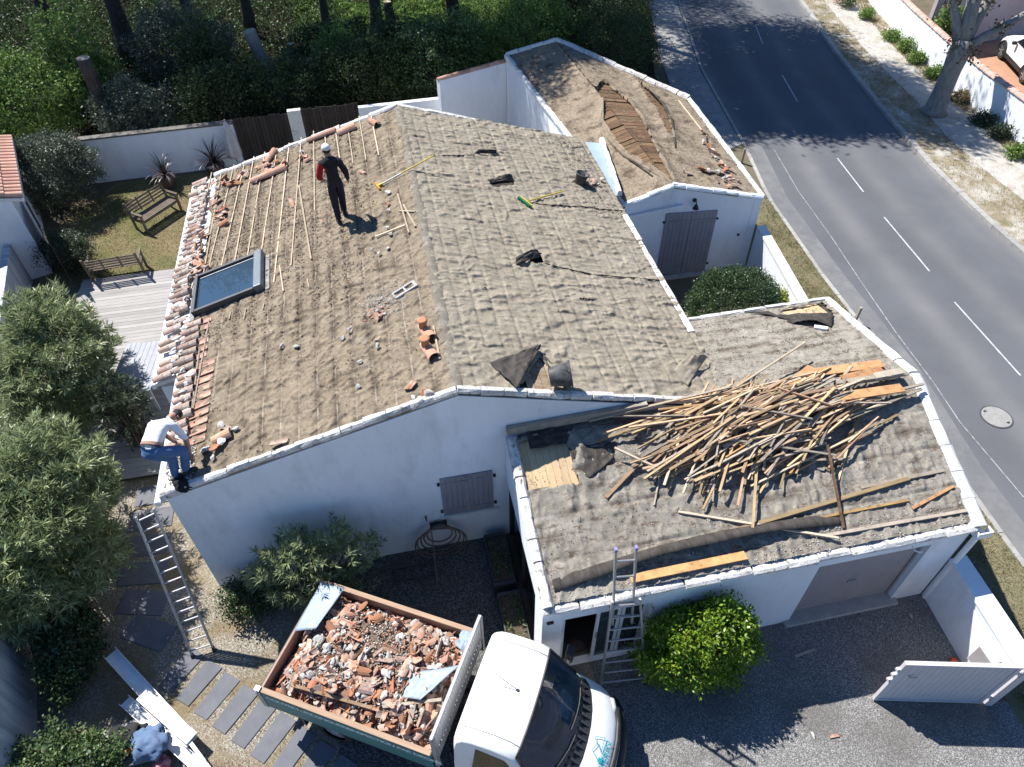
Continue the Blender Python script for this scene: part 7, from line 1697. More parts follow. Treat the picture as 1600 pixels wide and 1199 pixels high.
ladder('ladder', 'splayed aluminium ladder standing against the garage front', a0, a1, b0, b1, 8, w=.035, d=.05)
ld = [o for o in COL.objects if o.get('label', '').startswith('splayed')][0]
a2, b2 = pf(962, 860, 5.12), pf(994, 857, 5.12)
a1v, b1v = Vector(a1), Vector(b1)
for p, q in ((a1v+Vector((.06, -.03, -.75)), Vector(a2)), (b1v+Vector((-.06, -.03, -.75)), Vector(b2))):
    mb = MB(); mb.beam(p, q, .03, .05, (0, 1, 0)); mb.build('upper_rail', M_alu, ld)
    mb = MB(); mb.beam(q-(q-p).normalized()*.02, q+(q-p).normalized()*.04, .042, .06, (0, 1, 0)); mb.build('end_cap', mat('violet_cap', (0.25, 0.22, 0.45), (0.2, 0.18, 0.4), 5, .5), ld)
for f in (.12, .30, .48, .66, .86):
    p = (a1v+Vector((.06, -.03, -.75))).lerp(Vector(a2), f); q = (b1v+Vector((-.06, -.03, -.75))).lerp(Vector(b2), f); mb = MB(); mb.tube([p, q], .017, 7); mb.build('rung', M_alu, ld)
# benches
def bench(label, pos, rz, L=1.5):
    t = thing('garden_bench', label, 'bench', (*pos, 0), rz, 'slatted wooden benches in the back garden')
    def B(name, lo, hi): mb = MB(); mb.span(lo, hi); return TBp(mb, name, M_teak, t)
    for x in (-L/2, L/2-.06):
        B('leg', (x, -.26, 0), (x+.06, -.20, .62)); 
        mb = MB(); mb.beam((x+.03, .22, 0), (x+.03, .26, .44), .06, .06); mb.beam((x+.03, .26, .44), (x+.03, .36, .92), .06, .05); TBp(mb, 'leg', M_teak, t)
        B('armrest', (x-.01, -.30, .622), (x+.07, .28, .65)); B('seat_rail', (x+.005, -.198, .36), (x+.055, .22, .42))
    for k in range(7): B('seat_slat', (-L/2+.01, -.26+k*.072, .422), (L/2-.01, -.26+k*.072+.052, .442))
    for k in range(4):
        z = .54+k*.098; y = .268+(z-.44)*.21; mb = MB(); mb.beam((-L/2+.062, y, z), (L/2-.062, y, z), .02, .055, (0, .2, 1)); TBp(mb, 'back_slat', M_teak, t)
    for x in (-L/6, L/6): mb = MB(); mb.beam((x, .29, .46), (x, .378, .90), .05, .02); TBp(mb, 'back_stile', M_teak, t)
    B('front_rail', (-L/2+.062, -.255, .34), (L/2-.062, -.225, .41))
    return t
def TBp(mb, name, m, parent):
    o = bpy.data.objects.new(name, mb.mesh(name, m)); COL.objects.link(o); o.parent = parent; return o
p = (at(130, 425, .45)+at(212, 410, .45))/2
bench('slatted wooden bench standing between lawn and deck, seen from behind', (-8.15, 19.35), math.radians(184), 1.5)
q = (at(228, 345, .45)+at(262, 318, .45))/2
bench('slatted wooden bench angled on the dry lawn, seat toward camera', (-7.42, 22.25), math.radians(52), 1.55)
# slatted table on the deck
tb = thing('slatted_table', 'grey-blue slatted table on the deck under the eave', 'table', (-5.55, 12.6, .115))
T0 = [at(*p, .75+.115) for p in ((212, 545), (250, 541), (226, 600), (186, 604))]
cx = np.mean(T0, 0); lxv = Vector(T0[1]-T0[0]); lxv.z = 0
ang = math.atan2(lxv.y, lxv.x); lw = 1.0; ll = 1.75
for k in range(8):
    Mx = Matrix.Translation((cx[0]-.05, cx[1], .84)) @ rotz(ang-.05); mb = MB(); mb.add([Mx @ Vector(p) for p in ((-lw/2+k*lw/8+.004, -ll/2, 0), (-lw/2+(k+1)*lw/8-.004, -ll/2, 0), (-lw/2+(k+1)*lw/8-.004, ll/2, 0), (-lw/2+k*lw/8+.004, ll/2, 0), (-lw/2+k*lw/8+.004, -ll/2, .025), (-lw/2+(k+1)*lw/8-.004, -ll/2, .025), (-lw/2+(k+1)*lw/8-.004, ll/2, .025), (-lw/2+k*lw/8+.004, ll/2, .025))], [(3, 2, 1, 0), (4, 5, 6, 7), (0, 1, 5, 4), (1, 2, 6, 5), (2, 3, 7, 6), (3, 0, 4, 7)]); mb.build('slat', M_table, tb)
for sx in (-1, 1):
    for sy in (-1, 1): a = Mx @ Vector((sx*(lw/2-.06), sy*(ll/2-.06), -.002)); mb = MB(); mb.beam((a.x, a.y, .116), a, .06, .06); mb.build('leg', M_table, tb)
mb = MB(); mb.beam(Mx @ Vector((-lw/2+.06, 0, -.03)), Mx @ Vector((lw/2-.06, 0, -.03)), .05, .05); mb.build('crossbar', M_table, tb)
# planters, hose, low trestle in the courtyard
def planter(label, P, h, seed):
    t = thing('planter', label, 'planter', (*np.mean(P, 0), 0), group=None); P = [np.array(p) for p in P]; c = np.mean(P, 0)
    In = [p+(c-p)/np.linalg.norm(c-p)*.075 for p in P]
    for i in range(4):
        mb = MB(); mb.prism([tuple(P[i]), tuple(P[(i+1) % 4]), tuple(In[(i+1) % 4]), tuple(In[i])], 0, h); mb.build('side', M_darkmetal, t)
    mb = MB(); mb.prism([tuple(p) for p in In], 0, h-.05); mb.build('soil', M_soil, t)
    rng = np.random.default_rng(seed); n = 420; q = np.array(In)[0]+rng.random((n, 1))*(In[1]-In[0])+rng.random((n, 1))*(In[3]-In[0]); k = perlin(q[:, 0]*4, q[:, 1]*4, seed) > .0; q = q[k]
    V, F = leaf_mesh(np.column_stack([q, h-.03+.10*rng.random(len(q))]), rand_dirs(len(q), rng)+np.array((0, 0, .8)), .06, .03, rng); add_np('seedlings', V, F, L_fresh, t)['kind'] = 'stuff'
planter('dark metal planter trough nearest the gable wall', [(.92, 6.75), (1.36, 6.75), (1.36, 7.92), (.92, 7.92)], .42, 3)
planter('dark metal planter trough beside the truck headboard', [(.95, 5.35), (1.38, 5.35), (1.38, 6.6), (.95, 6.6)], .42, 4)
hs = thing('garden_hose', 'coiled brown garden hose hanging on the shaded gable wall', 'hose', (.05, 8.0, 0))
mb = MB(); mb.tube([(.02, 8.11, .92), (.02, 7.98, .92)], .02, 6); mb.box((.05, 7.99, .95), (.34, .16, .05)); mb.build('hanger', M_iron, hs)
rng2 = np.random.default_rng(5); P = []
for k in range(5):
    r0 = .24+.04*k+rng2.uniform(-.02, .02); cz = .72-.06*k
    for a in np.linspace(0, 2*math.pi, 22)[:-1]: P.append((.05+r0*math.sin(a)*(1+.1*k)+.03*rng2.normal()*.2, 7.98-.02*k-.05*math.sin(a*.5), max(.03, cz+(r0*1.05+.02*k)*math.cos(a)+.0)))
for a in np.linspace(0, 5.6, 26): P.append((-.15-.5*math.sin(a*.9)*(1-a/12), 7.55-.30*math.cos(a*1.1)-.1, .035))
mb = MB(); mb.tube(P, .016, 6); mb.build('hose', mat('brown_hose', (0.16, 0.105, 0.085), (0.12, 0.08, 0.065), 8, .5), hs, smooth=True)
tr = thing('metal_trestle', 'small dark metal trestle lying on the courtyard by the hose', 'trestle', (-.55, 7.6, 0))
mb = MB()
for x in (-.95, -.75, -.40, -.18): mb.beam((x, 7.35, .05), (x, 7.85, .05), .025, .025)
for y in (7.45, 7.72): mb.beam((-1.0, y, .08), (-.15, y, .08), .025, .025)
mb.build('frame', M_darkmetal, tr)
# ------------------------------------------------------------------ white gutters and jackets at bottom left
def u_channel(label, A, B, w, h, m=M_pvc, closed=False):
    A = Vector(A); B = Vector(B); d = (B-A).normalized(); s = d.cross(Vector((0, 0, 1))).normalized(); up = s.cross(d)
    t = .012; prof_ = [(-w/2, h), (-w/2, 0), (w/2, 0), (w/2, h), (w/2-t, h), (w/2-t, t), (-w/2+t, t), (-w/2+t, h)] if not closed else [(-w/2, h), (-w/2, 0), (w/2, 0), (w/2, h)]
    V = [c+s*x+up*z for c in (A, B) for x, z in prof_]; n = len(prof_)
    mb = MB(); mb.add(V, [(i, (i+1) % n, n+(i+1) % n, n+i) for i in range(n)]+([(0, 1, 2, 3), (7, 6, 5, 4)] if closed else [(0, 1, 6, 7), (1, 2, 5, 6), (2, 3, 4, 5), (8, 15, 14, 9), (9, 14, 13, 10), (10, 13, 12, 11)]))
    return tag(mb.build('gutter_length', m), label, 'gutter')
u_channel('longest white gutter channel lying toward the oleander', at(174, 1022, .25), at(300, 1160, .25), .24, .10)
u_channel('white gutter channel lying lowest, right of the blue jacket', at(196, 1096, .12), at(318, 1205, .12), .20, .09)
u_channel('flat white fascia length on top of the gutters', at(222, 1086, .36), at(300, 1155, .36), .22, .03, M_pvc, True)
u_channel('thin white trim length sticking out below the gutters', at(290, 1150, .30), at(345, 1225, .30), .06, .05, M_pvc, True)
q = [at(155, 1140, .28), at(205, 1118, .28), at(250, 1175, .28), at(185, 1195, .28)]
mb = MB(); mb.prism([tuple(p[:2]) for p in q], .06, .12); tag(mb.build('grey_panel', M_concrete), 'pale grey board under the jackets at the bottom left', 'panel')
def garment(name, label, px, z, r, m, seed, fl=.5):
    c = at(*px, z); bm = bmesh.new(); bmesh.ops.create_icosphere(bm, subdivisions=4, radius=1)
    for v in bm.verts:
        q = v.co.copy(); n_ = float(fbm(q.x*1.6+seed, q.y*1.6+q.z*1.3, seed, 3)); n2 = 1-abs(float(perlin(q.x*3+seed, q.y*3-q.z*2, seed+4)))*2
        v.co = Vector((q.x*r[0], q.y*r[1], max(q.z, -.5)*r[2]))*(1+.55*n_+.10*n2)
    me = bpy.data.meshes.new(name); bm.to_mesh(me); bm.free(); me.materials.append(m); me.polygons.foreach_set('use_smooth', [True]*len(me.polygons))
    o = bpy.data.objects.new(name, me); COL.objects.link(o); o.location = c; o.rotation_euler = (0, 0, seed); return tag(o, label, 'jacket')
garment('jacket', 'light blue jacket thrown over the gutters at the bottom left', (232, 1162), .36, (.27, .24, .13), mat('blue_cloth', (0.13, 0.19, 0.30), (0.09, 0.145, 0.24), 5, .9, .003, 60), 3)
garment('jacket', 'crumpled black jacket left of the blue jacket', (198, 1158), .26, (.25, .32, .13), mat('black_cloth', (0.018, 0.018, 0.02), (0.03, 0.03, 0.032), 5, .9, .003, 60), 8)
garment('work_glove', 'small red and white bundle beneath the blue jacket', (252, 1196), .15, (.15, .12, .09), mat('red_cloth', (0.45, 0.05, 0.06), (0.5, 0.4, 0.4), 3, .9), 5)['category'] = 'glove'
mb = MB(); mb.box(at(200, 1175, .36), (.12, .06, .06), rotz(.3).to_3x3()); mb.box(at(205, 1173, .40), (.05, .03, .05)); tag(mb.build('orange_tool', M_orange), 'orange tool handle between the black and blue jackets', 'tool')

# ================================================================== GATE
gt = thing('driveway_gate', 'open lilac-grey boarded driveway gate leaf right of the drive', 'gate', (8.0, 3.25, 0))
g0, g1 = at(1362, 1093, 0)[:2], at(1530, 1098, 0)[:2]
d = (g1-g0)/np.linalg.norm(g1-g0); n = np.array((d[1], -d[0])); W_ = np.linalg.norm(g1-g0); nb = 17; w = (W_-.12)/nb
for k in range(nb):
    a = g0+d*(.06+k*w+.003); b = g0+d*(.06+(k+1)*w-.003)
    mb = MB(); mb.prism([tuple(a-n*.02), tuple(b-n*.02), tuple(b+n*.012), tuple(a+n*.012)], .10, 1.50); mb.build('board', M_gate, gt)
mb = MB(); mb.beam((*g0, 1.525), (*g1, 1.525), .07, .05); mb.build('top_rail', M_gate, gt)
mb = MB(); mb.beam((*g0, .075), (*g1, .075), .07, .05); mb.build('bottom_rail', M_gate, gt)
for p in (g0+d*.03, g1-d*.03):
    mb = MB(); mb.beam((*p, .102), (*p, 1.498), .06, .06, (d[0], d[1], 0)); mb.build('stile', M_gate, gt)
mb = MB(); mb.tube([(*(g0+d*.22+n*.015), 1.10), (*(g0+d*.22+n*.05), 1.10), (*(g0+d*.34+n*.05), 1.10)], .012, 6); mb.build('handle', M_alu, gt)
for z in (.9, 1.1, 1.3): mb = MB(); mb.box((*(g0-d*.03), z), (.06, .05, .05)); mb.build('lock_case', M_gate, gt)
gp = thing('gate_post', 'lilac-grey gate post at the hinge of the open gate leaf', 'post', (*(g1+d*.12), 0))
mb = MB(); c = g1+d*.13; mb.beam((*c, 0), (*c, 1.60), .11, .11, (d[0], d[1], 0)); mb.build('post', M_gate, gp)
mb = MB(); 
for z in (.3, 1.3): mb.box((*(g1+d*.035), z), (.08, .05, .06))
mb.build('hinge', M_gate, gp)
c = at(1497, 1022, .25); o = inst('red_ball', rock_mesh('red_toy', mat('red_plastic', (0.6, 0.08, 0.04), (0.5, 0.07, 0.04), 4, .4), np.random.default_rng(2), .07), Matrix.Translation((8.85, 3.75, .10))); tag(o, 'small red object on the ground behind the gate by the wall', 'toy')
mb = MB(); mb.box((7.38, 5.225, .95), (.16, .03, .05)); mb.build('door_handle', M_alu, gar)
mb = MB(); mb.span((6.322, 5.20, .09), (6.36, 5.232, 2.03)); mb.build('door_frame', M_garagedoor, gar)
mb = MB(); mb.span((8.41, 5.20, .09), (8.448, 5.232, 2.03)); mb.build('door_frame', M_garagedoor, gar)
# posts in the verge
for (px, py), lab in (((1334, 505), 'short wooden stake at the verge beside the garage coping'), ((1158, 255), 'short wooden stake at the verge by the annex right corner')):
    c = at(px, py, 0); mb = MB(); mb.beam((c[0], c[1], 0), (c[0]+.02, c[1], .55), .07, .07, (0, 1, 0)); tag(mb.build('wooden_stake', M_lathgrey), lab, 'stake')

# ================================================================== CAR ACROSS THE STREET
wc0, wc1 = at(1563, 92, 0.05)[:2], at(1597, 130, 0.05)[:2]
fx = (wc0-wc1); wb = np.linalg.norm(fx); fx /= wb; left = np.array((-fx[1], fx[0]))
car_o = wc1-left*.80
car = thing('parked_car', 'white hatchback with black cladding parked in the court across the road', 'car', (*car_o, .05), math.atan2(fx[1], fx[0]))
wbl = 2.6
cp = [(-.75, .45), (-.82, .75), (-.78, 1.0), (-.62, 1.18), (-.35, 1.50), (.1, 1.58), (.9, 1.56), (1.35, 1.45), (2.0, 1.08), (2.25, 1.02), (2.95, .90), (3.25, .72), (3.33, .50), (3.25, .28)]
SS = [-1, -.97, -.88, -.6, 0, .6, .88, .97, 1]
def carpt(x, z, s):
    a = abs(s); xx = x-(.30*a**3*max(0, (x-2.2)/1.1))+(.18*a**3*max(0, (-x-.2)/.6)); zz = z-.05*a**4*(z > .9)
    return (xx, s*.90*(1-.22*max(0, (z-.95)/.65))*(1-.05*max(0, (.5-z))), zz)
n = len(cp); mb = MB(); V = [carpt(x, z, s) for s in SS for x, z in cp]; F = []; mi = []
for i in range(len(SS)-1):
    for j in range(n-1):
        F.append((i*n+j, i*n+j+1, (i+1)*n+j+1, (i+1)*n+j)); mi.append(1 if (j in (3, 7) and 2 <= i <= 5) else 0)
F += [tuple(range(n)), tuple(range((len(SS)-1)*n, len(SS)*n))[::-1]]; mi += [0, 0]
mb.add(V, F); mb.mi = mi; M_cg = glass_mat('car_glass', (0.01, 0.012, 0.015), 0, .03)
body = TBp(mb, 'body', [M_whitemetal, M_cg], car); body.modifiers.new('e', 'EDGE_SPLIT').split_angle = math.radians(35); body.data.polygons.foreach_set('use_smooth', [True]*len(F))
for s in (-1, 1):
    q = [(-.45, 1.05), (.75, 1.05), (1.75, 1.05), (1.3, 1.40), (.7, 1.49), (-.2, 1.46)]; mb = MB(); mb.add([(x, s*(.90*(1-.22*max(0, (z-.95)/.65))+.008), z) for x, z in q], [tuple(range(6))]); TBp(mb, 'side_window', M_cg, car)
    mb = MB(); mb.span((-.35, s*.90-.02, .26), (2.95, s*.90+.02, .44)); TBp(mb, 'sill_cladding', M_black, car)
    mb = MB(); mb.box((1.65, s*1.0, 1.02), (.16, .18, .12)); bevel(TBp(mb, 'mirror', M_black, car), .03, 2)
    for x in (0, wbl):
        wh = bpy.data.objects.new('wheel', None); COL.objects.link(wh); wh.parent = car; wh.location = (x, s*.80, .34)
        mb = MB(); mb.ring((0, -.11, 0), (0, .11, 0), .34, .34, 24); bevel(TBp(mb, 'tyre', M_rubber, wh), .03, 2)
        mb = MB(); mb.ring((0, s*.10, 0), (0, s*.113, 0), .23, .23, 20); TBp(mb, 'rim', M_darkmetal, wh)
        mb = MB()
        for k in range(5): a = k*2*math.pi/5; mb.beam((.03*math.cos(a), s*.118, .03*math.sin(a)), (.22*math.cos(a), s*.118, .22*math.sin(a)), .05, .012, (0, 1, 0))
        TBp(mb, 'spokes', M_alu, wh)
        mb = MB(); mb.tube([(x+.40*math.cos(a), s*.895, .34+.40*math.sin(a)) for a in np.linspace(-.2, math.pi+.2, 14)], .05, 6); TBp(mb, 'arch_cladding', M_black, car)

# ================================================================== PEOPLE
M_skin = mat('skin', (0.42, 0.24, 0.165), (0.38, 0.21, 0.145), 9, .6)
M_hood = mat('black_hoodie', (0.014, 0.014, 0.016), (0.022, 0.022, 0.024), 12, .95, .003, 90)
M_redsl = mat('red_sleeve', (0.33, 0.015, 0.02), (0.27, 0.012, 0.016), 12, .9, .003, 90)
M_navy = mat('navy_trousers', (0.016, 0.016, 0.022), (0.024, 0.024, 0.032), 12, .95, .003, 90)
M_jean = mat('blue_jeans', (0.055, 0.115, 0.24), (0.085, 0.155, 0.29), 7, .95, .004, 60)
M_tee = mat('white_tee', (0.80, 0.80, 0.80), (0.74, 0.74, 0.75), 5, .95, .008, 16)
M_hair = mat('dark_hair', (0.012, 0.010, 0.010), (0.03, 0.025, 0.022), 30, .7, .004, 90)
M_shoe = mat('dark_shoe', (0.02, 0.02, 0.022), (0.05, 0.048, 0.045), 9, .7)
M_cap = mat('white_cap', (0.70, 0.71, 0.74), (0.64, 0.65, 0.68), 9, .9)
def skin_mesh(J, E, root, sub=2):
    names = list(J); me = bpy.data.meshes.new('skin_src'); me.from_pydata([J[k][0] for k in names], [(names.index(a), names.index(b)) for a, b in E], [])
    o = bpy.data.objects.new('skin_src', me); COL.objects.link(o)
    m = o.modifiers.new('s', 'SKIN'); m.use_smooth_shade = True; m.branch_smoothing = .6
    for k, nme in enumerate(names):
        r = J[nme][1]; r = (r, r) if np.isscalar(r) else r
        me.skin_vertices[0].data[k].radius = r; me.skin_vertices[0].data[k].use_root = (nme == root)
    if sub: o.modifiers.new('d', 'SUBSURF').levels = sub
    dg = bpy.context.evaluated_depsgraph_get(); dg.update(); out = bpy.data.meshes.new_from_object(o.evaluated_get(dg)); bpy.data.objects.remove(o); return out
def hand_chains(wrist, fwd, side, nrm, s=1.0, curl=.5):
    """palm plus five bent fingers; returns list of (joints, edges, root)"""
    wrist, fwd, side, nrm = map(Vector, (wrist, fwd, side, nrm)); out = []
    J = {'w': (wrist-fwd*.02, .026*s), 'p': (wrist+fwd*.045*s, (.040*s, .022*s)), 'k': (wrist+fwd*.085*s, (.040*s, .018*s))}; out.append((J, [('w', 'p'), ('p', 'k')], 'w'))
    for i, (off, L) in enumerate(((-.030, .070), (-.010, .080), (.010, .074), (.029, .058))):
        b = wrist+fwd*.08*s+side*off*s; d1 = fwd*math.cos(curl*.5)+nrm*math.sin(curl*.5); d2 = fwd*math.cos(curl*1.3)+nrm*math.sin(curl*1.3); d3 = fwd*math.cos(curl*2.0)+nrm*math.sin(curl*2.0)
        p1 = b+d1*L*.45*s; p2 = p1+d2*L*.32*s; p3 = p2+d3*L*.25*s
        out.append(({'a': (b-fwd*.02*s, .009*s), 'b': (p1, .0088*s), 'c': (p2, .0082*s), 'd': (p3, .007*s)}, [('a', 'b'), ('b', 'c'), ('c', 'd')], 'a'))
    b = wrist+fwd*.02*s-side*.03*s; d1 = (fwd*.6-side*.7+nrm*.3).normalized(); p1 = b+d1*.045*s; p2 = p1+(fwd*.9-side*.1+nrm*.4).normalized()*.035*s
    out.append(({'a': (b, .011*s), 'b': (p1, .010*s), 'c': (p2, .008*s)}, [('a', 'b'), ('b', 'c')], 'a')); return out
def person(name, label, base, J, E, root, groups, hands, mats):
    """one continuous body; every face takes its cloth from the nearest bone (groups: edge -> material slot)"""
    t = thing(name, label, 'person', base)
    main = skin_mesh(J, E, root, 2)
    segs = [(np.array(J[a][0]), np.array(J[b][0]), groups[(a, b)]) for a, b in E]
    def assign(me, fixed=None):
        n = len(me.polygons); c = np.zeros(n*3); me.polygons.foreach_get('center', c); c = c.reshape(-1, 3)
        best = np.full(n, 1e9); mi = np.zeros(n, int)
        for a, b, g in segs:
            e = b-a; tt = np.clip((c-a)@e/(e@e), 0, 1); d_ = np.linalg.norm(c-a-tt[:, None]*e, axis=1); k = d_ < best; best[k] = d_[k]; mi[k] = g
        if fixed is not None: mi[:] = fixed
        return mi
    bm = bmesh.new(); MI = []
    for me, fx in [(main, None)]+[(skin_mesh(*h, 1), 0) for hh_ in hands for h in hh_]:
        MI.append(assign(me, fx)); bm.from_mesh(me)
    bm.normal_update(); MI = np.concatenate(MI)
    cloth = {v for f, k in zip(bm.faces, MI) if k > 0 for v in f.verts}
    for v in cloth:
        c_ = v.co; r1 = 1-2*abs(float(perlin(c_.x*7+c_.z*3, c_.y*7+c_.z*9, 5))); r2 = float(perlin(c_.x*16, c_.y*12+c_.z*14, 9))
        v.co = c_+v.normal*(.016*max(0, r1-.3)+.006*r2)
    me = bpy.data.meshes.new('body'); bm.to_mesh(me); bm.free()
    for m in mats: me.materials.append(m)
    me.polygons.foreach_set('material_index', MI.astype(np.int32)); me.polygons.foreach_set('use_smooth', [True]*len(me.polygons))
    o = bpy.data.objects.new('body', me); COL.objects.link(o); o.parent = t; o.matrix_basis = wmat(t).inverted(); return t
def blob(name, c, r, m, parent, R=None, cut=None, sub=3, noise=0.0):
    bm = bmesh.new(); bmesh.ops.create_icosphere(bm, subdivisions=sub, radius=1)
    for v in bm.verts:
        k = 1+noise*float(perlin(v.co.x*5, v.co.y*5+v.co.z*4, 3)); v.co = Vector((v.co.x*r[0], v.co.y*r[1], v.co.z*r[2]))*k
    if cut is not None:
        for v in [v for v in bm.verts if v.co.z < cut]: v.co.z = cut+(v.co.z-cut)*.05
    M = Matrix.Translation(Vector(c)) @ (R.to_4x4() if R else Matrix())
    bm.transform(wmat(parent).inverted() @ M); me = bpy.data.meshes.new(name); bm.to_mesh(me); bm.free(); me.materials.append(m); me.polygons.foreach_set('use_smooth', [True]*len(me.polygons))
    o = bpy.data.objects.new(name, me); COL.objects.link(o); o.parent = parent; return o
def shoe(foot, fwd, parent, m=M_shoe):
    f = Vector(fwd).normalized(); s = f.cross(Vector((0, 0, 1))).normalized(); u = s.cross(f); R = Matrix((f, s, u)).transposed()
    blob('shoe', Vector(foot)+f*.06+u*.045, (.145, .052, .060), m, parent, R, cut=-.04)
# worker standing on the slope, back to the camera
fl_, fr_ = Vector(on_plane(531, 350, ML, .03)), Vector(on_plane(539, 336, ML, .03))
mid = (fl_+fr_)/2; fw_ = Vector((-.18, .98, 0)).normalized(); rt_ = fw_.cross(Vector((0, 0, 1)))
def W1(x, y, z): return mid+rt_*x+fw_*y+Vector((0, 0, z))
z0 = 0
J = {'pel': (W1(-.01, .0, .96), (.19, .145)), 'wa': (W1(-.015, .0, 1.10), (.20, .15)), 'ch': (W1(-.02, .02, 1.30), (.23, .16)), 'sh': (W1(-.02, .03, 1.42), (.165, .105)), 'nk': (W1(-.025, .05, 1.52), .062), 'hd': (W1(-.03, .08, 1.62), (.078, .092)), 'tp': (W1(-.03, .08, 1.715), (.066, .078)),
     'ls': (W1(-.21, .02, 1.40), .085), 'le': (W1(-.31, -.02, 1.12), .066), 'lw': (W1(-.245, .17, .97), .036),
     'rs': (W1(.17, .02, 1.40), .085), 're': (W1(.275, -.02, 1.12), .066), 'rw': (W1(.30, .10, .88), .036),
     'lh': (W1(-.09, .0, .90), .112), 'lk': ((W1(-.10, .03, .48)*.5+(fl_+Vector((0, .05, .48)))*.5), .082), 'la': (fl_+Vector((0, 0, .09)), .062),
     'rh': (W1(.08, .0, .90), .112), 'rk': ((W1(.09, .05, .48)*.5+(fr_+Vector((0, .05, .50)))*.5), .082), 'ra': (fr_+Vector((0, 0, .09)), .062)}
E1 = [('pel', 'wa'), ('wa', 'ch'), ('ch', 'sh'), ('sh', 'nk'), ('nk', 'hd'), ('hd', 'tp'), ('sh', 'ls'), ('ls', 'le'), ('le', 'lw'), ('sh', 'rs'), ('rs', 're'), ('re', 'rw'), ('pel', 'lh'), ('lh', 'lk'), ('lk', 'la'), ('pel', 'rh'), ('rh', 'rk'), ('rk', 'ra')]
g = {e: 1 for e in E1}
for e in (('nk', 'hd'), ('hd', 'tp')): g[e] = 0
g[('ls', 'le')] = 2; g[('le', 'lw')] = 2
for e in (('pel', 'lh'), ('lh', 'lk'), ('lk', 'la'), ('pel', 'rh'), ('rh', 'rk'), ('rk', 'ra')): g[e] = 3
hands = [hand_chains(J['lw'][0], (Vector(J['lw'][0])-Vector(J['le'][0])).normalized(), -rt_, Vector((0, 0, -1)), 1, .7), hand_chains(J['rw'][0], (Vector(J['rw'][0])-Vector(J['re'][0])).normalized(), -fw_, -rt_, 1, .5)]
P1 = person('person', 'worker in white cap, black hoodie and red sleeve standing on the roof', mid, J, E1, 'pel', g, hands, [M_skin, M_hood, M_redsl, M_navy])
RH = Matrix((rt_, fw_, Vector((0, 0, 1)))).transposed()
blob('cap', W1(-.03, .075, 1.705), (.092, .108, .088), M_cap, P1, RH, cut=-.02)
blob('cap_peak', W1(-.03, .19, 1.70), (.07, .075, .012), M_cap, P1, RH)
blob('hair', W1(-.03, .045, 1.655), (.080, .078, .062), M_hair, P1, RH)
blob('hood', W1(-.02, -.07, 1.47), (.12, .065, .085), M_hood, P1, RH, noise=.2)
for s in (-1, 1): blob('ear', W1(-.03+s*.083, .08, 1.635), (.012, .022, .030), M_skin, P1, RH)
blob('nose', W1(-.03, .180, 1.625), (.012, .018, .018), M_skin, P1, RH)
shoe(fl_, fw_+Vector((-.1, 0, 0)), P1); shoe(fr_, fw_+Vector((.15, 0, .1)), P1)
mb = MB(); mb.tube([W1(-.30, -.02, 1.05), W1(-.275, .06, 1.02)], [.058, .05], 10); 
# worker bent double at the eave corner
fA, fB = Vector(on_plane(277, 750, ML, .03)), Vector(on_plane(293, 742, ML, .03))
base2 = (fA+fB)/2
def pxz(px, py, z): return Vector(at(px, py, z))
hipc = base2+Vector((-.24, .0, .80)); 
fw2 = Vector((.25, .97, 0)).normalized(); rt2 = fw2.cross(Vector((0, 0, 1)))
def W2(x, y, z): return hipc+rt2*x+fw2*y+Vector((0, 0, z))
J = {'pel': (W2(0, 0, 0), (.180, .140)), 'wa': (W2(.01, .17, .08), (.190, .145)), 'ch': (W2(.03, .38, .13), (.225, .155)), 'sh': (W2(.05, .50, .12), (.175, .11)), 'nk': (W2(.09, .60, .09), .060), 'hd': (W2(.13, .69, .05), (.080, .092)), 'tp': (W2(.16, .77, .00), (.066, .074)),
     'ls': (W2(-.15, .48, .08), .072), 'le': (W2(-.12, .55, -.22), .052), 'lw': (W2(.10, .50, -.42), .034),
     'rs': (W2(.23, .46, .08), .072), 're': (W2(.36, .42, -.20), .052), 'rw': (W2(.40, .30, -.44), .034),
     'lh': (W2(-.09, -.03, -.05), .12), 'lk': ((hipc+fA)/2+Vector((.14, .10, .06)), .085), 'la': (fA+Vector((0, 0, .09)), .062),
     'rh': (W2(.10, -.02, -.05), .12), 'rk': ((hipc+fB)/2+Vector((.26, .14, .10)), .085), 'ra': (fB+Vector((0, 0, .09)), .062)}
g = {e: 1 for e in E1}
for e in (('nk', 'hd'), ('hd', 'tp'), ('le', 'lw'), ('re', 'rw')): g[e] = 0
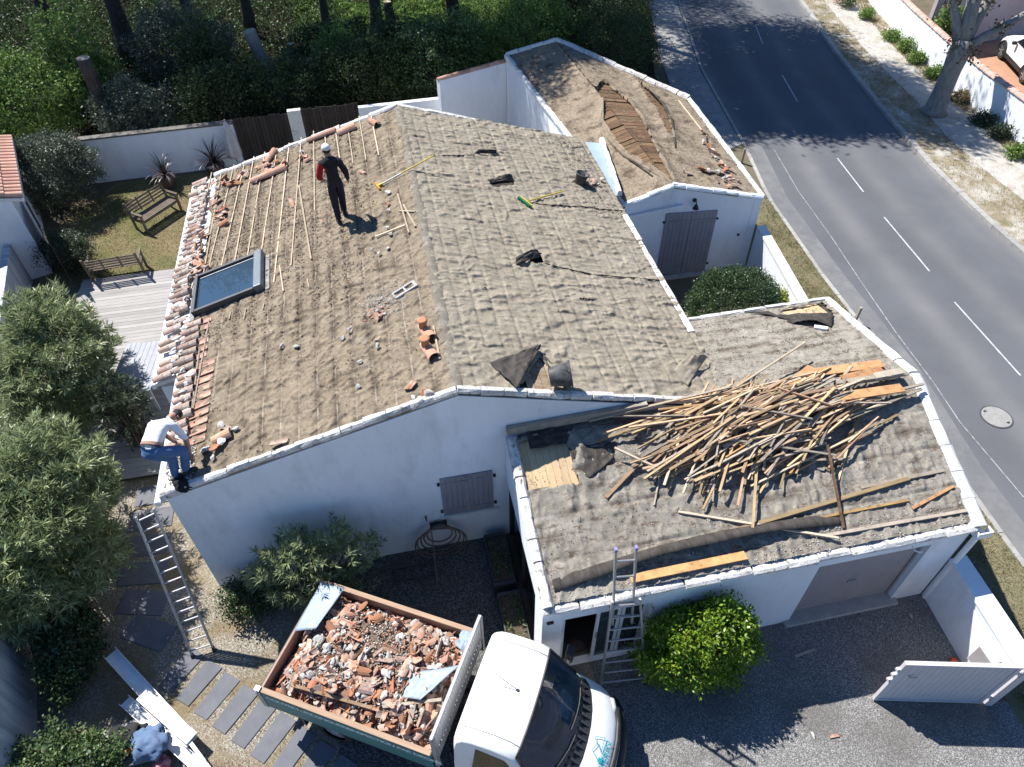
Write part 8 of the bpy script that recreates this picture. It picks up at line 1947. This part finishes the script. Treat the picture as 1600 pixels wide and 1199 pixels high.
for e in (('pel', 'lh'), ('lh', 'lk'), ('lk', 'la'), ('pel', 'rh'), ('rh', 'rk'), ('rk', 'ra')): g[e] = 2
hands = [hand_chains(J['lw'][0], (Vector(J['lw'][0])-Vector(J['le'][0])).normalized(), rt2, Vector((0, -1, 0)), 1, .9), hand_chains(J['rw'][0], (Vector(J['rw'][0])-Vector(J['re'][0])).normalized(), -rt2, Vector((0, -1, 0)), 1, .9)]
P2 = person('person', 'worker in white T-shirt and blue jeans bending over at the roof corner', base2, J, E1, 'pel', g, hands, [M_skin, M_tee, M_jean])
dirh = (J['tp'][0]-J['hd'][0]).normalized()
blob('hair', J['tp'][0]+Vector((0, -.01, .03)), (.090, .095, .085), M_hair, P2, None, noise=.12)
for s in (-1, 1): blob('ear', J['hd'][0]+rt2*s*.085, (.014, .02, .028), M_skin, P2)
blob('nose', J['hd'][0]+Vector((.02, .04, -.105)), (.013, .015, .018), M_skin, P2)
a = W2(.0, .065, .035); RB = Matrix((rt2, (fw2+Vector((0, 0, .45))).normalized(), rt2.cross((fw2+Vector((0, 0, .45))).normalized()))).transposed()
def band(name, c, rx, rz_, h, m, parent, R):
    mb = MB(); n = 24; V = []
    for y in (-h/2, h/2):
        for i in range(n): V.append(Vector(c)+R @ Vector((rx*math.cos(2*math.pi*i/n), y, rz_*math.sin(2*math.pi*i/n))))
    mb.add(V, [(i, (i+1) % n, n+(i+1) % n, n+i) for i in range(n)]); o = mb.build(name, m, parent, smooth=True); return o
band('bare_waist', W2(.005, .085, .045), .168, .128, .045, M_skin, P2, RB)
band('belt', W2(.0, .045, .025), .172, .134, .04, M_black, P2, RB)
shoe(fA, (.75, .45, .1), P2); shoe(fB, (.8, .3, .1), P2)
tag(garment('dust_rag', 'dark tool bag and rags at the feet of the bending worker', (288, 757), 3.2, (.16, .12, .08), M_hood, 6), None, 'bag')
r_ = np.random.default_rng(500); n_ = 260; x = r_.uniform(XL-.02, XL+.5, n_); y = r_.uniform(YF+.1, YF+1.0, n_); scatter_stuff('debris', np.stack([x, y, pz(ML, x, y)+.05], 1), .03, M_crumb, 501)
